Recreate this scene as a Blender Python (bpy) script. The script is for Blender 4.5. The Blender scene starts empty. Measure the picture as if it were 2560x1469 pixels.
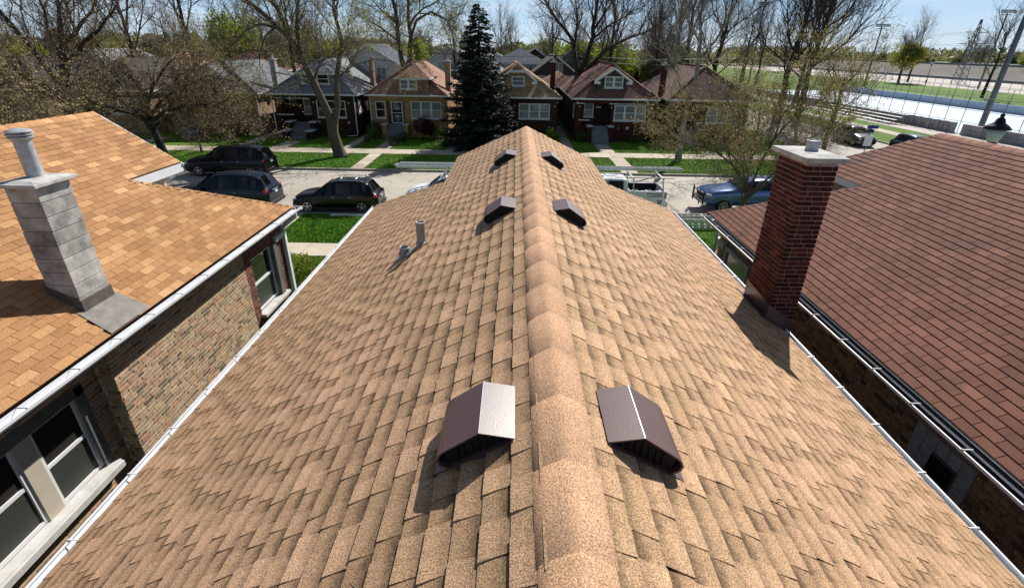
import bpy, bmesh, math, random
import numpy as np
from mathutils import Vector, Matrix

random.seed(7)
SC = bpy.context.scene
COL = SC.collection
R = math.radians

# ------------------------------------------------------------ camera, world, sun, exposure
CAM_H = 8.05
F_PX = 1251.5


def make_camera():
    p, r, y = R(26.17), R(0.96), R(-0.06)
    fw = Vector((math.sin(y) * math.cos(p), math.cos(y) * math.cos(p), -math.sin(p)))
    rt = Vector((math.cos(y), -math.sin(y), 0))
    up = rt.cross(fw)
    rr = rt * math.cos(r) + up * math.sin(r)
    uu = up * math.cos(r) - rt * math.sin(r)
    cd = bpy.data.cameras.new("camera")
    cd.sensor_width = 36
    cd.lens = 36 * F_PX / 2560
    cd.clip_start = 0.05
    cd.clip_end = 6000
    co = bpy.data.objects.new("camera", cd)
    m = Matrix((rr, uu, -fw)).transposed().to_4x4()
    m.translation = Vector((0, 0, CAM_H))
    co.matrix_world = m
    COL.objects.link(co)
    SC.camera = co
    return np.array(rr), np.array(uu), np.array(fw)


CR, CU, CF = make_camera()
CAMP = np.array([0, 0, CAM_H])


def screen(P):
    """pixel position (2560 wide frame) and depth of world points"""
    d = np.asarray(P, float) - CAMP
    z = d @ CF
    zz = np.where(z > 0.05, z, 0.05)
    return 1280 + F_PX * (d @ CR) / zz, 734.5 - F_PX * (d @ CU) / zz, z


SUN_AZ, SUN_EL = 29.5, 39.0
w = bpy.data.worlds.new("World")
SC.world = w
w.use_nodes = True
nt = w.node_tree
bg = nt.nodes["Background"]
sky = nt.nodes.new("ShaderNodeTexSky")
sky.sky_type = 'NISHITA'
sky.sun_disc = False
sky.sun_elevation = R(SUN_EL)
sky.sun_rotation = R(SUN_AZ)
sky.air_density = 1.0
sky.dust_density = 0.6
sky.ozone_density = 1.6
# thin high cloud, denser towards the horizon, as part of the sky itself
tc = nt.nodes.new("ShaderNodeTexCoord")
mp = nt.nodes.new("ShaderNodeMapping")
mp.inputs['Scale'].default_value = (1.0, 1.0, 7.0)
nz = nt.nodes.new("ShaderNodeTexNoise")
nz.inputs['Scale'].default_value = 3.2
nz.inputs['Detail'].default_value = 7
nz.inputs['Roughness'].default_value = 0.55
rm = nt.nodes.new("ShaderNodeMapRange")
rm.inputs['From Min'].default_value = 0.50
rm.inputs['From Max'].default_value = 0.80
rm.inputs['To Max'].default_value = 0.45
hz = nt.nodes.new("ShaderNodeSeparateXYZ")
nt.links.new(tc.outputs['Generated'], hz.inputs[0])
h1 = nt.nodes.new("ShaderNodeMapRange")
h1.inputs['From Min'].default_value = 0.02
h1.inputs['From Max'].default_value = 0.42
h1.inputs['To Min'].default_value = 0.92
h1.inputs['To Max'].default_value = 0.0
h1.interpolation_type = 'SMOOTHSTEP'
nt.links.new(hz.outputs[2], h1.inputs['Value'])
h2 = nt.nodes.new("ShaderNodeMapRange")
h2.inputs['From Min'].default_value = -0.005
h2.inputs['From Max'].default_value = 0.09
nt.links.new(hz.outputs[2], h2.inputs['Value'])
hc = nt.nodes.new("ShaderNodeMix")
hc.data_type = 'RGBA'
hc.inputs['A'].default_value = (10.0, 11.9, 13.2, 1)
hc.inputs['B'].default_value = (5.1, 8.9, 13.6, 1)
nt.links.new(h2.outputs[0], hc.inputs['Factor'])
hm = nt.nodes.new("ShaderNodeMix")
hm.data_type = 'RGBA'
nt.links.new(h1.outputs[0], hm.inputs['Factor'])
nt.links.new(sky.outputs['Color'], hm.inputs['A'])
nt.links.new(hc.outputs['Result'], hm.inputs['B'])
mx = nt.nodes.new("ShaderNodeMix")
mx.data_type = 'RGBA'
mx.inputs['B'].default_value = (12.6, 13.3, 14.0, 1)
nt.links.new(tc.outputs['Generated'], mp.inputs['Vector'])
nt.links.new(mp.outputs['Vector'], nz.inputs['Vector'])
nt.links.new(nz.outputs['Fac'], rm.inputs['Value'])
nt.links.new(rm.outputs['Result'], mx.inputs['Factor'])
nt.links.new(hm.outputs['Result'], mx.inputs['A'])
nt.links.new(mx.outputs['Result'], bg.inputs['Color'])
bg.inputs['Strength'].default_value = 0.05

sl = bpy.data.lights.new("sun", 'SUN')
sl.energy = 5.0
sl.angle = R(0.5)
sl.color = (1.0, 0.965, 0.905)
so = bpy.data.objects.new("sun", sl)
az, el = R(SUN_AZ), R(SUN_EL)
sv = Vector((math.sin(az) * math.cos(el), math.cos(az) * math.cos(el), math.sin(el)))
so.rotation_euler = sv.to_track_quat('Z', 'Y').to_euler()
so.location = (20, 30, 40)
COL.objects.link(so)
SC.view_settings.view_transform = 'Standard'
SC.view_settings.look = 'None'
SC.view_settings.exposure = 0.52
SC.view_settings.gamma = 1.0
SC.render.engine = 'CYCLES'
SC.cycles.max_bounces = 5
SC.cycles.diffuse_bounces = 2
SC.cycles.glossy_bounces = 2
SC.cycles.transmission_bounces = 3
SC.cycles.transparent_max_bounces = 6
SC.cycles.use_denoising = True

# ------------------------------------------------------------ materials


class NT:
    def __init__(s, name):
        s.m = bpy.data.materials.new(name)
        s.m.use_nodes = True
        s.t = s.m.node_tree
        s.b = s.t.nodes["Principled BSDF"]

    def n(s, kind, **kw):
        o = s.t.nodes.new("ShaderNode" + kind)
        for k, v in kw.items():
            if k.startswith('_'):
                setattr(o, k[1:], v)
            else:
                k2 = int(k[1:]) if k[0] == 'i' and k[1:].isdigit() else k.replace('__', ' ')
                s.put(o.inputs[k2], v)
        return o

    def put(s, inp, v):
        if isinstance(v, bpy.types.NodeSocket):
            s.t.links.new(v, inp)
        elif isinstance(v, bpy.types.Node):
            s.t.links.new(v.outputs[0], inp)
        else:
            inp.default_value = v

    def math(s, op, a, b=0.0, c=None):
        o = s.n('Math', _operation=op, i0=a, i1=b)
        if c is not None:
            s.put(o.inputs[2], c)
        return o.outputs[0]

    def mix(s, f, a, b, blend='MIX'):
        o = s.t.nodes.new("ShaderNodeMix")
        o.data_type = 'RGBA'
        o.blend_type = blend
        s.put(o.inputs['Factor'], f)
        s.put(o.inputs['A'], c4(a))
        s.put(o.inputs['B'], c4(b))
        return o.outputs['Result']

    def ramp(s, fac, stops, const=False):
        o = s.t.nodes.new("ShaderNodeValToRGB")
        e = o.color_ramp.elements
        if const:
            o.color_ramp.interpolation = 'CONSTANT'
        while len(e) < len(stops):
            e.new(0.5)
        for i, (p, c) in enumerate(stops):
            e[i].position = p
            e[i].color = c4(c)
        s.put(o.inputs[0], fac)
        return o.outputs['Color']

    def noise(s, scale, detail=3.0, rough=0.5, vec=None):
        o = s.n('TexNoise', Scale=scale, Detail=detail, Roughness=rough)
        s.put(o.inputs['Vector'], vec if vec is not None else s.pos())
        return o.outputs['Fac']

    def pos(s):
        if not hasattr(s, '_p'):
            s._p = s.t.nodes.new("ShaderNodeNewGeometry").outputs['Position']
        return s._p

    def obj(s):
        if not hasattr(s, '_o'):
            s._o = s.t.nodes.new("ShaderNodeTexCoord").outputs['Object']
        return s._o

    def tint(s):
        o = s.t.nodes.new("ShaderNodeAttribute")
        o.attribute_name = 'tint'
        return o.outputs['Fac']

    def planar(s, k=1.0):
        """(along the wall or eave, height) coordinates for walls and slopes"""
        g = s.t.nodes.new("ShaderNodeNewGeometry")
        a = s.n('SeparateXYZ', Vector=g.outputs['Position'])
        b = s.n('SeparateXYZ', Vector=g.outputs['True Normal'])
        gx = s.math('GREATER_THAN', s.math('ABSOLUTE', b.outputs[0]), s.math('ABSOLUTE', b.outputs[1]))
        u = s.math('ADD', s.math('MULTIPLY', a.outputs[1], gx), s.math('MULTIPLY', a.outputs[0], s.math('SUBTRACT', 1.0, gx)))
        return s.n('CombineXYZ', X=u, Y=s.math('MULTIPLY', a.outputs[2], k)).outputs[0]

    def bump(s, h, strength=0.3, dist=0.01):
        o = s.n('Bump', Height=h, Strength=strength, Distance=dist)
        s.put(s.b.inputs['Normal'], o.outputs[0])

    def base(s, c):
        s.put(s.b.inputs['Base Color'], c4(c))

    def set(s, **kw):
        for k, v in kw.items():
            s.put(s.b.inputs[k.replace('_', ' ')], v)
        return s.m


def c4(c):
    if isinstance(c, (tuple, list)) and len(c) == 3:
        return (*c, 1.0)
    return c


def rough_mat(name, c1, c2=None, scale=3.0, rough=0.85, tint=0.0, bump=0.0, bscale=40.0, metallic=0.0, spec=0.3, fine=0.0, coat=0.0):
    t = NT(name)
    c = c1
    if c2 is not None:
        c = t.mix(t.ramp(t.noise(scale, 5, 0.6), [(0.3, (0, 0, 0)), (0.7, (1, 1, 1))]), c1, c2)
    if fine:
        c = t.mix(1.0, c, t.ramp(t.noise(bscale * 1.7, 2, 0.7), [(0.3, (1 - fine,) * 3), (0.7, (1 + fine,) * 3)]), 'MULTIPLY')
    if tint:
        f = t.math('ADD', 1 - tint, t.math('MULTIPLY', t.tint(), 2 * tint))
        g = t.n('CombineXYZ', X=f, Y=f, Z=f)
        c = t.mix(1.0, c, g.outputs[0], 'MULTIPLY')
    t.base(c)
    if bump:
        t.bump(t.noise(bscale, 4, 0.6), bump, 0.01)
    t.set(Roughness=rough, Metallic=metallic)
    t.b.inputs['Specular IOR Level'].default_value = spec
    if coat:
        t.b.inputs['Coat Weight'].default_value = coat
        t.b.inputs['Coat Roughness'].default_value = 0.04
    return t.m


def shingle_mat(name, cols, speck=0.35, sscale=260.0, patch=(0.9, 1.08), stain=None, amp=0.22, band=0.0):
    """granule covered asphalt: tint picks the blend, fine noise gives the granules"""
    t = NT(name)
    ti = t.tint()
    c = t.ramp(ti, cols)
    if band:
        # the darker granules printed across the head of every tab
        sh = t.t.nodes.new("ShaderNodeAttribute")
        sh.attribute_name = 'head'
        wob = t.math('ADD', sh.outputs['Fac'], t.math('MULTIPLY', t.math('SUBTRACT', t.noise(22.0, 3, 0.6), 0.5), 0.55))
        g_ = t.ramp(wob, [(0.35, (1, 1, 1)), (0.72, (1 - band,) * 3), (1.0, (1 - band * 1.25,) * 3)])
        c = t.mix(t.ramp(ti, [(0.35, (1, 1, 1)), (0.85, (0.42,) * 3)]), c, t.mix(1.0, c, g_, 'MULTIPLY'))
    n1 = t.noise(sscale, 2, 0.65)
    c = t.mix(1.0, c, t.ramp(n1, [(0.36, (1 - speck, 1 - speck * 1.02, 1 - speck * 1.05)), (0.5, (1, 1, 1)), (0.66, (1 + speck * 1.15, 1 + speck * 1.1, 1 + speck))]), 'MULTIPLY')
    n2 = t.noise(1.3, 4, 0.6)
    c = t.mix(1.0, c, t.ramp(n2, [(0.3, (patch[0],) * 3), (0.7, (patch[1],) * 3)]), 'MULTIPLY')
    n5 = t.noise(0.35, 4, 0.6)
    c = t.mix(1.0, c, t.ramp(n5, [(0.35, (0.93, 0.94, 0.90)), (0.65, (1.05, 1.03, 1.06))]), 'MULTIPLY')
    n4 = t.noise(9.0, 3, 0.6)
    c = t.mix(1.0, c, t.ramp(n4, [(0.3, (0.93, 0.93, 0.92)), (0.7, (1.06, 1.06, 1.07))]), 'MULTIPLY')
    if stain is not None:
        n3 = t.noise(stain[1], 5, 0.65)
        c = t.mix(t.ramp(n3, [(0.56, (0, 0, 0)), (0.72, (stain[2],) * 3)]), c, stain[0])
    t.base(c)
    t.bump(n1, 0.5, 0.004)
    t.set(Roughness=0.92)
    t.b.inputs['Specular IOR Level'].default_value = 0.18
    return t.m


def brick_tex_mat(name, c1, c2, mortar, bw=0.21, bh=0.075, bump=0.5, k=1.0, msize=0.012, noise_amt=0.25, rough=0.9):
    t = NT(name)
    o = t.n('TexBrick', Vector=t.planar(k), Color1=c4(c1), Color2=c4(c2), Mortar=c4(mortar), Scale=1.0)
    o.inputs['Mortar Size'].default_value = msize
    o.inputs['Mortar Smooth'].default_value = 0.1
    o.inputs['Brick Width'].default_value = bw
    o.inputs['Row Height'].default_value = bh
    n = t.noise(2.0, 5, 0.6)
    c = t.mix(1.0, o.outputs['Color'], t.ramp(n, [(0.3, (1 - noise_amt,) * 3), (0.7, (1 + noise_amt,) * 3)]), 'MULTIPLY')
    t.base(c)
    t.bump(t.math('SUBTRACT', 1.0, o.outputs['Fac']), bump, 0.01)
    t.set(Roughness=rough)
    t.b.inputs['Specular IOR Level'].default_value = 0.2
    return t.m


M = {}
# near roofs
M['tan_shingle'] = shingle_mat('tan_shingle', [(0.0, (0.33, 0.20, 0.117)), (0.3, (0.38, 0.243, 0.142)), (0.6, (0.43, 0.277, 0.164)), (0.85, (0.495, 0.314, 0.192)), (1.0, (0.535, 0.345, 0.214))], 0.55, 150.0, band=0.62)
M['tan_cap'] = shingle_mat('tan_cap', [(0.0, (0.37, 0.228, 0.142)), (1.0, (0.395, 0.243, 0.152))], 0.52, 150.0, (0.84, 1.12))
M['orange_shingle'] = shingle_mat('orange_shingle', [(0.0, (0.28, 0.145, 0.066)), (0.45, (0.36, 0.19, 0.088)), (0.72, (0.41, 0.224, 0.106)), (0.82, (0.455, 0.258, 0.126)), (1.0, (0.52, 0.31, 0.155))], 0.4, 130.0, (0.92, 1.07))
M['maroon_shingle'] = shingle_mat('maroon_shingle', [(0.0, (0.155, 0.072, 0.054)), (0.5, (0.20, 0.092, 0.066)), (0.8, (0.235, 0.108, 0.076)), (1.0, (0.27, 0.128, 0.086))], 0.2, 240.0, (0.85, 1.15), ((0.07, 0.05, 0.045), 1.4, 0.55))
M['deck_tan'] = rough_mat('deck_tan', (0.05, 0.035, 0.028), rough=0.95)
M['deck_orange'] = rough_mat('deck_orange', (0.12, 0.06, 0.035), rough=0.95)
M['deck_maroon'] = rough_mat('deck_maroon', (0.03, 0.018, 0.016), rough=0.95)
M['white_metal'] = rough_mat('white_metal', (0.74, 0.76, 0.8), (0.62, 0.63, 0.66), 2.0, 0.38, spec=0.5, bump=0.05)
M['white_paint'] = rough_mat('white_paint', (0.72, 0.72, 0.72), (0.6, 0.6, 0.6), 4.0, 0.55)
M['dull_white'] = rough_mat('dull_white', (0.58, 0.57, 0.54), (0.42, 0.41, 0.38), 5.0, 0.7, bump=0.1)
M['beige_paint'] = rough_mat('beige_paint', (0.52, 0.45, 0.36), (0.44, 0.38, 0.3), 3.0, 0.6)
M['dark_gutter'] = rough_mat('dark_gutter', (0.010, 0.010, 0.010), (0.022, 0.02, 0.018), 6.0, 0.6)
M['drip_edge'] = rough_mat('drip_edge', (0.16, 0.165, 0.155), (0.09, 0.09, 0.085), 3.0, 0.6)
M['brown_metal'] = rough_mat('brown_metal', (0.105, 0.052, 0.048), (0.085, 0.042, 0.04), 8.0, 0.42, spec=0.9, bump=0.06, bscale=90.0)
M['black_mesh'] = rough_mat('black_mesh', (0.012, 0.01, 0.01), rough=0.6)
M['galv'] = rough_mat('galv', (0.50, 0.51, 0.53), (0.32, 0.33, 0.35), 9.0, 0.48, metallic=0.3, bump=0.1, bscale=25.0)
M['pipe_grey'] = rough_mat('pipe_grey', (0.36, 0.36, 0.38), (0.22, 0.22, 0.235), 11.0, 0.5, metallic=0.3, bump=0.2, bscale=20.0)
M['lead'] = rough_mat('lead', (0.17, 0.152, 0.138), (0.095, 0.085, 0.077), 7.0, 0.6, metallic=0.2, bump=0.35, bscale=18.0)
M['concrete_block'] = rough_mat('concrete_block', (0.52, 0.50, 0.47), (0.17, 0.17, 0.16), 4.5, 0.92, tint=0.16, bump=0.5, bscale=60.0, fine=0.10)
M['mortar_grey'] = rough_mat('mortar_grey', (0.36, 0.35, 0.33), (0.26, 0.25, 0.24), 9.0, 0.95)
M['cap_concrete'] = rough_mat('cap_concrete', (0.56, 0.55, 0.52), (0.30, 0.29, 0.27), 6.0, 0.92, bump=0.4, bscale=50.0, fine=0.1)
M['mortar_tan'] = rough_mat('mortar_tan', (0.70, 0.62, 0.48), (0.56, 0.49, 0.37), 5.0, 0.95, bump=0.3)
M['mortar_pink'] = rough_mat('mortar_pink', (0.46, 0.36, 0.32), (0.26, 0.19, 0.17), 7.0, 0.95)
M['mortar_dark'] = rough_mat('mortar_dark', (0.34, 0.27, 0.19), (0.22, 0.17, 0.12), 7.0, 0.95)


def piece_brick(name, stops, bump=0.5, nz=0.22):
    t = NT(name)
    c = t.ramp(t.tint(), stops)
    n = t.noise(14.0, 5, 0.7)
    c = t.mix(1.0, c, t.ramp(n, [(0.3, (1 - nz,) * 3), (0.7, (1 + nz,) * 3)]), 'MULTIPLY')
    t.base(c)
    t.bump(t.noise(60.0, 4, 0.7), bump, 0.008)
    t.b.inputs['Specular IOR Level'].default_value = 0.2
    return t.set(Roughness=0.92)


M['common_brick'] = piece_brick('common_brick', [(0.0, (0.13, 0.10, 0.075)), (0.12, (0.24, 0.18, 0.12)), (0.28, (0.38, 0.28, 0.175)), (0.5, (0.43, 0.30, 0.18)), (0.72, (0.42, 0.255, 0.15)), (0.9, (0.35, 0.18, 0.105)), (1.0, (0.48, 0.37, 0.24))], nz=0.35)
M['face_brick'] = piece_brick('face_brick', [(0.0, (0.085, 0.03, 0.022)), (0.5, (0.145, 0.045, 0.03)), (1.0, (0.20, 0.07, 0.042))])
M['chimney_brick'] = piece_brick('chimney_brick', [(0.0, (0.035, 0.010, 0.009)), (0.5, (0.066, 0.015, 0.012)), (0.85, (0.092, 0.023, 0.017)), (1.0, (0.12, 0.034, 0.024))], nz=0.3)
M['olive_brick'] = piece_brick('olive_brick', [(0.0, (0.08, 0.055, 0.03)), (0.4, (0.30, 0.20, 0.11)), (0.8, (0.38, 0.25, 0.13)), (1.0, (0.48, 0.27, 0.13))], nz=0.4)
# far brick and roofs
M['fb_yellow'] = brick_tex_mat('fb_yellow', (0.36, 0.21, 0.075), (0.28, 0.155, 0.05), (0.32, 0.23, 0.12))
M['fb_brown'] = brick_tex_mat('fb_brown', (0.05, 0.02, 0.015), (0.032, 0.014, 0.011), (0.05, 0.03, 0.024))
M['fb_red'] = brick_tex_mat('fb_red', (0.07, 0.018, 0.014), (0.045, 0.013, 0.01), (0.06, 0.026, 0.02))
M['fb_tan'] = brick_tex_mat('fb_tan', (0.34, 0.215, 0.12), (0.25, 0.15, 0.085), (0.3, 0.24, 0.17))
M['fb_common'] = brick_tex_mat('fb_common', (0.40, 0.24, 0.14), (0.28, 0.17, 0.10), (0.35, 0.28, 0.2))
M['fr_grey'] = brick_tex_mat('fr_grey', (0.155, 0.165, 0.18), (0.11, 0.118, 0.13), (0.07, 0.075, 0.08), 0.3, 0.14, 0.3, msize=0.008)
M['fr_grey2'] = brick_tex_mat('fr_grey2', (0.24, 0.25, 0.26), (0.18, 0.19, 0.2), (0.1, 0.11, 0.12), 0.3, 0.11, 0.3, msize=0.008)
M['fr_slate'] = brick_tex_mat('fr_slate', (0.085, 0.10, 0.13), (0.065, 0.078, 0.1), (0.04, 0.045, 0.055), 0.3, 0.11, 0.3, msize=0.008)
M['fr_tan'] = brick_tex_mat('fr_tan', (0.34, 0.19, 0.13), (0.27, 0.145, 0.1), (0.16, 0.09, 0.065), 0.3, 0.11, 0.3, msize=0.008)
M['fr_gold'] = brick_tex_mat('fr_gold', (0.38, 0.26, 0.15), (0.28, 0.18, 0.1), (0.16, 0.1, 0.06), 0.3, 0.11, 0.3, msize=0.008)
M['fr_red'] = brick_tex_mat('fr_red', (0.20, 0.095, 0.07), (0.16, 0.075, 0.056), (0.09, 0.045, 0.035), 0.3, 0.11, 0.3, msize=0.008)
M['fr_maroon'] = brick_tex_mat('fr_maroon', (0.16, 0.075, 0.07), (0.12, 0.06, 0.056), (0.07, 0.035, 0.035), 0.3, 0.11, 0.3, msize=0.008)
M['fr_dark'] = brick_tex_mat('fr_dark', (0.075, 0.065, 0.055), (0.05, 0.045, 0.04), (0.03, 0.03, 0.03), 0.3, 0.11, 0.3, msize=0.008)


def siding_mat(name, c, row=0.12):
    t = NT(name)
    g = t.n('SeparateXYZ', Vector=t.pos())
    f = t.math('FRACT', t.math('DIVIDE', g.outputs[2], row))
    t.base(t.mix(t.math('GREATER_THAN', f, 0.86), c, tuple(x * 0.55 for x in c)))
    t.bump(f, 0.6, 0.02)
    return t.set(Roughness=0.6)


M['sid_white'] = siding_mat('sid_white', (0.66, 0.68, 0.7))
M['sid_grey'] = siding_mat('sid_grey', (0.22, 0.24, 0.27))
M['sid_dark'] = siding_mat('sid_dark', (0.035, 0.03, 0.028))
M['sid_green'] = siding_mat('sid_green', (0.05, 0.08, 0.075))
M['step_grey'] = rough_mat('step_grey', (0.20, 0.21, 0.225), (0.13, 0.14, 0.15), 3.0, 0.85)
M['stone_cap'] = rough_mat('stone_cap', (0.55, 0.55, 0.55), (0.4, 0.4, 0.4), 4.0, 0.8)


def glass_mat(name, c=(0.01, 0.012, 0.014), rough=0.03, spec=0.7):
    t = NT(name)
    t.base(c)
    t.set(Roughness=rough)
    t.b.inputs['Specular IOR Level'].default_value = spec
    return t.m


M['glass'] = glass_mat('glass')
M['glass_screen'] = rough_mat('glass_screen', (0.03, 0.035, 0.03), (0.055, 0.06, 0.05), 60.0, 0.35)
M['glass_curtain'] = glass_mat('glass_curtain', (0.14, 0.17, 0.18), 0.08, 0.5)
M['glass_car'] = glass_mat('glass_car', (0.004, 0.005, 0.005), 0.03, 0.5)
M['glass_block'] = rough_mat('glass_block', (0.50, 0.54, 0.52), (0.30, 0.34, 0.32), 14.0, 0.25, spec=0.6, bump=0.3, bscale=30)
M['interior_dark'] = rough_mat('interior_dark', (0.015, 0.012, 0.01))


def ground_mat(name, c1, c2, c3=None, s1=0.4, s2=9.0, fine=0.25, fs=60.0, bump=0.4, rough=0.95):
    t = NT(name)
    a = t.mix(t.ramp(t.noise(s1, 5, 0.6), [(0.35, (0, 0, 0)), (0.65, (1, 1, 1))]), c1, c2)
    if c3 is not None:
        a = t.mix(t.ramp(t.noise(s2, 5, 0.7), [(0.48, (0, 0, 0)), (0.7, (1, 1, 1))]), a, c3)
    n = t.noise(fs, 3, 0.7)
    a = t.mix(1.0, a, t.ramp(n, [(0.3, (1 - fine,) * 3), (0.7, (1 + fine,) * 3)]), 'MULTIPLY')
    t.base(a)
    t.bump(n, bump, 0.03)
    t.b.inputs['Specular IOR Level'].default_value = 0.15
    return t.set(Roughness=rough)


M['lawn'] = ground_mat('lawn', (0.062, 0.14, 0.011), (0.09, 0.175, 0.014), (0.14, 0.185, 0.035), 0.35, 5.0, 0.4, 45.0, 0.9)
M['lawn_worn'] = ground_mat('lawn_worn', (0.10, 0.13, 0.035), (0.17, 0.17, 0.07), (0.22, 0.18, 0.10), 0.8, 6.0, 0.4, 45.0, 0.9)
M['blade'] = rough_mat('blade', (0.095, 0.25, 0.012), (0.15, 0.31, 0.02), 3.0, 0.7, tint=0.4)
M['land'] = ground_mat('land', (0.06, 0.085, 0.025), (0.09, 0.10, 0.045), (0.13, 0.12, 0.08), 0.02, 0.3, 0.3, 3.0)
M['concrete'] = ground_mat('concrete', (0.44, 0.38, 0.30), (0.37, 0.32, 0.25), (0.29, 0.25, 0.2), 0.7, 14.0, 0.10, 160.0, 0.2)
M['kerb'] = ground_mat('kerb', (0.38, 0.35, 0.29), (0.30, 0.28, 0.23), (0.2, 0.18, 0.15), 1.0, 9.0, 0.12, 120.0, 0.2)
M['soil'] = ground_mat('soil', (0.06, 0.045, 0.03), (0.03, 0.025, 0.018), None, 2.0, 9.0, 0.4, 40.0)


def road_mat():
    t = NT('road_asphalt')
    a = t.mix(t.ramp(t.noise(0.35, 5, 0.6), [(0.35, (0, 0, 0)), (0.65, (1, 1, 1))]), (0.36, 0.32, 0.265), (0.43, 0.385, 0.325))
    sx = t.n('Mapping', Vector=t.pos())
    sx.inputs['Scale'].default_value = (0.12, 1.6, 1)
    a = t.mix(t.ramp(t.noise(1.0, 4, 0.6, sx.outputs[0]), [(0.5, (0, 0, 0)), (0.75, (0.5,) * 3)]), a, (0.30, 0.265, 0.22))
    vo = t.n('TexVoronoi', _feature='DISTANCE_TO_EDGE', Scale=0.45)
    wp = t.n('TexNoise', Scale=1.5, Detail=4.0)
    t.put(wp.inputs['Vector'], t.pos())
    ad = t.n('VectorMath', _operation='MULTIPLY_ADD', i0=wp.outputs['Color'], i1=(0.8, 0.8, 0.8), i2=t.pos())
    t.put(vo.inputs['Vector'], ad.outputs[0])
    cr = t.ramp(vo.outputs['Distance'], [(0.0, (0.75,) * 3), (0.012, (0,) * 3)])
    a = t.mix(cr, a, (0.13, 0.115, 0.1))
    n = t.noise(75.0, 3, 0.7)
    a = t.mix(1.0, a, t.ramp(n, [(0.3, (0.84,) * 3), (0.7, (1.16,) * 3)]), 'MULTIPLY')
    t.base(a)
    t.bump(n, 0.3, 0.01)
    return t.set(Roughness=0.9)


M['road'] = road_mat()
M['ice'] = rough_mat('ice', (0.36, 0.49, 0.60), (0.43, 0.49, 0.57), 0.12, 0.75, bump=0.02)
M['rink_board'] = rough_mat('rink_board', (0.48, 0.55, 0.66), (0.42, 0.48, 0.58), 0.6, 0.6)
M['conc_barrier'] = rough_mat('conc_barrier', (0.38, 0.37, 0.38), (0.28, 0.27, 0.28), 1.2, 0.9, tint=0.15)
M['embank'] = ground_mat('embank', (0.155, 0.14, 0.125), (0.12, 0.11, 0.10), None, 0.15, 2.0, 0.25, 2.0)
M['pale_path'] = ground_mat('pale_path', (0.52, 0.48, 0.44), (0.45, 0.41, 0.37), None, 0.1, 2.0, 0.08, 5.0)
M['steel'] = rough_mat('steel', (0.15, 0.165, 0.19), (0.11, 0.12, 0.14), 2.0, 0.5, metallic=0.3)
M['alu'] = rough_mat('alu', (0.62, 0.64, 0.66), (0.5, 0.52, 0.54), 5.0, 0.35, metallic=0.4)
M['black_iron'] = rough_mat('black_iron', (0.01, 0.01, 0.011), rough=0.45)
M['lamp_glass'] = rough_mat('lamp_glass', (0.6, 0.6, 0.56), rough=0.25)
M['wire_fence'] = rough_mat('wire_fence', (0.20, 0.205, 0.20), rough=0.5)
# vegetation
M['bark_grey'] = rough_mat('bark_grey', (0.115, 0.095, 0.07), (0.06, 0.05, 0.037), 6.0, 0.95, bump=0.9, bscale=9.0)
M['bark_dark'] = rough_mat('bark_dark', (0.05, 0.04, 0.034), (0.028, 0.023, 0.02), 4.0, 0.95, bump=0.8, bscale=8.0)
M['bark_pale'] = rough_mat('bark_pale', (0.34, 0.31, 0.26), (0.07, 0.058, 0.045), 1.6, 0.85, bump=0.4, bscale=8.0)
M['twig_grey'] = rough_mat('twig_grey', (0.17, 0.135, 0.115), (0.10, 0.078, 0.066), 0.8, 0.9)
M['twig_tan'] = rough_mat('twig_tan', (0.27, 0.21, 0.13), (0.16, 0.12, 0.075), 1.5, 0.9)
M['twig_brown'] = rough_mat('twig_brown', (0.10, 0.07, 0.05), (0.055, 0.04, 0.03), 0.8, 0.9)
M['twig_pale'] = rough_mat('twig_pale', (0.30, 0.27, 0.22), (0.17, 0.15, 0.12), 0.8, 0.9)


def leaf_mat(name, stops, trans=0.25):
    t = NT(name)
    t.base(t.ramp(t.tint(), stops))
    t.set(Roughness=0.6)
    t.b.inputs['Specular IOR Level'].default_value = 0.25
    o = t.t.nodes["Material Output"]
    tr = t.n('BsdfTranslucent', Color=t.b.inputs['Base Color'].links[0].from_socket)
    ms = t.n('MixShader', i0=trans, i1=t.b.outputs[0], i2=tr.outputs[0])
    t.t.links.new(ms.outputs[0], o.inputs['Surface'])
    return t.m


M['leaf_spring'] = leaf_mat('leaf_spring', [(0, (0.13, 0.14, 0.015)), (0.6, (0.27, 0.28, 0.035)), (1, (0.42, 0.38, 0.06))], 0.45)
M['leaf_green'] = leaf_mat('leaf_green', [(0, (0.15, 0.20, 0.025)), (0.6, (0.30, 0.38, 0.04)), (1, (0.44, 0.50, 0.07))], 0.5)
M['leaf_brown'] = leaf_mat('leaf_brown', [(0, (0.09, 0.06, 0.035)), (0.5, (0.30, 0.21, 0.11)), (1, (0.56, 0.44, 0.22))], 0.35)
M['leaf_bud'] = leaf_mat('leaf_bud', [(0, (0.11, 0.10, 0.03)), (0.6, (0.27, 0.24, 0.08)), (0.9, (0.42, 0.36, 0.14)), (1, (0.45, 0.19, 0.07))], 0.35)
M['leaf_far'] = leaf_mat('leaf_far', [(0, (0.12, 0.12, 0.05)), (0.6, (0.22, 0.215, 0.09)), (1, (0.31, 0.29, 0.14))], 0.45)
M['needle'] = leaf_mat('needle', [(0, (0.006, 0.014, 0.010)), (0.6, (0.016, 0.032, 0.02)), (1, (0.04, 0.065, 0.036))], 0.05)
M['leaf_shrub'] = leaf_mat('leaf_shrub', [(0, (0.06, 0.11, 0.01)), (0.6, (0.17, 0.24, 0.025)), (1, (0.32, 0.36, 0.05))])
M['leaf_box'] = leaf_mat('leaf_box', [(0, (0.02, 0.04, 0.006)), (0.6, (0.06, 0.095, 0.012)), (1, (0.12, 0.16, 0.03))], 0.1)
M['leaf_red'] = leaf_mat('leaf_red', [(0, (0.02, 0.006, 0.01)), (1, (0.09, 0.02, 0.03))], 0.1)
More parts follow.
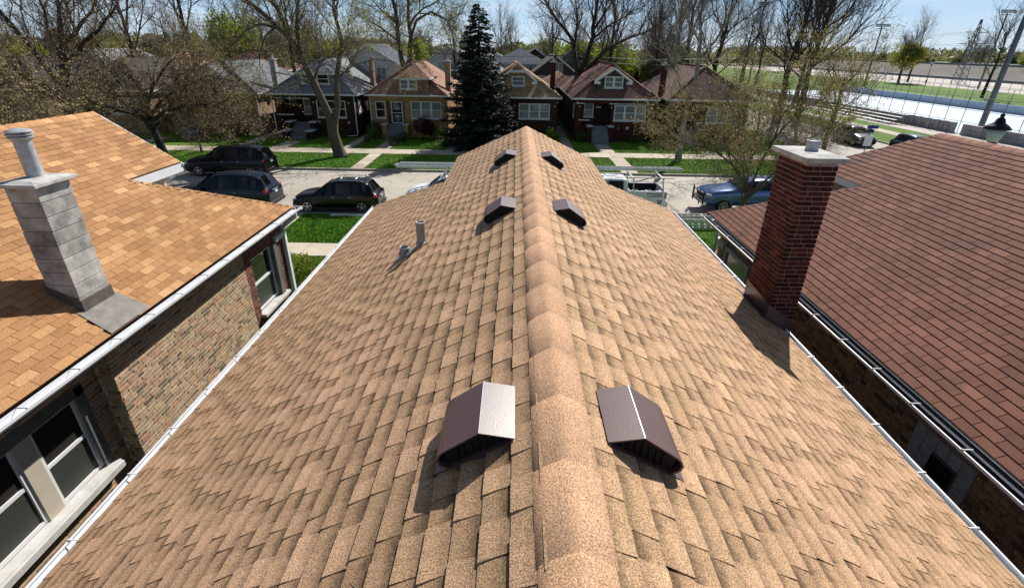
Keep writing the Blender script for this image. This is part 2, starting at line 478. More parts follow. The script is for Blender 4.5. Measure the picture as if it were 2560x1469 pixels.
M['dandelion'] = rough_mat('dandelion', (0.75, 0.55, 0.04), rough=0.8)


# vehicles
def paint(name, c, rough=0.18, spec=0.5, coat=1.0, metallic=0.0):
    return rough_mat(name, c, rough=rough, spec=spec, coat=coat, metallic=metallic)


M['car_black'] = paint('car_black', (0.004, 0.004, 0.006), rough=0.22, spec=0.2, coat=0.22)
M['car_navy'] = paint('car_navy', (0.006, 0.010, 0.022), rough=0.22, spec=0.2, coat=0.22)
M['car_plum'] = paint('car_plum', (0.007, 0.005, 0.009), rough=0.22, spec=0.2, coat=0.22)
M['car_white'] = paint('car_white', (0.84, 0.84, 0.84), 0.3, 0.3, 0.2)
M['car_blue'] = paint('car_blue', (0.035, 0.085, 0.25), metallic=0.3)
M['car_charcoal'] = paint('car_charcoal', (0.02, 0.02, 0.02))
M['tyre'] = rough_mat('tyre', (0.014, 0.014, 0.014), rough=0.85)
M['alloy'] = rough_mat('alloy', (0.5, 0.5, 0.52), rough=0.3, metallic=0.8)
M['chrome'] = rough_mat('chrome', (0.6, 0.6, 0.62), rough=0.15, metallic=0.9)
M['black_plastic'] = rough_mat('black_plastic', (0.012, 0.012, 0.013), rough=0.55)
M['red_lens'] = rough_mat('red_lens', (0.42, 0.012, 0.014), rough=0.15, spec=0.7)
M['clear_lens'] = rough_mat('clear_lens', (0.55, 0.56, 0.58), rough=0.15, spec=0.7)
M['plate'] = rough_mat('plate', (0.5, 0.55, 0.65), rough=0.4)
M['ink'] = rough_mat('ink', (0.02, 0.025, 0.035), rough=0.6)
M['sign_blue'] = rough_mat('sign_blue', (0.01, 0.03, 0.28), rough=0.4)
M['sign_white'] = rough_mat('sign_white', (0.7, 0.72, 0.75), rough=0.4)

# ------------------------------------------------------------ mesh building


def mesh_np(name, V, F, mats, tint=None, midx=None, smooth=False):
    """V (n,3); F (m,k) int array or list of lists"""
    me = bpy.data.meshes.new(name)
    if isinstance(F, np.ndarray):
        m, k = F.shape
        me.vertices.add(len(V))
        me.vertices.foreach_set('co', np.asarray(V, np.float32).ravel())
        me.loops.add(m * k)
        me.loops.foreach_set('vertex_index', F.astype(np.int32).ravel())
        me.polygons.add(m)
        me.polygons.foreach_set('loop_start', np.arange(0, m * k, k, dtype=np.int32))
        me.update(calc_edges=True)
    else:
        me.from_pydata([tuple(v) for v in V], [], F)
        me.update()
        m = len(F)
    for mt in mats:
        me.materials.append(mt)
    at = me.attributes.new('tint', 'FLOAT', 'FACE')
    at.data.foreach_set('value', np.full(m, 0.5, np.float32) if tint is None else np.asarray(tint, np.float32))
    if midx is not None:
        me.polygons.foreach_set('material_index', np.asarray(midx, np.int32))
    if smooth:
        me.polygons.foreach_set('use_smooth', np.ones(m, bool))
    return me


def wloc(o):
    p = Vector((0, 0, 0))
    while o is not None:
        p += o.location
        o = o.parent
    return p


def link(name, me, parent=None, kind=None, label=None):
    o = bpy.data.objects.new(name, me)
    COL.objects.link(o)
    if parent is not None:
        o.parent = parent
    if kind:
        o['kind'] = kind
    if label:
        o['label'] = label
    return o


def thing(name, label, cat, loc=(0, 0, 0), group=None, rz=0.0, kind=None):
    o = bpy.data.objects.new(name, None)
    o.empty_display_size = 0.2
    COL.objects.link(o)
    o.location = loc
    o.rotation_euler = (0, 0, rz)
    if kind:
        o['kind'] = kind
    else:
        o['label'] = label
        o['category'] = cat
    if group:
        o['group'] = group
    return o


def tag(o, label, cat, group=None):
    o['label'] = label
    o['category'] = cat
    if group:
        o['group'] = group
    return o


def kids(o):
    return list(o.children)


def copy_tree(o, parent=None):
    c = o.copy()
    COL.objects.link(c)
    c.parent = parent
    for ch in kids(o):
        copy_tree(ch, c)
    return c


class MB:
    def __init__(s):
        s.v, s.f, s.m, s.t = [], [], [], []

    def poly(s, pts, m=0, t=0.5):
        b = len(s.v)
        s.v.extend(tuple(p) for p in pts)
        s.f.append(list(range(b, b + len(pts))))
        s.m.append(m)
        s.t.append(t)
        return s

    def add(s, V, F, m=0, t=0.5):
        b = len(s.v)
        s.v.extend(tuple(p) for p in V)
        for f in F:
            s.f.append([b + i for i in f])
            s.m.append(m)
            s.t.append(t)
        return s

    def box(s, x0, x1, y0, y1, z0, z1, m=0, t=0.5):
        if x0 > x1: x0, x1 = x1, x0
        if y0 > y1: y0, y1 = y1, y0
        if z0 > z1: z0, z1 = z1, z0
        V = [(x0, y0, z0), (x1, y0, z0), (x1, y1, z0), (x0, y1, z0), (x0, y0, z1), (x1, y0, z1), (x1, y1, z1), (x0, y1, z1)]
        return s.add(V, BOXF, m, t)

    def hexa(s, V, m=0, t=0.5):
        return s.add(V, BOXF, m, t)

    def bar(s, p, q, wd, ht, m=0, t=0.5, up=(0, 0, 1)):
        p, q = Vector(p), Vector(q)
        d = (q - p).normalized()
        u = Vector(up)
        if abs(d.dot(u)) > 0.98:
            u = Vector((0, 1, 0))
        sx = d.cross(u).normalized() * wd / 2
        sz = sx.cross(d).normalized() * ht / 2
        V = [p - sx - sz, p + sx - sz, q + sx - sz, q - sx - sz, p - sx + sz, p + sx + sz, q + sx + sz, q - sx + sz]
        return s.add(V, BOXF, m, t)

    def tube(s, pts, rad, n=8, m=0, t=0.5, cap=True):
        pts = [Vector(p) for p in pts]
        if not hasattr(rad, '__len__'):
            rad = [rad] * len(pts)
        b = len(s.v)
        ref = None
        for i, p in enumerate(pts):
            d = (pts[min(i + 1, len(pts) - 1)] - pts[max(i - 1, 0)]).normalized()
            if ref is None:
                ref = Vector((0, 0, 1)) if abs(d.z) < 0.9 else Vector((1, 0, 0))
            x = d.cross(ref).normalized()
            y = d.cross(x).normalized()
            ref = -y if False else ref
            for k in range(n):
                a = 2 * math.pi * k / n
                s.v.append(tuple(p + (x * math.cos(a) + y * math.sin(a)) * rad[i]))
        for i in range(len(pts) - 1):
            for k in range(n):
                k2 = (k + 1) % n
                s.f.append([b + i * n + k, b + (i + 1) * n + k, b + (i + 1) * n + k2, b + i * n + k2])
                s.m.append(m)
                s.t.append(t)
        if cap:
            s.f.append([b + k for k in range(n)])
            s.f.append([b + (len(pts) - 1) * n + k for k in reversed(range(n))])
            s.m += [m, m]
            s.t += [t, t]
        return s

    def lathe(s, c, prof, n=16, m=0, t=0.5, axis='z'):
        b = len(s.v)
        for r, h in prof:
            for k in range(n):
                a = 2 * math.pi * k / n
                x, y = r * math.cos(a), r * math.sin(a)
                if axis == 'z':
                    s.v.append((c[0] + x, c[1] + y, c[2] + h))
                elif axis == 'y':
                    s.v.append((c[0] + x, c[1] + h, c[2] + y))
                else:
                    s.v.append((c[0] + h, c[1] + x, c[2] + y))
        for i in range(len(prof) - 1):
            for k in range(n):
                k2 = (k + 1) % n
                s.f.append([b + i * n + k, b + i * n + k2, b + (i + 1) * n + k2, b + (i + 1) * n + k])
                s.m.append(m)
                s.t.append(t)
        return s

    def extrude_y(s, prof, y0, y1, m=0, t=0.5, closed=True, cap=True):
        """prof: (x,z) list"""
        b = len(s.v)
        n = len(prof)
        s.v.extend((x, y0, z) for x, z in prof)
        s.v.extend((x, y1, z) for x, z in prof)
        for k in range(n if closed else n - 1):
            k2 = (k + 1) % n
            s.f.append([b + k, b + k2, b + n + k2, b + n + k])
            s.m.append(m)
            s.t.append(t)
        if cap and closed:
            s.f.append([b + k for k in reversed(range(n))])
            s.f.append([b + n + k for k in range(n)])
            s.m += [m, m]
            s.t += [t, t]
        return s

    def build(s, name, mats, parent=None, smooth=False, bevel=0.0, local=False, kind=None, label=None, fix=False):
        if not isinstance(mats, (list, tuple)):
            mats = [mats]
        mats = [M[x] if isinstance(x, str) else x for x in mats]
        V = np.array(s.v, float)
        if parent is not None and not local:
            V = V - np.array(wloc(parent))
        me = mesh_np(name, V, s.f, mats, s.t, s.m, smooth)
        if fix:
            bm = bmesh.new()
            bm.from_mesh(me)
            bmesh.ops.remove_doubles(bm, verts=bm.verts, dist=1e-4)
            bmesh.ops.recalc_face_normals(bm, faces=bm.faces)
            bm.to_mesh(me)
            bm.free()
        o = link(name, me, parent, kind, label)
        if bevel:
            md = o.modifiers.new('bevel', 'BEVEL')
            md.width = bevel
            md.segments = 2
            md.limit_method = 'ANGLE'
            md.angle_limit = R(35)
        return o


BOXF = [(0, 3, 2, 1), (4, 5, 6, 7), (0, 1, 5, 4), (1, 2, 6, 5), (2, 3, 7, 6), (3, 0, 4, 7)]


HEAD6 = [0, 0, 1, 1, 0, 0]


def set_head(me, n):
    at = me.attributes.new('head', 'FLOAT', 'POINT')
    at.data.foreach_set('value', np.tile(np.array(HEAD6, np.float32), n))


def emit(items, name, field, mat, parent, limit=300, smooth=False, top=0):
    """items: list of (verts, faces, tint, normal). The `limit` that show largest become parts, the rest one stuff part."""
    mats = [M[mat]] if isinstance(mat, str) else [mat]
    base = np.array(wloc(parent))
    sc = []
    for i, (V, F, t, n) in enumerate(items):
        V = np.asarray(V)
        c = V.mean(0)
        u, v, z = screen(c)
        if z < 0.3 or not (-40 < u < 2600 and -40 < v < 1510):
            sc.append(0)
            continue
        d = c - CAMP
        dist = np.linalg.norm(d)
        facing = max(0.0, -(d / dist) @ np.asarray(n)) if n is not None else 0.5
        e = V.max(0) - V.min(0)
        es = np.sort(e)
        sc.append(es[-1] * es[-2] / dist ** 2 * (0.05 + facing))
    order = np.argsort(-np.array(sc))
    big = [i for i in order[:limit] if sc[i] > 0]
    bigset = set(int(i) for i in big)
    for i in sorted(bigset):
        V, F, t, n = items[i]
        me = mesh_np(name, np.asarray(V) - base, [list(f) for f in F], mats, [t] * len(F), None, smooth)
        if len(V) == 6:
            set_head(me, 1)
        if top:
            me.polygons.foreach_set('use_smooth', [k < top for k in range(len(F))])
        link(name, me, parent)
    mb = MB()
    flags = []
    for i, (V, F, t, n) in enumerate(items):
        if i not in bigset:
            mb.add(V, F, 0, t)
            flags += [k < top for k in range(len(F))]
    if mb.v:
        o = mb.build(field, mats, parent, smooth=smooth)
        if len(items[0][0]) == 6:
            set_head(o.data, len(mb.v) // 6)
        if top:
            o.data.polygons.foreach_set('use_smooth', flags)
        o['kind'] = 'stuff'


# ------------------------------------------------------------ trees


def unit(v):
    return v / max(1e-9, np.linalg.norm(v))


def tubes(polys, sides):
    """polys: list of (pts (n,3), rad (n,)) -> V, F (quads) arrays, grouped by point count"""
    groups = {}
    for p, r in polys:
        groups.setdefault(len(p), []).append((p, r))
    VV, FF, off = [], [], 0
    for n, lst in groups.items():
        P = np.array([a for a, _ in lst])
        Rr = np.array([b for _, b in lst])
        m = len(lst)
        T = np.empty_like(P)
        T[:, 1:-1] = P[:, 2:] - P[:, :-2]
        T[:, 0] = P[:, 1] - P[:, 0]
        T[:, -1] = P[:, -1] - P[:, -2]
        T /= np.linalg.norm(T, axis=2, keepdims=True) + 1e-9
        ref = np.array([0.31, 0.93, 0.17])
        X = np.cross(T, ref)
        X /= np.linalg.norm(X, axis=2, keepdims=True) + 1e-9
        Y = np.cross(T, X)
        a = np.arange(sides) * 2 * math.pi / sides
        V = P[:, :, None, :] + (X[:, :, None, :] * np.cos(a)[None, None, :, None] + Y[:, :, None, :] * np.sin(a)[None, None, :, None]) * Rr[:, :, None, None]
        idx = np.arange(m * n * sides).reshape(m, n, sides)
        k2 = np.roll(idx, -1, axis=2)
        F = np.stack([idx[:, :-1], idx[:, 1:], k2[:, 1:], k2[:, :-1]], axis=-1).reshape(-1, 4)
        VV.append(V.reshape(-1, 3))
        FF.append(F + off)
        off += m * n * sides
    return np.concatenate(VV), np.concatenate(FF)


def leaves(P, size, rng, quad=True, droop=None):
    """little leaf faces at points P"""
    n = len(P)
    a = rng.normal(size=(n, 3))
    a /= np.linalg.norm(a, axis=1, keepdims=True)
    b = np.cross(a, rng.normal(size=(n, 3)))
    b /= np.linalg.norm(b, axis=1, keepdims=True) + 1e-9
    s = size * rng.uniform(0.5, 1.3, (n, 1))
    a = a * s
    b = b * s * 0.55
    V = np.stack([P - a, P + b * 0.9, P + a, P - b * 0.9], 1).reshape(-1, 3)
    F = np.arange(4 * n).reshape(n, 4)
    return V, F


class Tree:
    """recursive branching. par: per level dicts"""

    def __init__(s, seed, par, trop=0.12):
        s.rng = np.random.default_rng(seed)
        s.par = par
        s.out = [[] for _ in range(len(par) + 1)]
        s.tips = []
        s.trop = trop

    def limb(s, pts, r0, r1, lvl, sub=True):
        pts = [np.array(p, float) for p in pts]
        # resample with slight crookedness
        q = [pts[0]]
        for a, b in zip(pts[:-1], pts[1:]):
            k = max(1, int(np.linalg.norm(b - a) / 0.9))
            for i in range(1, k + 1):
                j = s.rng.normal(size=3) * 0.05 * min(1.0, np.linalg.norm(b - a)) * (i < k)
                q.append(a + (b - a) * i / k + j)
        q = np.array(q)
        t = np.linspace(0, 1, len(q))
        rad = r0 + (r1 - r0) * t ** 0.8
        s.out[min(lvl, len(s.out) - 1)].append((q, rad))
        if sub:
            s.spawn(q, rad, lvl, float(np.linalg.norm(np.diff(q, axis=0), axis=1).sum()))

    def spawn(s, q, rad, lvl, L):
        if lvl >= len(s.par):
            s.tips.append(q[1:])
            return
        p = s.par[lvl]
        rng = s.rng
        k = p['n'] if not isinstance(p['n'], tuple) else int(rng.integers(p['n'][0], p['n'][1] + 1))
        if p.get('per'):
            k = max(2, int(L * p['per']))
        az = rng.uniform(0, 6.28)
        n = len(q)
        for i in range(k):
            t = p['t0'] + (1 - p['t0']) * (i + rng.uniform(0.1, 0.9)) / k
            f = t * (n - 1)
            j = min(int(f), n - 2)
            pos = q[j] + (q[j + 1] - q[j]) * (f - j)
            d = unit(q[j + 1] - q[j])
            r = rad[j] + (rad[j + 1] - rad[j]) * (f - j)
            az += 2.4 + rng.uniform(-0.5, 0.5)
            x = unit(np.cross(d, [0.31, 0.93, 0.17]))
            y = np.cross(d, x)
            a = p['ang'] * rng.uniform(0.75, 1.25)
            nd = d * math.cos(a) + (x * math.cos(az) + y * math.sin(az)) * math.sin(a)
            l = p.get('len', 0) or L * p['lr'] * (1.15 - 0.6 * t)
            l *= rng.uniform(0.7, 1.3)
            s.branch(pos, nd, l, min(r * 0.75, max(p['r'] * rng.uniform(0.8, 1.2), 0.003)), lvl + 1, p)

    def branch(s, pos, d, L, r, lvl, p):
        rng = s.rng
        n = p['seg']
        st = L / n
        pts = [pos]
        wob = rng.normal(size=(n, 3)) * p['wob']
        tr = p.get('trop', s.trop)
        for i in range(n):
            d = unit(d + wob[i] + np.array([0, 0, tr]))
            pos = pos + d * st
            pts.append(pos)
        q = np.array(pts)
        rad = r * np.linspace(1, p.get('tip', 0.35), n + 1)
        s.out[min(lvl, len(s.out) - 1)].append((q, rad))
        s.spawn(q, rad, lvl, L)

    def build(s, root, bark, twig, leafm=None, leaf_n=0, leaf_size=0.05, spread=0.06, split=2, clip=None):
        base = np.array(wloc(root))
        a = [x for l in s.out[:split] for x in l]
        V, F = tubes(a, 7)
        me = mesh_np('trunk', V - base, F, [M[bark]], smooth=True)
        link('trunk', me, root)
        if len(s.out) > split:
            VV, FF, off = [], [], 0
            for k, l in enumerate(s.out[split:]):
                if not l:
                    continue
                V, F = tubes(l, 4 if k == 0 and len(s.out) - split > 2 else 3)
                VV.append(V)
                FF.append(F + off)
                off += len(V)
            me = mesh_np('branches', np.concatenate(VV) - base, np.concatenate(FF), [M[twig]], smooth=True)
            link('branches', me, root)
        if leafm and leaf_n and s.tips:
            P = np.concatenate(s.tips)
            i = s.rng.integers(0, len(P), leaf_n)
            Q = P[i] + s.rng.normal(size=(leaf_n, 3)) * spread
            V, F = leaves(Q, leaf_size, s.rng)
            cl = np.sin(Q[:, 0] * 1.7 + Q[:, 2] * 2.3) * 0.2 + np.sin(Q[:, 1] * 2.9 + Q[:, 2] * 1.1) * 0.12
            t = np.clip(0.5 + cl + s.rng.normal(size=leaf_n) * 0.22, 0, 1)
            link('crown', mesh_np('crown', V - base, F, [M[leafm]], t), root)
        return root

# ------------------------------------------------------------ ground, street, pavements


def sheet(name, x0, x1, y0, y1, z, mat, parent=None, kind='structure', nx=1, ny=1):
    mb = MB()
    for i in range(nx):
        for j in range(ny):
            a, b = x0 + (x1 - x0) * i / nx, x0 + (x1 - x0) * (i + 1) / nx
            c, d = y0 + (y1 - y0) * j / ny, y0 + (y1 - y0) * (j + 1) / ny
            mb.poly([(a, c, z), (b, c, z), (b, d, z), (a, d, z)])
    return mb.build(name, mat, parent, kind=kind)


sheet('ground', -3000, 3000, -600, 5000, -0.06, 'land')
sheet('street', -160, 36.9, 25.5, 35.85, 0.0, 'road')
sheet('cross_street', 26.6, 36.9, 35.85, 420, 0.0, 'road')
sheet('cross_street', 26.6, 36.9, -40, 25.5, 0.0, 'road')
sheet('lawn', -160, 26.3, -20, 25.3, 0.10, 'lawn')
sheet('lawn', -160, 26.3, 36.05, 70, 0.10, 'lawn')
sheet('lawn', 37.1, 46.2, -40, 400, 0.08, 'lawn')
sheet('rink_apron', 46.2, 50.4, -40, 160, 0.084, 'pale_path')
sheet('park_lawn', 77, 118, 20, 420, 0.02, 'lawn')
sheet('park_path', 118, 160, -40, 420, 0.02, 'pale_path')
sheet('park_lawn', 50.4, 77, 128, 420, 0.02, 'lawn')
sheet('back_alley', -160, 26.3, 73, 77, 0.112, 'concrete')


def kerb_run(x0, x1, y0, y1, z1, ln, axis='x'):
    root = thing('kerb', None, None, kind='structure', loc=((x0 + x1) / 2, (y0 + y1) / 2, 0))
    me = None
    mb = MB()
    mb.box(-ln / 2 + 0.012, ln / 2 - 0.012, -(y1 - y0) / 2, (y1 - y0) / 2, 0, z1) if axis == 'x' else mb.box(-(x1 - x0) / 2, (x1 - x0) / 2, -ln / 2 + 0.012, ln / 2 - 0.012, 0, z1)
    base = MB()
    if axis == 'x':
        base.box(x0, x1, y0 + 0.01, y1 - 0.01, -0.05, z1 - 0.015)
    else:
        base.box(x0 + 0.01, x1 - 0.01, y0, y1, -0.05, z1 - 0.015)
    base.build('kerb_bed', 'soil', root, kind='structure')
    n = int((x1 - x0) / ln) if axis == 'x' else int((y1 - y0) / ln)
    me = mesh_np('kerb_stone', np.array(mb.v), mb.f, [M['kerb']])
    for i in range(n):
        o = link('kerb_stone', me, root)
        if axis == 'x':
            o.location = (x0 + ln * (i + 0.5) - root.location.x, 0, random.uniform(-0.006, 0.004))
        else:
            o.location = (0, y0 + ln * (i + 0.5) - root.location.y, 0)
    return root


kerb_run(-60, 26.4, 35.86, 36.06, 0.14, 3.0)
kerb_run(-30, 24, 25.28, 25.48, 0.14, 3.0)
kerb_run(36.9, 37.1, 36, 150, 0.13, 4.0, 'y')
kerb_run(26.4, 26.6, 36.1, 72, 0.13, 4.0, 'y')


def slabs(name, x0, x1, y0, y1, z, nx, ny, jit=0.004, shear=0.0, gap=0.012):
    """a pavement of separate concrete slabs; shear shifts x by y"""
    root = thing(name, None, None, kind='structure', loc=((x0 + x1) / 2, (y0 + y1) / 2, z))
    bed = MB()
    bed.add([(x0, y0, z - 0.02), (x1, y0, z - 0.02), (x1 + shear, y1, z - 0.02), (x0 + shear, y1, z - 0.02)], [(0, 1, 2, 3)])
    bed.build('slab_bed', 'soil', root, kind='structure')
    for i in range(nx):
        for j in range(ny):
            a, b = x0 + (x1 - x0) * i / nx + gap, x0 + (x1 - x0) * (i + 1) / nx - gap
            c, d = y0 + (y1 - y0) * j / ny + gap, y0 + (y1 - y0) * (j + 1) / ny - gap
            s0, s1 = shear * j / ny, shear * (j + 1) / ny
            h = [z + random.uniform(-jit, jit) for _ in range(4)]
            mb = MB()
            zb = z - 0.06
            mb.hexa([(a + s0, c, zb), (b + s0, c, zb), (b + s1, d, zb), (a + s1, d, zb), (a + s0, c, h[0]), (b + s0, c, h[1]), (b + s1, d, h[2]), (a + s1, d, h[3])], 0, random.random())
            mb.build('slab', M['slab'], root)
    return root


t_ = NT('slab')
c_ = t_.mix(t_.ramp(t_.noise(1.1, 6, 0.65), [(0.32, (0, 0, 0)), (0.68, (1, 1, 1))]), (0.50, 0.425, 0.335), (0.39, 0.335, 0.265))
c_ = t_.mix(t_.ramp(t_.noise(5.0, 5, 0.7), [(0.58, (0, 0, 0)), (0.75, (0.5,) * 3)]), c_, (0.24, 0.2, 0.16))
f_ = t_.math('ADD', 0.86, t_.math('MULTIPLY', t_.tint(), 0.28))
c_ = t_.mix(1.0, c_, t_.n('CombineXYZ', X=f_, Y=f_, Z=t_.math('MULTIPLY', f_, 0.99)).outputs[0], 'MULTIPLY')
t_.base(c_)
t_.bump(t_.noise(120, 3, 0.7), 0.25, 0.01)
M['slab'] = t_.set(Roughness=0.92)

slabs('sidewalk', -46, 26, 41.75, 43.75, 0.118, 40, 1)
slabs('sidewalk', -21, 24, 19.45, 20.95, 0.118, 30, 1)
slabs('carriage_walk', -11.85, -10.85, 36.07, 41.73, 0.114, 1, 4)
slabs('carriage_walk', 7.7, 8.9, 36.07, 41.73, 0.114, 1, 4)
slabs('carriage_walk', -12.3, -10.9, 20.98, 25.27, 0.114, 1, 3, shear=-0.1)
slabs('front_walk', -20.9, -19.5, 43.78, 46.9, 0.114, 1, 2, shear=0.1)
slabs('front_walk', -12.0, -10.8, 43.78, 48.3, 0.114, 1, 3)
slabs('front_walk', 7.25, 8.55, 43.78, 47.9, 0.114, 1, 3, shear=0.1)
slabs('front_walk', -33.2, -32.0, 43.78, 48, 0.114, 1, 3)
slabs('front_walk', 16.2, 17.4, 43.78, 48, 0.114, 1, 3)
slabs('gangway', -24.2, -23.2, 43.78, 60, 0.114, 1, 11)
slabs('gangway', -14.85, -14.05, 43.78, 60, 0.114, 1, 11)
slabs('gangway', -5.9, -4.9, 43.78, 60, 0.114, 1, 11)
slabs('gangway', 4.3, 5.2, 43.78, 60, 0.114, 1, 11)
slabs('park_walk', 41.5, 43.3, 40, 150, 0.10, 1, 40)

# grass blades: tufts on the lawns in view


def grass_patch(x0, x1, y0, y1, n, h, holes=(), z=0.1):
    rng = np.random.default_rng(int(abs(x0 * 13 + y0 * 7)))
    P = np.stack([rng.uniform(x0, x1, n), rng.uniform(y0, y1, n)], 1)
    keep = np.ones(n, bool)
    for a, b, c, d in holes:
        keep &= ~((P[:, 0] > a) & (P[:, 0] < b) & (P[:, 1] > c) & (P[:, 1] < d))
    P = P[keep]
    n = len(P)
    cl = 0.6 + 0.5 * np.sin(P[:, 0] * 3.1 + np.sin(P[:, 1] * 2.3) * 2) * np.sin(P[:, 1] * 3.7 + np.sin(P[:, 0] * 1.9) * 2)
    hh = h * (0.5 + 0.6 * cl) * rng.uniform(0.5, 1.4, n)
    a = rng.uniform(0, 6.28, n)
    wd = 0.018 * rng.uniform(0.6, 1.4, n)
    dx, dy = np.cos(a) * wd, np.sin(a) * wd
    lx, ly = rng.normal(size=n) * hh * 0.5, rng.normal(size=n) * hh * 0.5
    V = np.zeros((n, 3, 3))
    V[:, 0] = np.stack([P[:, 0] - dx, P[:, 1] - dy, np.full(n, z)], 1)
    V[:, 1] = np.stack([P[:, 0] + dx, P[:, 1] + dy, np.full(n, z)], 1)
    V[:, 2] = np.stack([P[:, 0] + lx, P[:, 1] + ly, z + hh], 1)
    F = np.arange(3 * n).reshape(n, 3)
    me = mesh_np('grass', V.reshape(-1, 3), F, [M['blade']], np.clip(0.3 + 0.4 * cl + rng.normal(size=n) * 0.2, 0, 1))
    o = link('grass', me, kind='stuff')
    return o


WK = [(-20.9, -19.4, 43, 47), (-12.0, -10.8, 43, 48.4), (7.2, 8.7, 43, 48), (-24.2, -23.2, 43, 60), (-14.85, -14.05, 43, 60), (-5.9, -4.9, 43, 60), (4.3, 5.2, 43, 60)]
grass_patch(-10.9, -6.0, 21.0, 25.25, 32000, 0.09)
grass_patch(-10.9, -7.0, 15.5, 19.4, 14000, 0.07)
grass_patch(7.5, 14, 14.5, 19.4, 12000, 0.06)
grass_patch(7.5, 14, 21, 25.2, 12000, 0.06)
grass_patch(-26, 5, 36.1, 41.7, 52000, 0.08, [(-11.85, -10.85, 36, 42)])
grass_patch(5, 22, 36.1, 41.7, 26000, 0.08, [(7.7, 8.9, 36, 42)])
grass_patch(-26, 18, 43.8, 48.6, 60000, 0.08, WK)
mb = MB()
rng_ = np.random.default_rng(5)
for k in range(34):
    if k < 22:
        x, y = rng_.uniform(-10.3, -8.2), rng_.uniform(21.3, 24.6)
    else:
        x, y = rng_.uniform(-9.6, -8.0), rng_.uniform(18.7, 19.35)
    mb.lathe((x, y, 0.16), [(0.0, 0.02), (0.018, 0.015), (0.022, 0.0), (0.0, -0.012)], 6)
o = mb.build('dandelion_flowers', 'dandelion', kind='stuff')

# ------------------------------------------------------------ near roofs


class Slope:
    """one side of a gabled roof; q is the horizontal distance from the ridge"""

    def __init__(s, xr, zr, sl, side, qe):
        s.xr, s.zr, s.sl, s.side, s.qe = xr, zr, sl, side, qe
        s.co = 1 / math.sqrt(1 + sl * sl)
        s.nx, s.nz = side * sl * s.co, s.co

    def P(s, q, y, h=0.0):
        return (s.xr + s.side * q + s.nx * h, y, s.zr - s.sl * q + s.nz * h)

    @property
    def n(s):
        return np.array([s.nx, 0, s.nz])


WEDGEF = [(0, 1, 2, 3), (1, 0, 4, 5), (0, 3, 4), (2, 1, 5)]


def wedge(sl, q0, q1, y0a, y1a, y0b, y1b, h0, h1, jit=0.0):
    """tab from upper q0 to lower (butt) q1; y ranges at the top and bottom"""
    A = sl.P(q1, y0b, h1 + jit)
    B = sl.P(q1, y1b, h1 + jit)
    Cc = sl.P(q0, y1a, h0)
    D = sl.P(q0, y0a, h0)
    E_ = sl.P(q1, y0b, -0.004)
    G = sl.P(q1, y1b, -0.004)
    V = [A, B, Cc, D, E_, G]
    F = WEDGEF
    if sl.side > 0:
        F = WEDGEF
    else:
        F = [tuple(reversed(f)) for f in WEDGEF]
    return V, F


def shingle_items(sl, ymin, ymax, style, e, rng, qstart=0.0, holes=(), qd=0.0):
    """ymax(q) gives where the slope ends in the far direction"""
    items = []
    nc = int(math.ceil((sl.qe - qstart) / (e * sl.co)))
    for k in range(nc):
        q1 = sl.qe - k * e * sl.co
        q0 = max(q1 - e * sl.co * 1.12, 0.01)
        if q1 < 0.06:
            continue
        if (q0 + q1) / 2 < qd:
            yb, yt = ymax(min(q1, qd)), ymax(min(q0, qd))
        else:
            yb, yt = ymax(max(q1, qd + 1e-3)), ymax(max(q0, qd + 1e-3))
        y = ymin - rng.uniform(0, 0.3)
        if style == 'laminated':
            tooth = rng.random() < 0.5
            base = 0.35
            while y < yb:
                ln = rng.uniform(0.13, 0.26) if tooth else rng.uniform(0.10, 0.20)
                y1 = min(y + ln, yb)
                last = y1 >= yb - 1e-6
                h = 0.0125 if tooth else 0.007
                tn = (0.72 + rng.normal() * 0.14) if tooth else (0.40 + rng.normal() * 0.15)
                wob = rng.uniform(-0.012, 0.012)
                V, F = wedge(sl, q0, q1, y + wob, (yt if last else y1 + wob), y, y1, 0.001, h, rng.uniform(0, 0.0015))
                items.append((V, F, min(1, max(0, tn)), sl.n))
                y = y1
                tooth = not tooth
        elif style == 'blend':
            off = (k % 2) * 0.155 + rng.uniform(-0.02, 0.02)
            y = ymin - 0.31 + off
            while y < yb:
                y1 = min(y + 0.31, yb)
                last = y1 >= yb - 1e-6
                tn = min(1, max(0, rng.beta(2, 2.6)))
                if rng.random() < 0.06:
                    tn = rng.uniform(0.8, 1)
                ym = (y + y1) / 2
                if y1 - y > 0.03 and not any(a < (q0 + q1) / 2 < b and c < ym < d for a, b, c, d in holes):
                    V, F = wedge(sl, q0, q1, y + 0.004, (yt if last else y1 - 0.004), y + 0.004, y1 - (0 if last else 0.004), 0.001, 0.009, rng.uniform(0, 0.002))
                    items.append((V, F, tn, sl.n))
                y = y1
        else:  # three tab
            off = (k % 2) * 0.152 + rng.uniform(-0.008, 0.008)
            y = ymin - 0.305 + off
            while y < yb:
                y1 = min(y + 0.305, yb)
                last = y1 >= yb - 1e-6
                tn = min(1, max(0, 0.5 + rng.normal() * 0.17))
                if y1 - y > 0.03:
                    V, F = wedge(sl, q0, q1, y + 0.005, (yt if last else y1 - 0.005), y + 0.005, y1 - (0 if last else 0.005), 0.001, 0.011, rng.uniform(0, 0.002))
                    items.append((V, F, tn, sl.n))
                y = y1
    return items


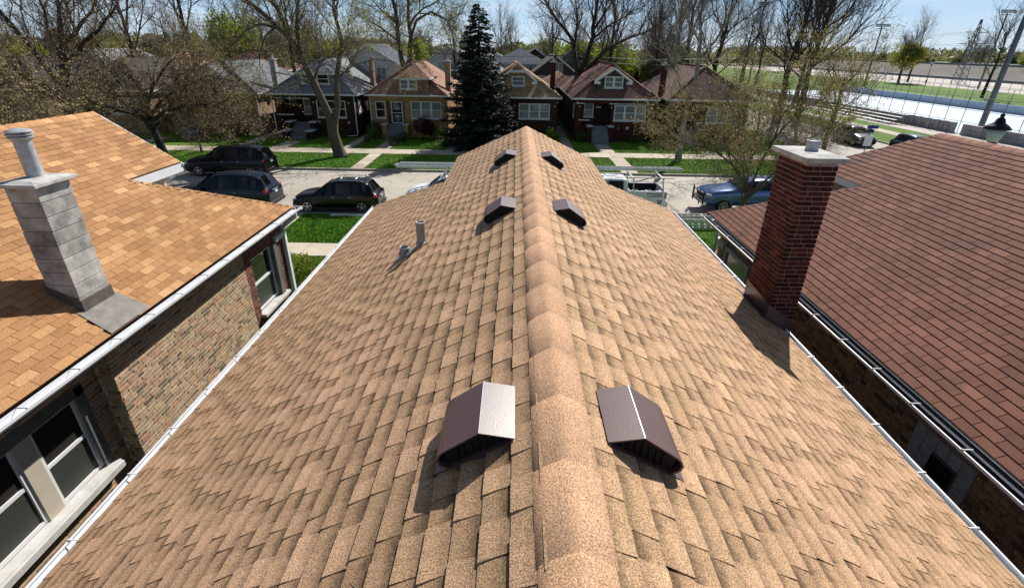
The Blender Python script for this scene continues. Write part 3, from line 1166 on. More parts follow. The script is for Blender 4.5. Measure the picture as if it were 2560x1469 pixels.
def cap_items(p0, p1, nl, nr, hw, e, rise, rng, raised=0.012, prof=5, wave=0.0):
    """bent cap shingles from p0 to p1 (thick end towards p1); nl, nr are unit vectors pointing down each side"""
    p0, p1 = np.array(p0, float), np.array(p1, float)
    L = np.linalg.norm(p1 - p0)
    d = (p1 - p0) / L
    nl, nr = np.array(nl, float), np.array(nr, float)
    up = -(nl + nr)
    up /= np.linalg.norm(up)
    n = max(1, int(round(L / e)))
    items = []
    for k in range(n):
        a, b = L * k / n, L * (k + 1) / n + 0.012
        V = []
        j = rng.uniform(-0.006, 0.006)
        for s_, h in ((a, 0.004), (b, raised)):
            wv = wave * (0.5 - 0.5 * math.cos(2 * math.pi * s_ / 0.46)) if wave else 0.0
            c = p0 + d * s_ + up * (h + rise + wv)
            for f in (-1, -0.62, -0.25, 0, 0.25, 0.62, 1):
                dr = nl if f < 0 else nr
                q = c + dr * abs(f) * (hw + j)
                if abs(f) < 0.5:
                    q = q + up * (-0.004 * (1 - abs(f) * 2.2))
                if abs(f) > 0.99:
                    q = q - up * (h * 0.6 + rise * 0.3 + wv * 0.85)
                V.append(q)
        V += [V[7] - up * 0.03, V[13] - up * 0.03, V[0] - up * 0.03, V[6] - up * 0.03]
        F = [(i, i + 1, i + 8, i + 7) for i in range(6)]
        F = [tuple(f) for f in F] + [(7, 8, 9, 10, 11, 12, 13, 15, 14), (0, 7, 14, 16), (13, 6, 17, 15)]
        items.append((V, F, rng.uniform(0.2, 0.9), up))
    return items


def down(sl):
    v = np.array([sl.side, 0, -sl.sl])
    return v / np.linalg.norm(v)


def near_roof(root, xr, zr, s, qe, ymin, ytip, qd, yfront, yinner, yhip, mat, deckm, style, e, caps, rng, sides, holes=None, wave=0.0, hw=0.15, rcap=0.012):
    """ridge along y, ending in a narrow dormer (qd half width, front at yfront, ridge stops at ytip),
    behind it the wide roof whose hips run from (qd, yinner) to (qe, yhip)"""
    rise_ = (yhip - yinner) / (qe - qd)

    def ymax(q):
        if q <= qd:
            return ytip + (yfront - ytip) * q / qd
        return yinner + rise_ * (q - qd)
    S_ = {sd: Slope(xr, zr, s, sd, qe) for sd in (-1, 1)}
    deck = MB()
    for sd in (-1, 1):
        sl = S_[sd]
        P = lambda q, y, h=-0.006: sl.P(q, y, h)
        top = [P(0, ymin), P(0, ytip), P(qd, yfront), P(qd, yinner), P(qe, yhip), P(qe, ymin)]
        low = [P(0, ymin, -0.09), P(0, ytip, -0.09), P(qd, yfront, -0.09), P(qd, yinner, -0.09), P(qe, yhip, -0.09), P(qe, ymin, -0.09)]
        if sd < 0:
            deck.add(top, [(0, 1, 2, 3), (0, 3, 4, 5)])
            deck.add(low, [(3, 2, 1, 0), (5, 4, 3, 0)])
        else:
            deck.add(top, [(3, 2, 1, 0), (5, 4, 3, 0)])
            deck.add(low, [(0, 1, 2, 3), (0, 3, 4, 5)])
        for i, j in ((1, 2), (2, 3), (3, 4), (4, 5)):
            deck.poly([top[i], top[j], low[j], low[i]])
    # front hip faces
    zd = zr - s * qd
    deck.poly([(xr - qd, yfront, zd - 0.01), (xr + qd, yfront, zd - 0.01), (xr, ytip, zr - 0.01)])
    ze = zr - s * qe
    deck.poly([(xr - qe, yhip, ze), (xr + qe, yhip, ze), (xr + qd, yinner, zd), (xr - qd, yinner, zd)])
    deck.build('roof_deck', deckm, root)
    # shingles
    items = []
    for sd in sides:
        items += shingle_items(S_[sd], ymin, ymax, style, e, rng, holes=(holes or {}).get(sd, ()), qd=qd)
    emit(items, 'shingle', 'shingle_field', mat, root)
    # caps: ridge, hips of the clipped end, hips of the wide roof
    ci = cap_items((xr, ymin, zr), (xr, ytip, zr), down(S_[-1]), down(S_[1]), hw, e * caps, 0.006, rng, raised=rcap, wave=wave)
    for sd in (-1, 1):
        dn = down(S_[sd])
        fr = np.array([0, 1, -(zr - zd) / max(0.3, (yfront - ytip))])
        fr /= np.linalg.norm(fr)
        a = np.array([xr + sd * qd, yfront, zd])
        b = np.array([xr, ytip, zr])
        if yfront - ytip > 0.5:
            def side_dirs(p, q, dn):
                ax = (np.array(q) - np.array(p)) / np.linalg.norm(np.array(q) - np.array(p))
                l = dn - ax * (dn @ ax)
                return l / np.linalg.norm(l)
            ax = (b - a) / np.linalg.norm(b - a)
            l1 = -ax * 0 + (np.array([0, -1, 0]) - ax * (np.array([0, -1, 0]) @ ax))
            nrm = S_[sd].n
            l1 = np.cross(nrm, ax)
            l1 = l1 if l1[1] < 0 else -l1
            n2 = np.cross(fr, np.array([1, 0, 0]))
            n2 = n2 if n2[2] > 0 else -n2
            l2 = np.cross(n2, ax)
            l2 = l2 if l2[1] > 0 else -l2
            l1, l2 = l1 / np.linalg.norm(l1), l2 / np.linalg.norm(l2)
            ci += cap_items(a, b, l1, l2, hw * 0.8, e * 1.6, 0.003, rng, 0.006)
        a = np.array([xr + sd * qe, yhip, ze])
        b = np.array([xr + sd * qd, yinner, zd])
        ax = (b - a) / np.linalg.norm(b - a)
        nrm = S_[sd].n
        l1 = np.cross(nrm, ax)
        l1 = l1 if l1[1] < 0 else -l1
        n2 = np.array([0, zd - ze, yhip - yinner])
        n2 = n2 / np.linalg.norm(n2)
        l2 = np.cross(n2, ax)
        l2 = l2 if l2[1] > 0 else -l2
        l1, l2 = l1 / np.linalg.norm(l1), l2 / np.linalg.norm(l2)
        ci += cap_items(a, b, l1, l2, hw * 0.8, e * 1.6, 0.003, rng, 0.006)
    emit(ci, 'cap_shingle', 'cap_shingle_row', caps_mat[mat], root, top=6)
    return S_, ymax


caps_mat = {'tan_shingle': 'tan_cap', 'orange_shingle': 'orange_shingle', 'maroon_shingle': 'maroon_shingle'}


def gutter(root, x, side, z, y0, y1, depth=0.10, width=0.12, mat='white_metal', inner=None, brk=0.75, brm='white_metal', ystart=None, bar_w=0.025):
    """trough along y; its back sits at x, it opens outwards on `side`"""
    t = 0.006
    pr = [(0, 0), (0, -depth), (0.75 * width, -depth), (0.8 * width, -depth * 0.55), (width, -depth * 0.45), (width, 0.0), (width - 0.018, 0.0), (width - 0.018, -0.012), (width - t, -0.012), (width - t, -depth * 0.42),
          (0.8 * width - t, -depth * 0.5), (0.75 * width - t, -depth + t), (t, -depth + t), (t, 0)]
    mb = MB()
    mb.extrude_y([(x + side * a, z + b) for a, b in pr], y0, y1, 0)
    if inner:
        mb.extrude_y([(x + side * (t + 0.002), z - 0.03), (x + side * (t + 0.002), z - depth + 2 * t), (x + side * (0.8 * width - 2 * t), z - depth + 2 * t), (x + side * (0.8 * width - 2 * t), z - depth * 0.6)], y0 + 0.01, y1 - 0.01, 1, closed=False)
    g = mb.build('gutter', [mat] + ([inner] if inner else []), root, fix=False)
    if brk:
        b = MB()
        b.box(0, width * 0.98, -bar_w / 2, bar_w / 2, -0.004, 0.004)
        b.box(width * 0.9, width * 1.01, -bar_w * 0.7, bar_w * 0.7, -0.003, 0.006)
        V = np.array(b.v)
        V[:, 0] *= side
        F = b.f if side > 0 else [list(reversed(f)) for f in b.f]
        me = mesh_np('bracket', V, F, [M[brm]])
        y = (ystart if ystart is not None else y0 + 0.4)
        while y < y1 - 0.1:
            o = link('bracket', me, g)
            o.location = Vector((x, y + random.uniform(-0.03, 0.03), z + 0.006)) - wloc(root)
            y += brk
    return g


def wall_x(mb, x0, x1, y0, y1, z0, z1, hole):
    a, b, c, d = hole
    mb.box(x0, x1, y0, a, z0, z1)
    mb.box(x0, x1, b, y1, z0, z1)
    mb.box(x0, x1, a, b, z0, c)
    mb.box(x0, x1, a, b, d, z1)


# ------------------------------------------------------------ brick pieces


def bricks_wall(axis, c, u0, u1, z0, z1, rng, holes=(), out=1, ln=0.205, ht=0.0575, gap=0.0165, depth=0.02, proud=0.005, cols=(0, 1), half=False, soldier=None):
    """axis 'x': wall plane x=c running along y; axis 'y': plane y=c running along x. out: which way it faces"""
    items = []
    row = 0
    z = z0
    while z + ht * 0.5 < z1:
        u = u0 - (rng.uniform(0, ln) if not half else (0 if row % 2 else ln / 2 + gap / 2))
        while u < u1:
            l = ln if rng.random() > 0.14 or half else ln * 0.48
            a, b = max(u, u0), min(u + l, u1)
            zt = min(z + ht, z1)
            if b - a > 0.03:
                cm, zm = (a + b) / 2, (z + zt) / 2
                segs = [(a, b)]
                for h0, h1, hz0, hz1 in holes:
                    if hz0 - ht * 0.3 < zm < hz1 + ht * 0.3:
                        ns = []
                        for p, q in segs:
                            if q <= h0 or p >= h1:
                                ns.append((p, q))
                            else:
                                if p < h0 - 0.03: ns.append((p, h0))
                                if q > h1 + 0.03: ns.append((h1, q))
                        segs = ns
                for p, q in segs:
                    pr = proud + rng.uniform(-0.003, 0.003)
                    o0, o1 = c - out * depth, c + out * pr
                    j = rng.uniform(-0.0015, 0.0015, 4)
                    if axis == 'x':
                        lo, hi = min(o0, o1), max(o0, o1)
                        V = [(lo, p, z + j[0]), (hi, p, z + j[0]), (hi, q, z + j[1]), (lo, q, z + j[1]), (lo, p, zt + j[2]), (hi, p, zt + j[2]), (hi, q, zt + j[3]), (lo, q, zt + j[3])]
                        n = (out, 0, 0)
                    else:
                        lo, hi = min(o0, o1), max(o0, o1)
                        V = [(p, lo, z + j[0]), (q, lo, z + j[1]), (q, hi, z + j[1]), (p, hi, z + j[0]), (p, lo, zt + j[2]), (q, lo, zt + j[3]), (q, hi, zt + j[3]), (p, hi, zt + j[2])]
                        n = (0, out, 0)
                    items.append((V, BOXF, float(rng.uniform(*cols)), np.array(n, float)))
            u += l + gap
        z += ht + gap
        row += 1
    return items


def sash_window(root, axis, c, out, u0, u1, z0, z1, fw=0.05, frame='white_paint', upper='glass', lower='glass_screen', name='window', rail=True, dep=0.05):
    """double hung window lying in plane c, facing out"""
    def bx(mb, a, b, p, q, d0, d1, m=0):
        lo, hi = sorted((c + out * d0, c + out * d1))
        if axis == 'x':
            mb.box(lo, hi, a, b, p, q, m)
        else:
            mb.box(a, b, lo, hi, p, q, m)
    f = MB()
    bx(f, u0, u0 + fw, z0, z1, -0.03, dep)
    bx(f, u1 - fw, u1, z0, z1, -0.03, dep)
    bx(f, u0 + fw, u1 - fw, z0, z0 + fw, -0.03, dep - 0.004)
    bx(f, u0 + fw, u1 - fw, z1 - fw, z1, -0.03, dep - 0.004)
    zm = (z0 + z1) / 2
    if rail:
        bx(f, u0 + fw, u1 - fw, zm - 0.028, zm + 0.028, -0.02, dep - 0.012)
    fo = f.build(name, frame, root)
    for (p, q, m, dd) in (((zm + 0.028, z1 - fw, upper, 0.006), (z0 + fw, zm - 0.028, lower, 0.018)) if rail else ((z0 + fw, z1 - fw, upper, 0.006),)):
        g = MB()
        bx(g, u0 + fw, u1 - fw, p, q, dd - 0.01, dd)
        g.build('pane', m, fo)
    return fo

# ------------------------------------------------------------ our house
rng = np.random.default_rng(11)
ours = thing('bungalow', 'tan shingled bungalow with six brown metal vents along its ridge', 'house', (0.25, 5, 0))
wl = MB()
wl.box(-3.45, 3.95, -2.2, 13.0, 0.05, 4.0)
wl.box(-1.2, 1.7, 9.5, 13.1, 3.9, 5.38)
wl.build('wall', 'fb_red', ours)
sf = MB()
sf.box(-3.74, -3.46, -2.4, 13.2, 3.985, 4.03)
sf.box(3.96, 4.24, -2.4, 13.2, 3.985, 4.03)
sf.box(-3.6, 4.1, 13.02, 13.3, 3.985, 4.03)
sf.build('soffit', 'white_paint', ours)
for x0, x1 in ((-2.8, -0.3), (1.2, 3.3)):
    sash_window(ours, 'y', 13.03, 1, x0, x1, 1.7, 3.3)
near_roof(ours, 0.25, 6.45, 0.58, 4.0, -2.4, 11.9, 1.75, 13.5, 10.75, 13.35, 'tan_shingle', 'deck_tan', 'laminated', 0.145, 3.1, rng, (-1, 1), wave=0.012, hw=0.168, rcap=0.007)
fb = MB()
for sd in (-1, 1):
    x = 0.25 + sd * 1.72
    fb.box(x - sd * 0.02, x, 10.9, 13.46, 5.18, 5.40)
fb.build('fascia', 'white_paint', ours)
gutter(ours, -3.745, -1, 4.115, -2.4, 13.3, brk=0.72, brm='white_metal', bar_w=0.009, ystart=0.1)
gutter(ours, 4.245, 1, 4.115, -2.4, 6.94, brk=0.72, brm='white_metal', bar_w=0.012, ystart=0.35)
gutter(ours, 4.245, 1, 4.115, 7.86, 13.3, brk=0.72, brm='white_metal', bar_w=0.012, ystart=8.2)

SL_ = {sd: Slope(0.25, 6.45, 0.58, sd, 4.0) for sd in (-1, 1)}


def roof_vent(sd, y0, y1):
    sl = SL_[sd]
    xr = 0.25

    def Z(q, h):
        return (xr + sd * q, 6.45 - 0.58 * q + h)
    prof = [Z(0.226, 0.024), Z(0.403, 0.155), Z(0.585, 0.134), Z(0.608, 0.122), Z(0.620, 0.098), Z(0.608, 0.06), Z(0.565, 0.012)]
    pin = [Z(0.56, 0.02), Z(0.598, 0.062), Z(0.608, 0.096), Z(0.600, 0.113), Z(0.580, 0.124), Z(0.403, 0.150), Z(0.235, 0.020)]
    mb = MB()
    pr = prof + pin
    if sd > 0:
        pr = pr[::-1]
    mb.extrude_y(pr, y0, y1, 0, cap=True)
    v = mb.build('roof_vent', 'brown_metal', ours, fix=True)
    # flange lying on the shingles
    fl = MB()
    a = [sl.P(0.24, y0 - 0.005, 0.016), sl.P(0.625, y0 - 0.005, 0.016), sl.P(0.62, y1 + 0.02, 0.016), sl.P(0.24, y1 + 0.02, 0.016)]
    b = [sl.P(0.24, y0 - 0.005, 0.0), sl.P(0.625, y0 - 0.005, 0.0), sl.P(0.62, y1 + 0.02, 0.0), sl.P(0.24, y1 + 0.02, 0.0)]
    fl.hexa(b + a)
    fl.build('flange', 'brown_metal', v)
    # throat with louvres
    g = MB()
    y0i, y1i = y0 + 0.03, y1 - 0.03
    q = [0.235, 0.40, 0.545]
    top = [0.02, 0.098, 0.085]
    pts0 = [Z(0.245, 0.0), Z(0.56, 0.0), Z(0.585, 0.105), Z(0.403, 0.128), Z(0.27, 0.045)]
    if sd < 0:
        pts0 = pts0[::-1]
    g.extrude_y(pts0, y0i, y1i)
    g.build('throat', 'black_mesh', v, fix=True)
    lv = MB()
    for k in range(7):
        qq = 0.30 + k * 0.036
        h = 0.085 if qq > 0.36 else 0.05
        zc = 6.45 - 0.58 * qq
        lv.box(xr + sd * qq - 0.004, xr + sd * qq + 0.004, y0i - 0.012, y0i - 0.003, zc + 0.015, zc + 0.015 + h)
    lv.build('louvre_bars', 'black_mesh', v)['kind'] = 'stuff'
    # pale strip along the crease: the highlight is put into its colour
    se = MB()
    p = Z(0.403, 0.156)
    se.box(p[0] - 0.002, p[0] + 0.002, y0, y1, p[1] - 0.004, p[1] + 0.0015)
    se.build('crease_glint', 'alu', v)


for sd, a, b in ((-1, 1.88, 2.30), (1, 1.865, 2.285), (-1, 5.79, 6.21), (1, 5.72, 6.14), (-1, 9.04, 9.46), (1, 8.93, 9.35)):
    roof_vent(sd, a, b)


def pipe_on_roof(x, y, r, h, plug):
    z = 6.45 - 0.58 * (0.25 - x)
    mb = MB()
    mb.lathe((x, y, z), [(r, -0.05), (r, h), (r - 0.008, h + 0.003), (r - 0.012, h), (r - 0.012, h - (0.015 if plug else 0.1))], 20, 0)
    mb.lathe((x, y, z), [(r - 0.012, h - (0.015 if plug else 0.1)), (0.001, h - (0.015 if plug else 0.1))], 20, 1 if plug else 2)
    mb.lathe((x, y, z), [(r + 0.014, -0.05), (r + 0.012, 0.05), (r + 0.002, 0.055)], 20, 0)
    o = mb.build('vent_pipe', ['pipe_grey', 'galv', 'black_mesh'], ours, smooth=True)
    o.modifiers.new('es', 'EDGE_SPLIT').split_angle = R(40)
    sl = SL_[-1]
    q = 0.25 - x
    f = MB()
    a = [sl.P(q - 0.12, y - 0.11, 0.017), sl.P(q + 0.13, y - 0.11, 0.017), sl.P(q + 0.13, y + 0.12, 0.017), sl.P(q - 0.12, y + 0.12, 0.017)]
    b = [sl.P(q - 0.12, y - 0.11, 0.0), sl.P(q + 0.13, y - 0.11, 0.0), sl.P(q + 0.13, y + 0.12, 0.0), sl.P(q - 0.12, y + 0.12, 0.0)]
    f.hexa([b[0], b[3], b[2], b[1], a[0], a[3], a[2], a[1]])
    f.build('flashing', 'pipe_grey' if plug is False else 'tan_shingle', o)


pipe_on_roof(-1.28, 6.56, 0.062, 0.33, True)
pipe_on_roof(-1.50, 6.46, 0.07, 0.13, False)

# brick chimney on our roof (part of the house: bricks are its pieces)
ch = MB()
ch.box(4.032, 4.44, 6.992, 7.79, 3.6, 6.70)
chim = ch.build('chimney', 'mortar_pink', ours)


def chimney_bricks(x0, x1, y0, y1, z0, z1, rng):
    """pinwheel rings: end bricks lap the corners on alternate rows"""
    out = []
    ht, gap, w_ = 0.055, 0.0155, 0.09
    z, row = z0, 0
    while z + ht < z1 + 0.01:
        lap = row % 2

        def run(axis, a, b, lo, hi, n, nrm, off):
            tot = b - a
            ln = (tot + gap) / n - gap
            cuts = []
            if off:
                u = a
                first = ln * 0.5
                cuts.append((u, u + first))
                u += first + gap
                while u < b - 0.02:
                    cuts.append((u, min(u + ln, b)))
                    u += ln + gap
            else:
                u = a
                for i in range(n):
                    cuts.append((u, u + ln))
                    u += ln + gap
            for p, q in cuts:
                if q - p < 0.015:
                    continue
                j = rng.uniform(-0.003, 0.003)
                if axis == 'y':
                    V = [(lo + j, p, z), (hi, p, z), (hi, q, z), (lo + j, q, z), (lo + j, p, z + ht), (hi, p, z + ht), (hi, q, z + ht), (lo + j, q, z + ht)]
                else:
                    V = [(p, lo + j, z), (q, lo + j, z), (q, hi, z), (p, hi, z), (p, lo + j, z + ht), (q, lo + j, z + ht), (q, hi, z + ht), (p, hi, z + ht)]
                out.append((V, BOXF, float(rng.uniform(0, 1)), np.array(nrm, float)))
        if lap:
            run('y', y0, y1, x0, x0 + w_, 4, (-1, 0, 0), rng.random() < 0.5)
            run('x', x0 + w_ + gap, x1, y0, y0 + w_, 2, (0, -1, 0), rng.random() < 0.4)
            run('y', y0 + w_ + gap, y1, x1 - w_, x1, 4, (1, 0, 0), 0)
            run('x', x0 + w_ + gap, x1 - w_ - gap, y1 - w_, y1, 1, (0, 1, 0), 0)
        else:
            run('x', x0, x1, y0, y0 + w_, 2, (0, -1, 0), rng.random() < 0.5)
            run('y', y0 + w_ + gap, y1, x0, x0 + w_, 4, (-1, 0, 0), rng.random() < 0.4)
            run('y', y0 + w_ + gap, y1 - w_ - gap, x1 - w_, x1, 3, (1, 0, 0), 0)
            run('x', x0 + w_ + gap, x1, y1 - w_, y1, 2, (0, 1, 0), 0)
        z += ht + gap
        row += 1
    return out


emit(chimney_bricks(4.02, 4.452, 6.98, 7.80, 3.98, 6.70, rng), 'brick', 'brick_courses', 'chimney_brick', chim)
cp = MB()
cp.hexa([(3.93, 6.88, 6.705), (4.55, 6.9, 6.705), (4.55, 7.9, 6.705), (3.93, 7.9, 6.705), (3.93, 6.88, 6.775), (4.55, 6.9, 6.77), (4.55, 7.9, 6.77), (3.93, 7.9, 6.775)])
cp.hexa([(3.95, 6.90, 6.772), (4.53, 6.92, 6.768), (4.53, 7.88, 6.768), (3.95, 7.88, 6.772), (4.13, 7.1, 6.80), (4.38, 7.1, 6.80), (4.38, 7.68, 6.80), (4.13, 7.68, 6.80)])
cp.build('cap', 'cap_concrete', chim, bevel=0.012)
fl = MB()
fl.lathe((4.27, 7.42, 6.77), [(0.088, 0.0), (0.088, 0.16), (0.082, 0.162), (0.078, 0.16), (0.078, 0.04), (0.0, 0.04)], 16)
fl.build('flue_liner', 'galv', chim)
sk = MB()
sr = SL_[1]


def rz_(x):
    return 6.45 - 0.58 * (x - 0.25)


# sheet metal skirt, higher on the uphill side
x0, x1, y0, y1 = 4.004, 4.468, 6.964, 7.816
sk.hexa([(x0, y0, 3.95), (x1, y0, 3.85), (x1, y1, 3.85), (x0, y1, 3.95), (x0, y0, rz_(x0) + 0.25), (x1, y0, rz_(x1) + 0.22), (x1, y1, rz_(x1) + 0.22), (x0, y1, rz_(x0) + 0.30)])
a = [sr.P(3.63, 6.86, 0.0), sr.P(4.02, 6.86, 0.0), sr.P(4.02, 7.93, 0.0), sr.P(3.63, 7.93, 0.0)]
b = [sr.P(3.63, 6.86, 0.02), sr.P(4.02, 6.86, 0.02), sr.P(4.02, 7.93, 0.02), sr.P(3.63, 7.93, 0.02)]
sk.hexa(a + b)
sk.build('skirt_flashing', 'brown_metal', chim)

# ------------------------------------------------------------ left neighbour
rng = np.random.default_rng(23)
lh = thing('bungalow', 'orange shingled bungalow with grey block chimney and common brick side wall', 'house', (-9.6, 5, 0))
wl = MB()
wl.box(-12.9, -6.66, -2, 12.78, 0.05, 4.02)
wall_x(wl, -6.66, -6.262, 6.452, 12.78, 0.05, 4.02, (10.98, 12.30, 1.96, 3.42))
wall_x(wl, -6.66, -6.512, -2, 6.452, 0.05, 4.02, (3.0, 6.13, 1.80, 3.45))
wl.box(-10.9, -8.3, 9.5, 11.8, 4.0, 5.6)
wl.build('wall', 'mortar_tan', lh)
near_roof(lh, -9.6, 6.6, 0.685, 3.63, -2.0, 11.95, 1.63, 12.05, 10.25, 13.15, 'orange_shingle', 'deck_orange', 'blend', 0.128, 1.6, rng, (1,), hw=0.14,
          holes={1: [(3.25, 3.63, 6.5, 7.15)]})
ot = MB()
ot.add([(-9.62, -2, 6.6), (-9.62, 11.95, 6.6), (-11.25, 12.05, 5.49), (-11.25, 10.25, 5.49), (-13.24, 13.15, 4.12), (-13.24, -2, 4.12)], [(0, 1, 2, 3), (0, 3, 4, 5)])
ot.build('roof_slope', 'fr_tan', lh)
# gable under the narrow end: wall, fascia boards
gb = MB()
zb = 6.6 - 0.685 * 1.3
gb.poly([(-10.9, 11.8, 4.0), (-8.3, 11.8, 4.0), (-8.3, 11.8, zb - 0.1), (-9.6, 11.8, 6.4), (-10.9, 11.8, zb - 0.1)])
gb.build('gable', 'fb_tan', lh)
fs = MB()
fs.hexa([(-7.99, 10.2, 5.27), (-7.965, 10.2, 5.27), (-7.965, 12.06, 5.27), (-7.99, 12.06, 5.27), (-7.99, 10.2, 5.455), (-7.965, 10.2, 5.455), (-7.965, 12.06, 5.455), (-7.99, 12.06, 5.455)])
fs.bar((-7.97, 12.07, 5.36), (-9.6, 12.0, 6.47), 0.03, 0.18)
fs.box(-8.3, -7.99, 10.3, 12.0, 5.27, 5.29)
fs.build('fascia', 'white_metal', lh)
# eave: fascia, soffit, gutter
ev = MB()
ev.box(-5.975, -5.955, -2, 13.1, 3.93, 4.06)
ev.box(-6.25, -5.975, 6.46, 13.1, 3.935, 3.96)
ev.box(-6.5, -5.975, -2, 6.46, 3.935, 3.96)
ev.build('soffit', 'drip_edge', lh)
gutter(lh, -5.95, 1, 4.075, -2, 13.2, depth=0.09, width=0.145, brk=0.78, brm='drip_edge', bar_w=0.007, ystart=3.2)
# short return of the gutter round the far corner
gr_ = MB()
gr_.box(-6.5, -5.8, 13.2, 13.33, 3.985, 4.0)
gr_.box(-6.5, -5.8, 13.32, 13.335, 3.985, 4.075)
gr_.box(-5.815, -5.8, 13.2, 13.335, 3.985, 4.075)
gr_.build('gutter_return', 'white_metal', lh)
# bricks of the side wall
it = []
WIN2 = (10.98, 12.30, 1.96, 3.42)
it += bricks_wall('x', -6.261, 6.45, 10.70, 1.2, 3.93, rng, out=1, cols=(0, 1))
n1 = len(it)
it += bricks_wall('x', -6.511, 1.6, 6.43, 0.9, 3.93, rng, holes=[(2.9, 6.02, 1.7, 3.42)], out=1)
it += bricks_wall('y', 6.445, -6.49, -6.262, 0.9, 3.93, rng, out=-1, ln=0.1)
emit(it, 'brick', 'brick_courses', 'common_brick', lh)
it = bricks_wall('x', -6.256, 10.71, 12.79, 1.2, 3.93, rng, holes=[WIN2], out=1)
fw_ = thing('brick_panel', None, None, kind=None) if False else None
pn = MB()
pn.box(-6.275, -6.258, 10.70, 12.80, 1.1, 1.96)
pn.box(-6.275, -6.258, 10.70, 10.98, 1.96, 3.93)
pn.box(-6.275, -6.258, 12.30, 12.80, 1.96, 3.93)
pn.box(-6.275, -6.258, 10.98, 12.30, 3.42, 3.93)
po = pn.build('face_brick_panel', 'mortar_pink', lh)
emit(it, 'brick', 'brick_courses', 'face_brick', po)
# far window with recessed frame, stone sill and lintel end
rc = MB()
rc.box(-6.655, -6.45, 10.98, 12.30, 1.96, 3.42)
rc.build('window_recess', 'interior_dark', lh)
sash_window(lh, 'x', -6.36, 1, 11.03, 12.10, 2.02, 3.40, fw=0.05, upper='glass', lower='glass_screen')
tr = MB()
tr.box(-6.40, -6.20, 12.10, 12.30, 1.98, 3.42)
tr.build('window_trim', 'drip_edge', lh)
si = MB()
si.box(-6.34, -6.12, 10.93, 12.42, 1.90, 1.98)
si.build('sill', 'dull_white', lh, bevel=0.008)
li = MB()
li.box(-6.27, -6.16, 12.22, 12.80, 3.42, 3.55)
li.build('lintel_end', 'dull_white', lh, bevel=0.008)
# downspout with round elbow at the far corner
ds = MB()
ds.tube([(-5.88, 12.95, 3.98), (-5.88, 12.95, 3.9), (-6.02, 12.88, 3.8), (-6.16, 12.80, 3.68)], 0.06, 10)
ds.box(-6.25, -6.15, 12.72, 12.83, 0.2, 3.70)
ds.build('downspout', 'white_metal', lh)
# near window group in the recessed wall
jb = MB()
jb.box(-6.62, -6.50, 5.99, 6.13, 1.86, 3.4)
jb.box(-6.62, -6.50, 3.0, 6.13, 3.26, 3.45)
jb.build('window_trim', 'drip_edge', lh)
ml = MB()
ml.box(-6.62, -6.535, 4.94, 5.19, 1.88, 3.26)
ml.build('mullion', 'beige_paint', lh)
ml = MB()
ml.box(-6.62, -6.535, 3.9, 4.13, 1.88, 3.26)
ml.build('mullion', 'beige_paint', lh)
for a, b in ((5.19, 5.99), (4.13, 4.94), (3.1, 3.9)):
    sash_window(lh, 'x', -6.60, 1, a, b, 1.90, 3.26, fw=0.055, upper='interior_dark', lower='glass_screen', dep=0.045)
si = MB()
si.box(-6.62, -6.40, 2.6, 6.16, 1.80, 1.885)
si.box(-6.415, -6.36, 2.6, 6.16, 1.745, 1.86)
si.build('sill', 'dull_white', lh, bevel=0.008)
for x0_, x1_ in ((-12.2, -10.0), (-9.0, -7.0)):
    sash_window(lh, 'y', 12.80, 1, x0_, x1_, 1.7, 3.3)

# grey block chimney with metal flue
lc = MB()
lc.box(-6.80, -6.415, 6.575, 7.105, 3.9, 6.27)
lchim = lc.build('chimney', 'mortar_grey', lh)
z = 4.02
k = 0
while z < 6.22:
    b = MB()
    zt = min(z + 0.205, 6.275)
    e = 0.006
    b.box(-6.81 - random.uniform(0, e), -6.40 + random.uniform(0, e), 6.56 - random.uniform(0, e), 7.12, z, zt - 0.008, 0, random.random())
    b.build('concrete_block', 'concrete_block', lchim, bevel=0.006)
    z += 0.205
cp = MB()
cp.hexa([(-6.90, 6.47, 6.28), (-6.31, 6.47, 6.28), (-6.31, 7.21, 6.28), (-6.90, 7.21, 6.28), (-6.90, 6.47, 6.33), (-6.31, 6.47, 6.33), (-6.31, 7.21, 6.33), (-6.90, 7.21, 6.33)])
cp.hexa([(-6.86, 6.51, 6.33), (-6.35, 6.51, 6.33), (-6.35, 7.17, 6.33), (-6.86, 7.17, 6.33), (-6.78, 6.6, 6.355), (-6.45, 6.6, 6.355), (-6.45, 7.08, 6.355), (-6.78, 7.08, 6.355)])
cp.build('cap', 'cap_concrete', lchim, bevel=0.008)
fl = MB()
fl.lathe((-6.64, 6.90, 6.34), [(0.10, 0), (0.10, 0.50), (0.097, 0.50)], 20)
fl.lathe((-6.64, 6.90, 6.34), [(0.115, 0.50), (0.145, 0.53), (0.145, 0.545), (0.12, 0.55), (0.15, 0.565), (0.15, 0.58), (0.12, 0.585), (0.15, 0.60), (0.15, 0.612), (0.12, 0.632), (0.06, 0.645), (0.0, 0.65)], 24)
o = fl.build('flue_pipe', 'galv', lchim, smooth=True)
o.modifiers.new('es', 'EDGE_SPLIT').split_angle = R(35)
ls = Slope(-9.6, 6.6, 0.685, 1, 3.63)
sk = MB()


def lz(x):
    return 6.6 - 0.685 * (x + 9.6)


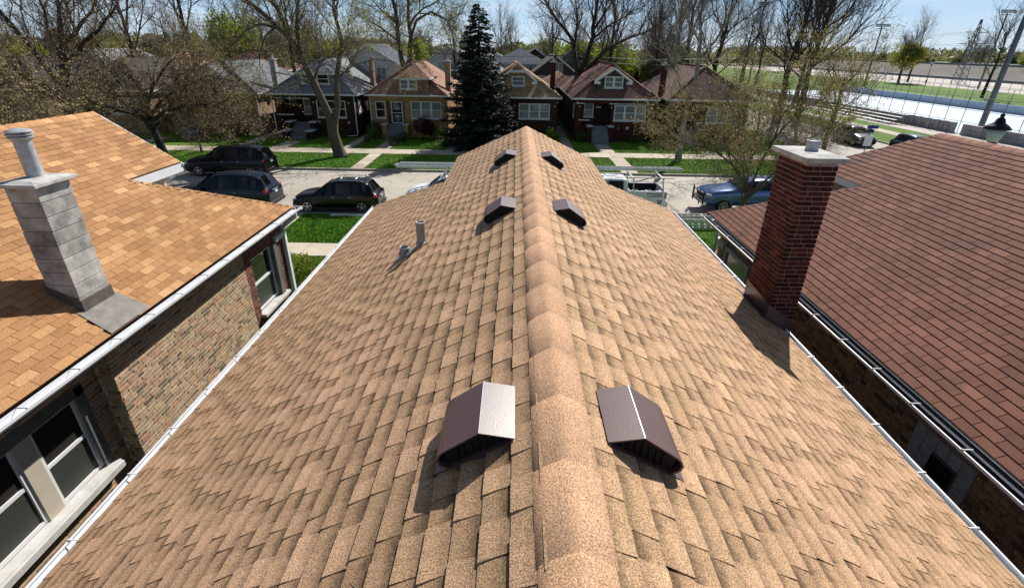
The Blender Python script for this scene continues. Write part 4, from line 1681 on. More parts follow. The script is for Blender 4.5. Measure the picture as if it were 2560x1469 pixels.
sk.hexa([(-6.83, 6.54, 3.9), (-6.375, 6.54, 3.9), (-6.375, 7.15, 3.9), (-6.83, 7.15, 3.9), (-6.83, 6.54, lz(-6.83) + 0.12), (-6.375, 6.54, lz(-6.375) + 0.20), (-6.375, 7.15, lz(-6.375) + 0.20), (-6.83, 7.15, lz(-6.83) + 0.12)])
a = [(3.16, 6.45, 0.0), (3.62, 6.40, 0.0), (3.62, 7.28, 0.0), (3.16, 7.2, 0.0)]
V = [ls.P(q, y, h) for q, y, h in a] + [ls.P(q, y, h + 0.018) for q, y, h in a]
sk.hexa([V[i] for i in (0, 1, 2, 3, 4, 5, 6, 7)])
sk.build('skirt_flashing', 'lead', lchim)

# ------------------------------------------------------------ right neighbour
rng = np.random.default_rng(31)
rh = thing('bungalow', 'maroon shingled bungalow whose open black gutter faces the tan roof', 'house', (9.35, 5, 0))
wl = MB()
wl.box(5.512, 13.2, -2, 12.66, 0.05, 4.05)
wl.box(7.95, 10.8, 9.5, 12.5, 4.0, 5.4)
wl.build('wall', 'mortar_dark', rh)
near_roof(rh, 9.35, 6.5, 0.566, 4.13, -2.0, 11.5, 1.75, 12.9, 10.75, 13.1, 'maroon_shingle', 'deck_maroon', 'tab', 0.127, 1.9, rng, (-1,), hw=0.15)
ot = MB()
ot.add([(9.37, -2, 6.5), (9.37, 11.5, 6.5), (11.1, 12.9, 5.51), (11.1, 10.75, 5.51), (13.48, 13.1, 4.17), (13.48, -2, 4.17)], [(3, 2, 1, 0), (5, 4, 3, 0)])
ot.build('roof_slope', 'fr_maroon', rh)
fs = MB()
fs.box(7.605, 7.63, 10.72, 12.92, 5.30, 5.485)
fs.box(7.63, 7.95, 10.8, 12.85, 5.30, 5.32)
fs.build('fascia', 'white_metal', rh)
ev = MB()
ev.box(5.2, 5.5, -2, 13.0, 3.98, 4.0)
ev.build('soffit', 'dull_white', rh)
de = MB()
zz_ = 6.5 - 0.566 * 4.13
de.add([(5.23, -2, zz_ + 0.008), (5.23, 13.08, zz_ + 0.008), (5.19, 13.08, zz_ - 0.02), (5.19, -2, zz_ - 0.02)], [(0, 1, 2, 3)])
de.build('drip_edge', 'drip_edge', rh)
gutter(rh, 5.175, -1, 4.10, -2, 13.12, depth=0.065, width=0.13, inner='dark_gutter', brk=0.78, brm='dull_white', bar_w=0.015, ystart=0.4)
it = bricks_wall('x', 5.505, 1.8, 12.65, 2.75, 3.97, rng, holes=[(4.38, 5.36, 2.5, 3.66), (10.72, 12.14, 2.3, 3.58)], out=-1)
emit(it, 'brick', 'brick_courses', 'olive_brick', rh)
# glass block window with louvred vent
gbk = MB()
gbk.box(5.50, 5.53, 4.39, 5.35, 2.6, 3.65)
gw = gbk.build('window', 'mortar_grey', rh)
for i in range(5):
    for j in range(5):
        y, z = 4.40 + i * 0.19, 2.66 + j * 0.197
        if 1 <= i <= 2 and 2 <= j <= 3:
            continue
        b = MB()
        b.box(5.485, 5.51, y, y + 0.178, z, z + 0.185)
        b.build('glass_block', 'glass_block', gw, bevel=0.012)
vt = MB()
vt.box(5.47, 5.51, 4.585, 4.97, 3.05, 3.44, 0)
vt.box(5.462, 5.48, 4.60, 4.955, 3.07, 3.42, 1)
vt.build('vent_frame', ['drip_edge', 'interior_dark'], gw)
for k in range(6):
    s_ = MB()
    s_.box(5.455, 5.468, 4.61, 4.945, 3.09 + k * 0.055, 3.105 + k * 0.055)
    s_.build('slat', 'black_plastic', gw)
# white framed window near the far corner
sash_window(rh, 'x', 5.50, -1, 10.74, 12.12, 2.3, 3.56, fw=0.09, frame='dull_white', upper='glass_curtain', lower='glass_curtain')
li = MB()
li.box(5.40, 5.51, 12.16, 12.72, 3.44, 3.62)
li.build('lintel_end', 'dull_white', rh, bevel=0.008)
ds = MB()
ds.tube([(5.25, 12.75, 4.0), (5.27, 12.75, 3.9), (5.44, 12.74, 3.78), (5.46, 12.74, 0.2)], 0.045, 8)
ds.build('downspout', 'white_metal', rh, smooth=True)
for x0_, x1_ in ((6.2, 8.4), (9.6, 12.4)):
    sash_window(rh, 'y', 12.68, 1, x0_, x1_, 1.7, 3.3)

# windfall on our roof
for (x, y, L_w, az_, lab) in ((-0.62, 1.33, .10, .9, 'short dark twig lying on the left slope below the near vent'), (-1.5, 2.55, .07, 2.2, 'tiny brown twig caught on the left slope'), (1.55, 2.1, .05, .4, 'dry leaf stem on the right slope')):
    sl = SL_[-1 if x < 0.25 else 1]
    q = abs(x - 0.25)
    p = Vector(sl.P(q, y, 0.018))
    p2 = Vector(sl.P(q + math.cos(az_) * L_w, y + math.sin(az_) * L_w, 0.024))
    mb = MB()
    mb.tube([p, (p + p2) / 2 + Vector((0, .006, .004)), p2], [.003, .0035, .002], 5)
    tag(mb.build('twig', 'bark_dark'), lab, 'twig')

# ------------------------------------------------------------ houses across the street


def win_group(root, xs, z0, z1, y, sill=True, glass='glass', trim='white_paint', name='window', fw=0.075, rail=True):
    """row of double hung units facing the street (y-)"""
    o = None
    for a, b in zip(xs[:-1], xs[1:]):
        o = sash_window(root, 'y', y, -1, a, b, z0, z1, fw=fw, frame=trim, upper=glass, lower=glass, name=name, rail=rail, dep=0.06)
    if sill:
        s_ = MB()
        s_.box(xs[0] - 0.06, xs[-1] + 0.06, y - 0.14, y - 0.01, z0 - 0.10, z0 - 0.002)
        s_.build('sill', 'stone_cap', root)
    return o


def hip_roof(root, x0, x1, y0, y1, ze, zr, mat, back='hip', trim='white_paint', run=None):
    xc = (x0 + x1) / 2
    hw = (x1 - x0) / 2
    run = run or hw
    mb = MB()
    A, B, Cc, D = (x0, y0, ze), (x1, y0, ze), (x1, y1, ze), (x0, y1, ze)
    P, Q = (xc, y0 + run, zr), (xc, y1 - run, zr)
    mb.poly([A, B, P])
    mb.poly([B, Cc, Q, P])
    mb.poly([Cc, D, Q])
    mb.poly([D, A, P, Q])
    r = mb.build('roof', mat, root)
    caps = MB()
    for p, q in ((A, P), (B, P), (P, Q)):
        caps.bar(Vector(p) + Vector((0, 0, 0.02)), Vector(q) + Vector((0, 0, 0.02)), 0.22, 0.04)
    caps.build('ridge_cap', mat, r)
    f = MB()
    t = 0.15
    f.box(x0, x1, y0 - 0.02, y0 + 0.02, ze - t, ze - 0.002)
    f.box(x0 - 0.02, x0 + 0.02, y0 + 0.02, y1, ze - t, ze - 0.002)
    f.box(x1 - 0.02, x1 + 0.02, y0 + 0.02, y1, ze - t, ze - 0.002)
    f.box(x0 + 0.02, x1 - 0.02, y0 + 0.02, y1, ze - t + 0.002, ze - t + 0.02)
    f.box(x0 - 0.02, x1 + 0.02, y0 - 0.12, y0 - 0.022, ze - 0.12, ze - 0.02)
    f.build('eave_gutter', trim, root)
    return r


def dormer(root, kind, xa, xb, y, zbase, ze, zp, wallm, roofm, win=None, over=0.3, depth=6.0, trim='white_paint', glass='glass_curtain'):
    """gable, clipped (jerkin) or hip fronted dormer looking at the street"""
    w_ = MB()
    w_.box(xa, xb, y, y + depth, zbase, ze - 0.02)
    xc = (xa + xb) / 2
    f = (ze - 0.02)
    if kind in ('gable', 'jerkin'):
        hz = zp - (zp - ze) * over / ((xb - xa) / 2 + over) * 0
        w_.poly([(xa, y, f), (xb, y, f), (xc, y, zp - 0.15)])
    w_.build('dormer_wall', wallm, root)
    r = MB()
    x0, x1, y0 = xa - over, xb + over, y - over
    zo = ze - (zp - ze) * over / ((xb - xa) / 2)
    yb = y + depth
    if kind == 'gable':
        r.add([(x0, y0, zo), (xc, y0, zp), (xc, yb, zp), (x0, yb, zo), (x1, y0, zo), (x1, yb, zo)], [(0, 1, 2, 3), (1, 4, 5, 2)])
        r.add([(x0, y0, zo - 0.1), (xc, y0, zp - 0.1), (xc, yb, zp - 0.1), (x0, yb, zo - 0.1), (x1, y0, zo - 0.1), (x1, yb, zo - 0.1)], [(3, 2, 1, 0), (2, 5, 4, 1)])
    elif kind == 'jerkin':
        k = 0.45
        zc = zo + (zp - zo) * (1 - k)
        xl, xr_ = x0 + (xc - x0) * (1 - k), x1 - (x1 - xc) * (1 - k)
        r.add([(x0, y0, zo), (xl, y0, zc), (xc, y0 + 1.0, zp), (xc, yb, zp), (x0, yb, zo)], [(0, 1, 2, 3, 4)])
        r.add([(x1, y0, zo), (xr_, y0, zc), (xc, y0 + 1.0, zp), (xc, yb, zp), (x1, yb, zo)], [(4, 3, 2, 1, 0)])
        r.add([(xl, y0, zc), (xr_, y0, zc), (xc, y0 + 1.0, zp)], [(0, 1, 2)])
    else:
        r.add([(x0, y0, ze), (x1, y0, ze), (xc, y0 + 2.0, zp), (xc, yb, zp), (x0, yb, ze), (x1, yb, ze)], [(0, 1, 2), (1, 5, 3, 2), (0, 2, 3, 4)])
        r.add([(x0, y0, ze - 0.01), (x1, y0, ze - 0.01), (x1, y + 0.1, ze - 0.01), (x0, y + 0.1, ze - 0.01)], [(3, 2, 1, 0)])
    r.build('dormer_roof', roofm, root)
    b = MB()
    if kind == 'gable':
        b.bar((x0 - 0.02, y0 - 0.02, zo - 0.07), (xc, y0 - 0.02, zp - 0.07), 0.04, 0.20)
        b.bar((xc, y0 - 0.022, zp - 0.07), (x1 + 0.02, y0 - 0.022, zo - 0.07), 0.04, 0.20)
        b.box(x0 - 0.05, x0 + 0.5, y0 - 0.05, y0 + 0.01, zo - 0.28, zo - 0.05)
        b.box(x1 - 0.5, x1 + 0.05, y0 - 0.05, y0 + 0.01, zo - 0.28, zo - 0.05)
    elif kind == 'jerkin':
        b.bar((x0 - 0.02, y0 - 0.02, zo - 0.06), (xl, y0 - 0.02, zc - 0.06), 0.04, 0.2)
        b.bar((xl, y0 - 0.022, zc - 0.06), (xr_, y0 - 0.022, zc - 0.06), 0.04, 0.2)
        b.bar((xr_, y0 - 0.024, zc - 0.06), (x1 + 0.02, y0 - 0.024, zo - 0.06), 0.04, 0.2)
        b.box(x0 - 0.05, x0 + 0.45, y0 - 0.05, y0 + 0.01, zo - 0.28, zo - 0.05)
        b.box(x1 - 0.45, x1 + 0.05, y0 - 0.05, y0 + 0.01, zo - 0.28, zo - 0.05)
    else:
        b.box(x0, x1, y0 - 0.03, y0 + 0.02, ze - 0.14, ze - 0.012)
        b.box(x0 - 0.03, x0 + 0.02, y0 + 0.02, y + 2.2, ze - 0.14, ze - 0.012)
        b.box(x1 - 0.02, x1 + 0.03, y0 + 0.02, y + 2.2, ze - 0.14, ze - 0.012)
    b.build('dormer_fascia', trim, root)
    if win:
        xs, z0, z1 = win
        win_group(root, xs, z0, z1, y - 0.01, glass=glass, name='dormer_window', fw=0.09)


def chimney_far(root, x0, x1, y0, y1, z0, z1, mat, pot=True, capm='stone_cap'):
    c = MB()
    c.box(x0, x1, y0, y1, z0, z1)
    o = c.build('chimney', mat, root)
    k = MB()
    k.box(x0 - 0.07, x1 + 0.07, y0 - 0.07, y1 + 0.07, z1, z1 + 0.09)
    k.lathe(((x0 + x1) / 2, (y0 + y1) / 2, z1 + 0.08), [(0.12, 0), (0.10, 0.3), (0.07, 0.3), (0.07, 0.1), (0, 0.1)], 10)
    k.build('chimney_cap', capm, o)


def stair(root, x0, x1, yt, z1, n=7, run=0.3, mat='step_grey', pier='fb_brown', pw=0.45, piers=((0.0, 1.0),)):
    """flight going down towards the street from yt; each step a part"""
    rise = (z1 - 0.1) / n
    for i in range(n):
        s_ = MB()
        s_.box(x0, x1, yt - run * (i + 1), yt - run * i + 0.02, 0.08, z1 - rise * i - rise * 0.0 - (0.004 * i))
        s_.build('step', mat, root)
    for sd in (0, 1):
        a, b = (x0 - pw - 0.01, x0 - 0.01) if sd == 0 else (x1 + 0.01, x1 + pw + 0.01)
        for f0, zt in piers:
            ya, yb2 = yt - run * n * f0, yt - run * n * (f0 + 0.5)
            p = MB()
            p.box(a, b, yb2, ya, 0.08, zt)
            po = p.build('stair_pier', pier, root)
            c = MB()
            c.box(a - 0.06, b + 0.06, yb2 - 0.06, ya + 0.03, zt, zt + 0.10)
            c.build('pier_cap', 'stone_cap', po)


def small_stones(root, pts, y, s=0.075, mat='stone_cap'):
    mb = MB()
    for x, z, rot in pts:
        if rot:
            mb.add([(x, y, z - s * 1.3), (x + s * 1.3, y, z), (x, y, z + s * 1.3), (x - s * 1.3, y, z), (x, y - 0.03, z)], [(0, 1, 4), (1, 2, 4), (2, 3, 4), (3, 0, 4)])
        else:
            mb.box(x - s, x + s, y - 0.03, y, z - s, z + s)
    o = mb.build('stone_inset', mat, root)
    o['kind'] = 'stuff'


def downspout(root, x, y, z1, z0=0.2, kick=0.0, mat='white_metal'):
    mb = MB()
    p = [(x, y, z1), (x, y, z0 + 0.25), (x, y - 0.1, z0)]
    if kick:
        p.append((x + kick, y - 0.5, z0 - 0.04))
    mb.tube(p, 0.05, 6)
    mb.build('downspout', mat, root, smooth=True)


def body(root, x0, x1, y0, y1, ztop, mat, porch=None, zb=0.05):
    """walls; porch = (xa, xb, depth, zfloor, ztop): recess cut from the front"""
    mb = MB()
    if porch:
        a, b, d, zf, zt = porch
        mb.box(x0, a, y0, y0 + d, zb, ztop) if a > x0 else None
        mb.box(b, x1, y0, y0 + d, zb, ztop) if b < x1 else None
        mb.box(a, b, y0, y0 + d, zb, zf)
        mb.box(a, b, y0, y0 + d, zt, ztop)
        mb.box(x0, x1, y0 + d, y1, zb, ztop)
    else:
        mb.box(x0, x1, y0, y1, zb, ztop)
    return mb.build('wall', mat, root)


def text_part(root, body_txt, size, loc, rot, mat, name='lettering', ext=0.004):
    cu = bpy.data.curves.new(name, 'FONT')
    cu.body = body_txt
    cu.size = size
    cu.extrude = ext
    cu.resolution_u = 2
    ob = bpy.data.objects.new(name, cu)
    COL.objects.link(ob)
    ob.rotation_euler = rot
    bpy.context.view_layer.update()
    dg = bpy.context.evaluated_depsgraph_get()
    me = bpy.data.meshes.new_from_object(ob.evaluated_get(dg))
    bpy.data.objects.remove(ob)
    at = me.attributes.new('tint', 'FLOAT', 'FACE')
    me.materials.clear()
    me.materials.append(M[mat])
    o = link(name, me, root)
    o.rotation_euler = rot
    o.location = loc
    return o


YF = 50.0
# yellow brick house
h = thing('bungalow', 'yellow brick bungalow with white barred front door beside the spruce', 'house', (-10, YF, 0))
body(h, -13.62, -6.42, YF, 64, 3.9, 'fb_yellow', (-12.15, -10.5, 0.9, 1.33, 3.45))
hip_roof(h, -14.0, -6.28, YF - 0.5, 65, 3.98, 6.62, 'fr_tan', run=3.4)
dormer(h, 'hip', -10.95, -8.15, 50.0, 4.2, 5.42, 6.62, 'fr_tan', 'fr_tan', ((-10.75, -9.95, -9.15), 4.45, 5.28), over=0.25)
win_group(h, (-13.2, -12.27), 1.88, 3.36, YF - 0.01, glass='glass')
win_group(h, (-9.87, -8.92, -7.95, -7.0), 1.88, 3.4, YF - 0.01, glass='glass_curtain')
# white steel door with sunburst bars
dr = MB()
dr.box(-11.9, -11.78, 50.5, 50.56, 1.34, 3.34)
dr.box(-10.87, -10.75, 50.5, 50.56, 1.34, 3.34)
dr.box(-11.78, -10.87, 50.5, 50.56, 3.2, 3.34)
dr.box(-11.78, -10.87, 50.5, 50.56, 1.34, 1.44)
dr.box(-11.78, -10.87, 50.5, 50.54, 2.26, 2.33)
for k in range(15):
    a = R(12 * k + 6)
    dr.bar((-11.32, 50.52, 2.55 if k < 20 else 2.3), (-11.32 + 0.44 * math.cos(a), 50.52, 2.55 + 0.62 * math.sin(a)), 0.02, 0.02)
for k in range(11):
    a = R(190 + 16 * k)
    dr.bar((-11.32, 50.52, 2.1), (-11.32 + 0.44 * math.cos(a), 50.52, 2.1 + 0.62 * math.sin(a)), 0.02, 0.02)
d_ = dr.build('door', 'white_paint', h)
g = MB()
g.box(-11.78, -10.87, 50.56, 50.6, 1.44, 3.2)
g.build('pane', 'interior_dark', d_)
stair(h, -12.1, -10.55, 50.0, 1.33, n=6, run=0.3, pier='fb_yellow', piers=((0.0, 1.35),))
small_stones(h, [(-13.5, 3.15, 0), (-10.2, 3.1, 0), (-6.7, 3.1, 0), (-9.7, 1.3, 0), (-7.1, 1.25, 0), (-9.7, 0.6, 0)], YF, 0.07)
text_part(h, '6838', 0.17, (-10.45, YF - 0.012, 2.55), (R(90), 0, 0), 'ink', 'house_number')
downspout(h, -13.68, YF - 0.05, 3.9, 0.2)
chimney_far(h, -6.85, -6.35, 52.4, 52.9, 3.9, 6.75, 'fb_common')

# brown brick house with grey roof and big steps
h = thing('bungalow', 'dark brown brick bungalow with grey roof behind the forked street tree', 'house', (-19, YF, 0))
body(h, -22.7, -15.2, YF, 64, 3.85, 'fb_brown', (-22.2, -19.3, 1.4, 1.4, 3.5))
hip_roof(h, -23.1, -14.75, YF - 0.5, 65, 3.95, 6.85, 'fr_grey2', run=3.8)
dormer(h, 'hip', -20.3, -17.1, 50.4, 4.2, 5.7, 6.8, 'fr_grey2', 'fr_grey2', ((-20.0, -19.1), 4.75, 5.6), over=0.2)
win_group(h, (-18.5, -17.4), 4.75, 5.6, 50.38, glass='glass', name='dormer_window', sill=True)
win_group(h, (-20.5, -19.72), 1.95, 3.35, 51.38, glass='glass_curtain')
win_group(h, (-18.75, -17.85, -16.95, -16.02), 1.85, 3.35, YF - 0.01, glass='glass')
dd = MB()
dd.box(-21.6, -20.75, 51.38, 51.42, 1.4, 3.35)
d_ = dd.build('door', 'fb_brown', h)
stair(h, -21.0, -19.35, 50.2, 1.4, n=8, run=0.3, pier='fb_brown', pw=0.55, piers=((0.0, 1.45), (0.5, 0.8)))
st = MB()
st.box(-22.6, -21.0, YF - 0.14, YF - 0.005, 2.0, 2.1)
st.box(-21.55, -19.4, YF - 0.05, YF - 0.002, 3.45, 3.55)
st.box(-22.6, -21.9, YF - 0.06, YF - 0.004, 3.45, 3.55)
st.build('stone_band', 'stone_cap', h)
small_stones(h, [(-22.4, 3.15, 1), (-19.05, 3.15, 1), (-15.7, 3.15, 1), (-15.9, 1.4, 0), (-18.7, 1.4, 0), (-20.9, 2.9, 0)], YF, 0.09)
downspout(h, -15.15, YF - 0.06, 3.8, 0.25, -1.2)
downspout(h, -22.9, YF - 0.06, 3.8, 0.25, 0.5)
win_s = MB()
win_s.box(-15.21, -15.16, 51.2, 52.0, 1.9, 3.3)
win_s.build('side_window', 'white_paint', h)
chimney_far(h, -15.35, -14.95, 57, 57.8, 3.9, 6.9, 'fb_tan')

# tan brick house with blue grey roof and block chimney
h = thing('bungalow', 'tan brick bungalow with blue grey roof and white block chimney behind bare branches', 'house', (-28.5, YF, 0))
body(h, -32.8, -24.4, YF, 64, 3.85, 'fb_tan', (-31.5, -29.6, 1.2, 1.3, 3.4))
hip_roof(h, -33.2, -23.9, YF - 0.5, 65, 3.95, 6.5, 'fr_grey', run=4.0)
win_group(h, (-28.9, -27.9, -26.9, -25.9), 1.85, 3.35, YF - 0.01, glass='glass_curtain')
chimney_far(h, -24.1, -23.6, 53.5, 54.1, 3.9, 6.65, 'concrete_block')
downspout(h, -24.3, YF - 0.06, 3.8, 0.25, -0.8)
dormer(h, 'gable', -30.2, -27.4, 50.9, 4.2, 5.3, 6.4, 'sid_white', 'fr_grey', ((-29.6, -28.8, -28.0), 4.5, 5.3), over=0.25)
stair(h, -31.3, -29.8, 50.0, 1.3, n=6, run=0.3, pier='fb_tan', piers=((0.0, 1.35),))

# brown house with clipped gable behind the spruce
h = thing('bungalow', 'brown brick bungalow with tan roof and clipped gable right of the spruce', 'house', (0, YF, 0))
body(h, -3.9, 3.95, YF, 64, 3.85, 'fb_brown', (-3.5, -0.4, 1.3, 1.3, 3.4))
hip_roof(h, -4.35, 4.25, YF - 0.5, 65, 3.97, 6.7, 'fr_gold', run=3.8)
dormer(h, 'jerkin', -1.35, 1.6, 50.6, 4.2, 5.55, 6.85, 'fr_gold', 'fr_tan', ((-0.42, 0.8), 4.85, 5.68), over=0.28)
win_group(h, (0.3, 1.28, 2.25, 3.22), 2.02, 3.38, YF - 0.01, glass='glass_curtain')
small_stones(h, [(3.65, 3.15, 0), (3.9, 3.5, 0), (-0.1, 3.15, 0), (0.2, 1.3, 0), (3.2, 1.3, 0), (2.0, 0.9, 0)], YF, 0.06)
chimney_far(h, 3.3, 3.75, 52.4, 52.9, 3.9, 6.85, 'fb_red')
stair(h, -3.2, -1.7, 50.0, 1.3, n=6, run=0.3, pier='fb_brown', piers=((0.0, 1.35),))

# red house with gabled dormer
h = thing('bungalow', 'dark red brick bungalow with white gabled dormer and grey front steps', 'house', (9.2, YF, 0))
body(h, 5.7, 12.95, YF, 66, 3.85, 'fb_red', (6.3, 9.0, 1.3, 1.5, 3.45))
hip_roof(h, 5.15, 13.3, YF - 0.5, 67, 3.97, 6.85, 'fr_red', run=3.7)
dormer(h, 'gable', 7.55, 10.4, 50.3, 4.1, 5.62, 6.58, 'sid_dark', 'fr_red', ((8.2, 9.05, 9.9), 4.85, 5.8), over=0.28)
win_group(h, (6.6, 7.5), 2.15, 3.4, 51.28, glass='glass_curtain')
win_group(h, (9.28, 10.28, 11.28, 12.25), 2.0, 3.35, YF - 0.01, glass='glass_curtain')
st = MB()
st.box(5.6, 6.45, YF - 0.07, YF - 0.003, 3.42, 3.52)
st.box(8.75, 12.95, YF - 0.07, YF - 0.003, 3.42, 3.52)
st.box(5.95, 7.0, YF - 0.15, YF - 0.005, 1.95, 2.05)
st.build('stone_band', 'stone_cap', h)
dd = MB()
dd.box(7.75, 8.7, 51.27, 51.3, 1.5, 3.4)
d_ = dd.build('door', 'interior_dark', h)
nb = MB()
nb.box(7.75, 8.2, 51.25, 51.268, 2.95, 3.12)
n_ = nb.build('number_plate', 'dull_white', h)
text_part(n_, '6726', 0.15, (-0.0, -0.0, 0), (R(90), 0, 0), 'ink', 'house_number').location = Vector((7.79, 51.24, 2.98)) - wloc(n_)
stair(h, 7.2, 8.75, 50.0, 1.5, n=7, run=0.28, pier='fb_red', pw=0.42, piers=((0.0, 1.5),))
small_stones(h, [(6.0, 3.2, 0), (5.8, 3.6, 0), (9.0, 3.15, 0), (12.75, 3.15, 0), (9.3, 1.5, 0), (12.0, 1.55, 0), (9.85, 1.3, 0), (12.0, 1.0, 0)], YF, 0.055)
vs = MB()
vs.box(10.55, 10.8, YF - 0.05, YF, 1.2, 1.45)
vs.build('wall_vent', 'dull_white', h)
for i, (x, y, L_) in enumerate(((8.6, 56.0, 0.45), (9.75, 55.0, 0.9), (9.95, 53.2, 0.4))):
    v = MB()
    zz = 6.85 - 0.707 * abs(x - 9.225)
    v.hexa([(x - 0.14, y - L_ / 2, zz - 0.02), (x + 0.14, y - L_ / 2, zz - 0.02), (x + 0.14, y + L_ / 2, zz - 0.02), (x - 0.14, y + L_ / 2, zz - 0.02), (x - 0.12, y - L_ / 2 + 0.02, zz + 0.15), (x + 0.12, y - L_ / 2 + 0.02, zz + 0.15), (x + 0.12, y + L_ / 2 - 0.05, zz + 0.12), (x - 0.12, y + L_ / 2 - 0.05, zz + 0.12)])
    v.build('roof_vent', 'white_metal', h)
win_s = MB()
win_s.box(5.64, 5.69, 51.5, 52.3, 1.9, 3.3)
win_s.build('side_window', 'white_paint', h)

# reddish roofed house under the pale tree
h = thing('bungalow', 'reddish roofed bungalow half hidden by the pale barked tree', 'house', (17.5, YF, 0))
body(h, 14.6, 21.8, YF, 64, 3.85, 'fb_brown', (15.0, 17.3, 1.2, 1.3, 3.4))
hip_roof(h, 14.1, 22.4, YF - 0.5, 65, 3.97, 6.75, 'fr_maroon', run=3.8)
win_group(h, (18.0, 19.0, 20.0, 21.0), 1.9, 3.3, YF - 0.01, glass='glass_curtain')
chimney_far(h, 14.0, 14.45, 52.5, 53.1, 3.6, 6.75, 'fb_red')
stair(h, 15.9, 17.2, 50.0, 1.3, n=6, run=0.3, pier='fb_brown', piers=((0.0, 1.35),))

# two more at the far left end, only glimpsed
h = thing('bungalow', 'orange brick bungalow glimpsed through the bare trees left of the tan one', 'house', (-38, YF, 0))
body(h, -42, -34.6, YF, 64, 3.85, 'fb_common', (-41, -39, 1.2, 1.3, 3.4))
hip_roof(h, -42.4, -34.2, YF - 0.5, 65, 3.95, 6.6, 'fr_dark', run=3.8)
win_group(h, (-38.3, -37.4, -36.5, -35.6), 1.85, 3.3, YF - 0.01, glass='glass_curtain')
h = thing('bungalow', 'grey roofed bungalow furthest left, almost lost behind the dark tree', 'house', (-48, YF, 0))
body(h, -52, -44.4, YF, 64, 3.85, 'fb_tan')
hip_roof(h, -52.4, -44.0, YF - 0.5, 65, 3.95, 6.6, 'fr_dark', run=3.8)
win_group(h, (-48.3, -47.4, -46.5, -45.6), 1.85, 3.3, YF - 0.01, glass='glass')

# ------------------------------------------------------------ houses of the next streets


def far_house(label, xc, y, wd, dp, ze, zr, wallm, roofm, kind='gable', rot=0.0, wins=((0, 0.5),), trim='white_paint', name='house', cat='house', wz=None):
    o = thing(name, label, cat, (xc, y, 0), rz=rot)
    b = MB()
    hw = wd / 2
    b.box(-hw, hw, 0, dp, 0, ze)
    if kind == 'gable':
        b.poly([(-hw, 0, ze), (hw, 0, ze), (0, 0, zr - 0.15)])
        b.poly([(hw, dp, ze), (-hw, dp, ze), (0, dp, zr - 0.15)])
    b.build('wall', wallm, o, local=True)
    r = MB()
    e = 0.4
    s_ = (zr - ze) / hw
    zo = ze - s_ * e
    if kind == 'gable':
        r.add([(-hw - e, -e, zo), (0, -e, zr), (0, dp + e, zr), (-hw - e, dp + e, zo), (hw + e, -e, zo), (hw + e, dp + e, zo)], [(0, 1, 2, 3), (1, 4, 5, 2)])
        tr = MB()
        tr.bar((-hw - e, -e - 0.02, zo - 0.06), (0, -e - 0.02, zr - 0.06), 0.05, 0.2)
        tr.bar((0, -e - 0.024, zr - 0.06), (hw + e, -e - 0.024, zo - 0.06), 0.05, 0.2)
    else:
        run = min(hw + e, dp / 2)
        r.add([(-hw - e, -e, zo), (hw + e, -e, zo), (0, -e + run, zr), (0, dp + e - run, zr), (-hw - e, dp + e, zo), (hw + e, dp + e, zo)], [(0, 1, 2), (1, 5, 3, 2), (5, 4, 3), (4, 0, 2, 3)])
        tr = MB()
        tr.box(-hw - e, hw + e, -e - 0.04, -e, zo - 0.18, zo)
        tr.box(-hw - e - 0.04, -hw - e, -e, dp + e, zo - 0.18, zo)
        tr.box(hw + e, hw + e + 0.04, -e, dp + e, zo - 0.18, zo)
    r.build('roof', roofm, o, local=True)
    tr.build('fascia', trim, o, local=True)
    for wx, wz_ in wins:
        f = MB()
        for a, b2, c, d in ((-0.55, -0.47, -0.65, 0.65), (0.47, 0.55, -0.65, 0.65), (-0.47, 0.47, 0.57, 0.65), (-0.47, 0.47, -0.65, -0.57), (-0.04, 0.04, -0.57, 0.57)):
            f.box(wx + a, wx + b2, -0.08, -0.005, wz_ + c, wz_ + d)
        fo = f.build('window', 'white_paint', o, local=True)
        g = MB()
        g.box(wx - 0.47, wx + 0.47, -0.03, -0.004, wz_ - 0.57, wz_ + 0.57)
        g.build('pane', 'glass_curtain', fo, local=True)
    return o


far_house('blue sided house with hipped slate roof directly right of the spruce top', 0.55, 85, 8.4, 10, 6.1, 8.0, 'sid_white', 'fr_slate', 'hip', wins=((-2.9, 5.0), (-1.3, 5.0), (1.4, 5.0), (3.0, 5.0)))
far_house('dark sided gabled house behind the red chimney, three front windows', 5.4, 78, 6.6, 11, 4.9, 7.3, 'sid_dark', 'fr_dark', 'gable', wins=((-1.8, 3.9), (1.1, 3.9), (2.1, 3.9), (0.6, 5.6)))
far_house('low hipped garage with terracotta shingles behind the red dormered bungalow', 5.3, 66.5, 5.0, 6, 4.1, 5.5, 'fb_brown', 'fr_tan', 'hip', wins=(), name='garage', cat='garage')
far_house('grey gabled house with dark windows further behind the dark sided one', 9.5, 96, 7.6, 11, 5.2, 8.0, 'sid_grey', 'fr_dark', 'gable', wins=((-1.6, 4.6), (1.4, 4.6)))
far_house('brown shingled house whose roof shows left of the dark gable', 3.4, 104, 7.6, 11, 5.6, 8.1, 'fb_brown', 'fr_dark', 'gable', wins=((-1.6, 5.0), (1.6, 5.0)))
far_house('tall white sided house with slate roof between grey and yellow bungalows', -16.6, 62, 6.2, 9, 6.3, 8.2, 'sid_white', 'fr_slate', 'gable', rot=0.0, wins=((-1.6, 5.2), (1.3, 5.2)))
far_house('white clapboard house with long pale roof beyond the yellow bungalow ridge', -11.0, 92, 6.5, 14, 6.0, 8.0, 'sid_white', 'fr_grey2', 'gable', rot=0.0, wins=((-1.5, 5.2), (1.5, 5.2)))
far_house('dark green sided house just left of the spruce', -5.6, 72, 6.4, 10, 5.6, 7.6, 'sid_green', 'fr_slate', 'hip', wins=((-1.6, 4.9), (1.5, 4.9)))
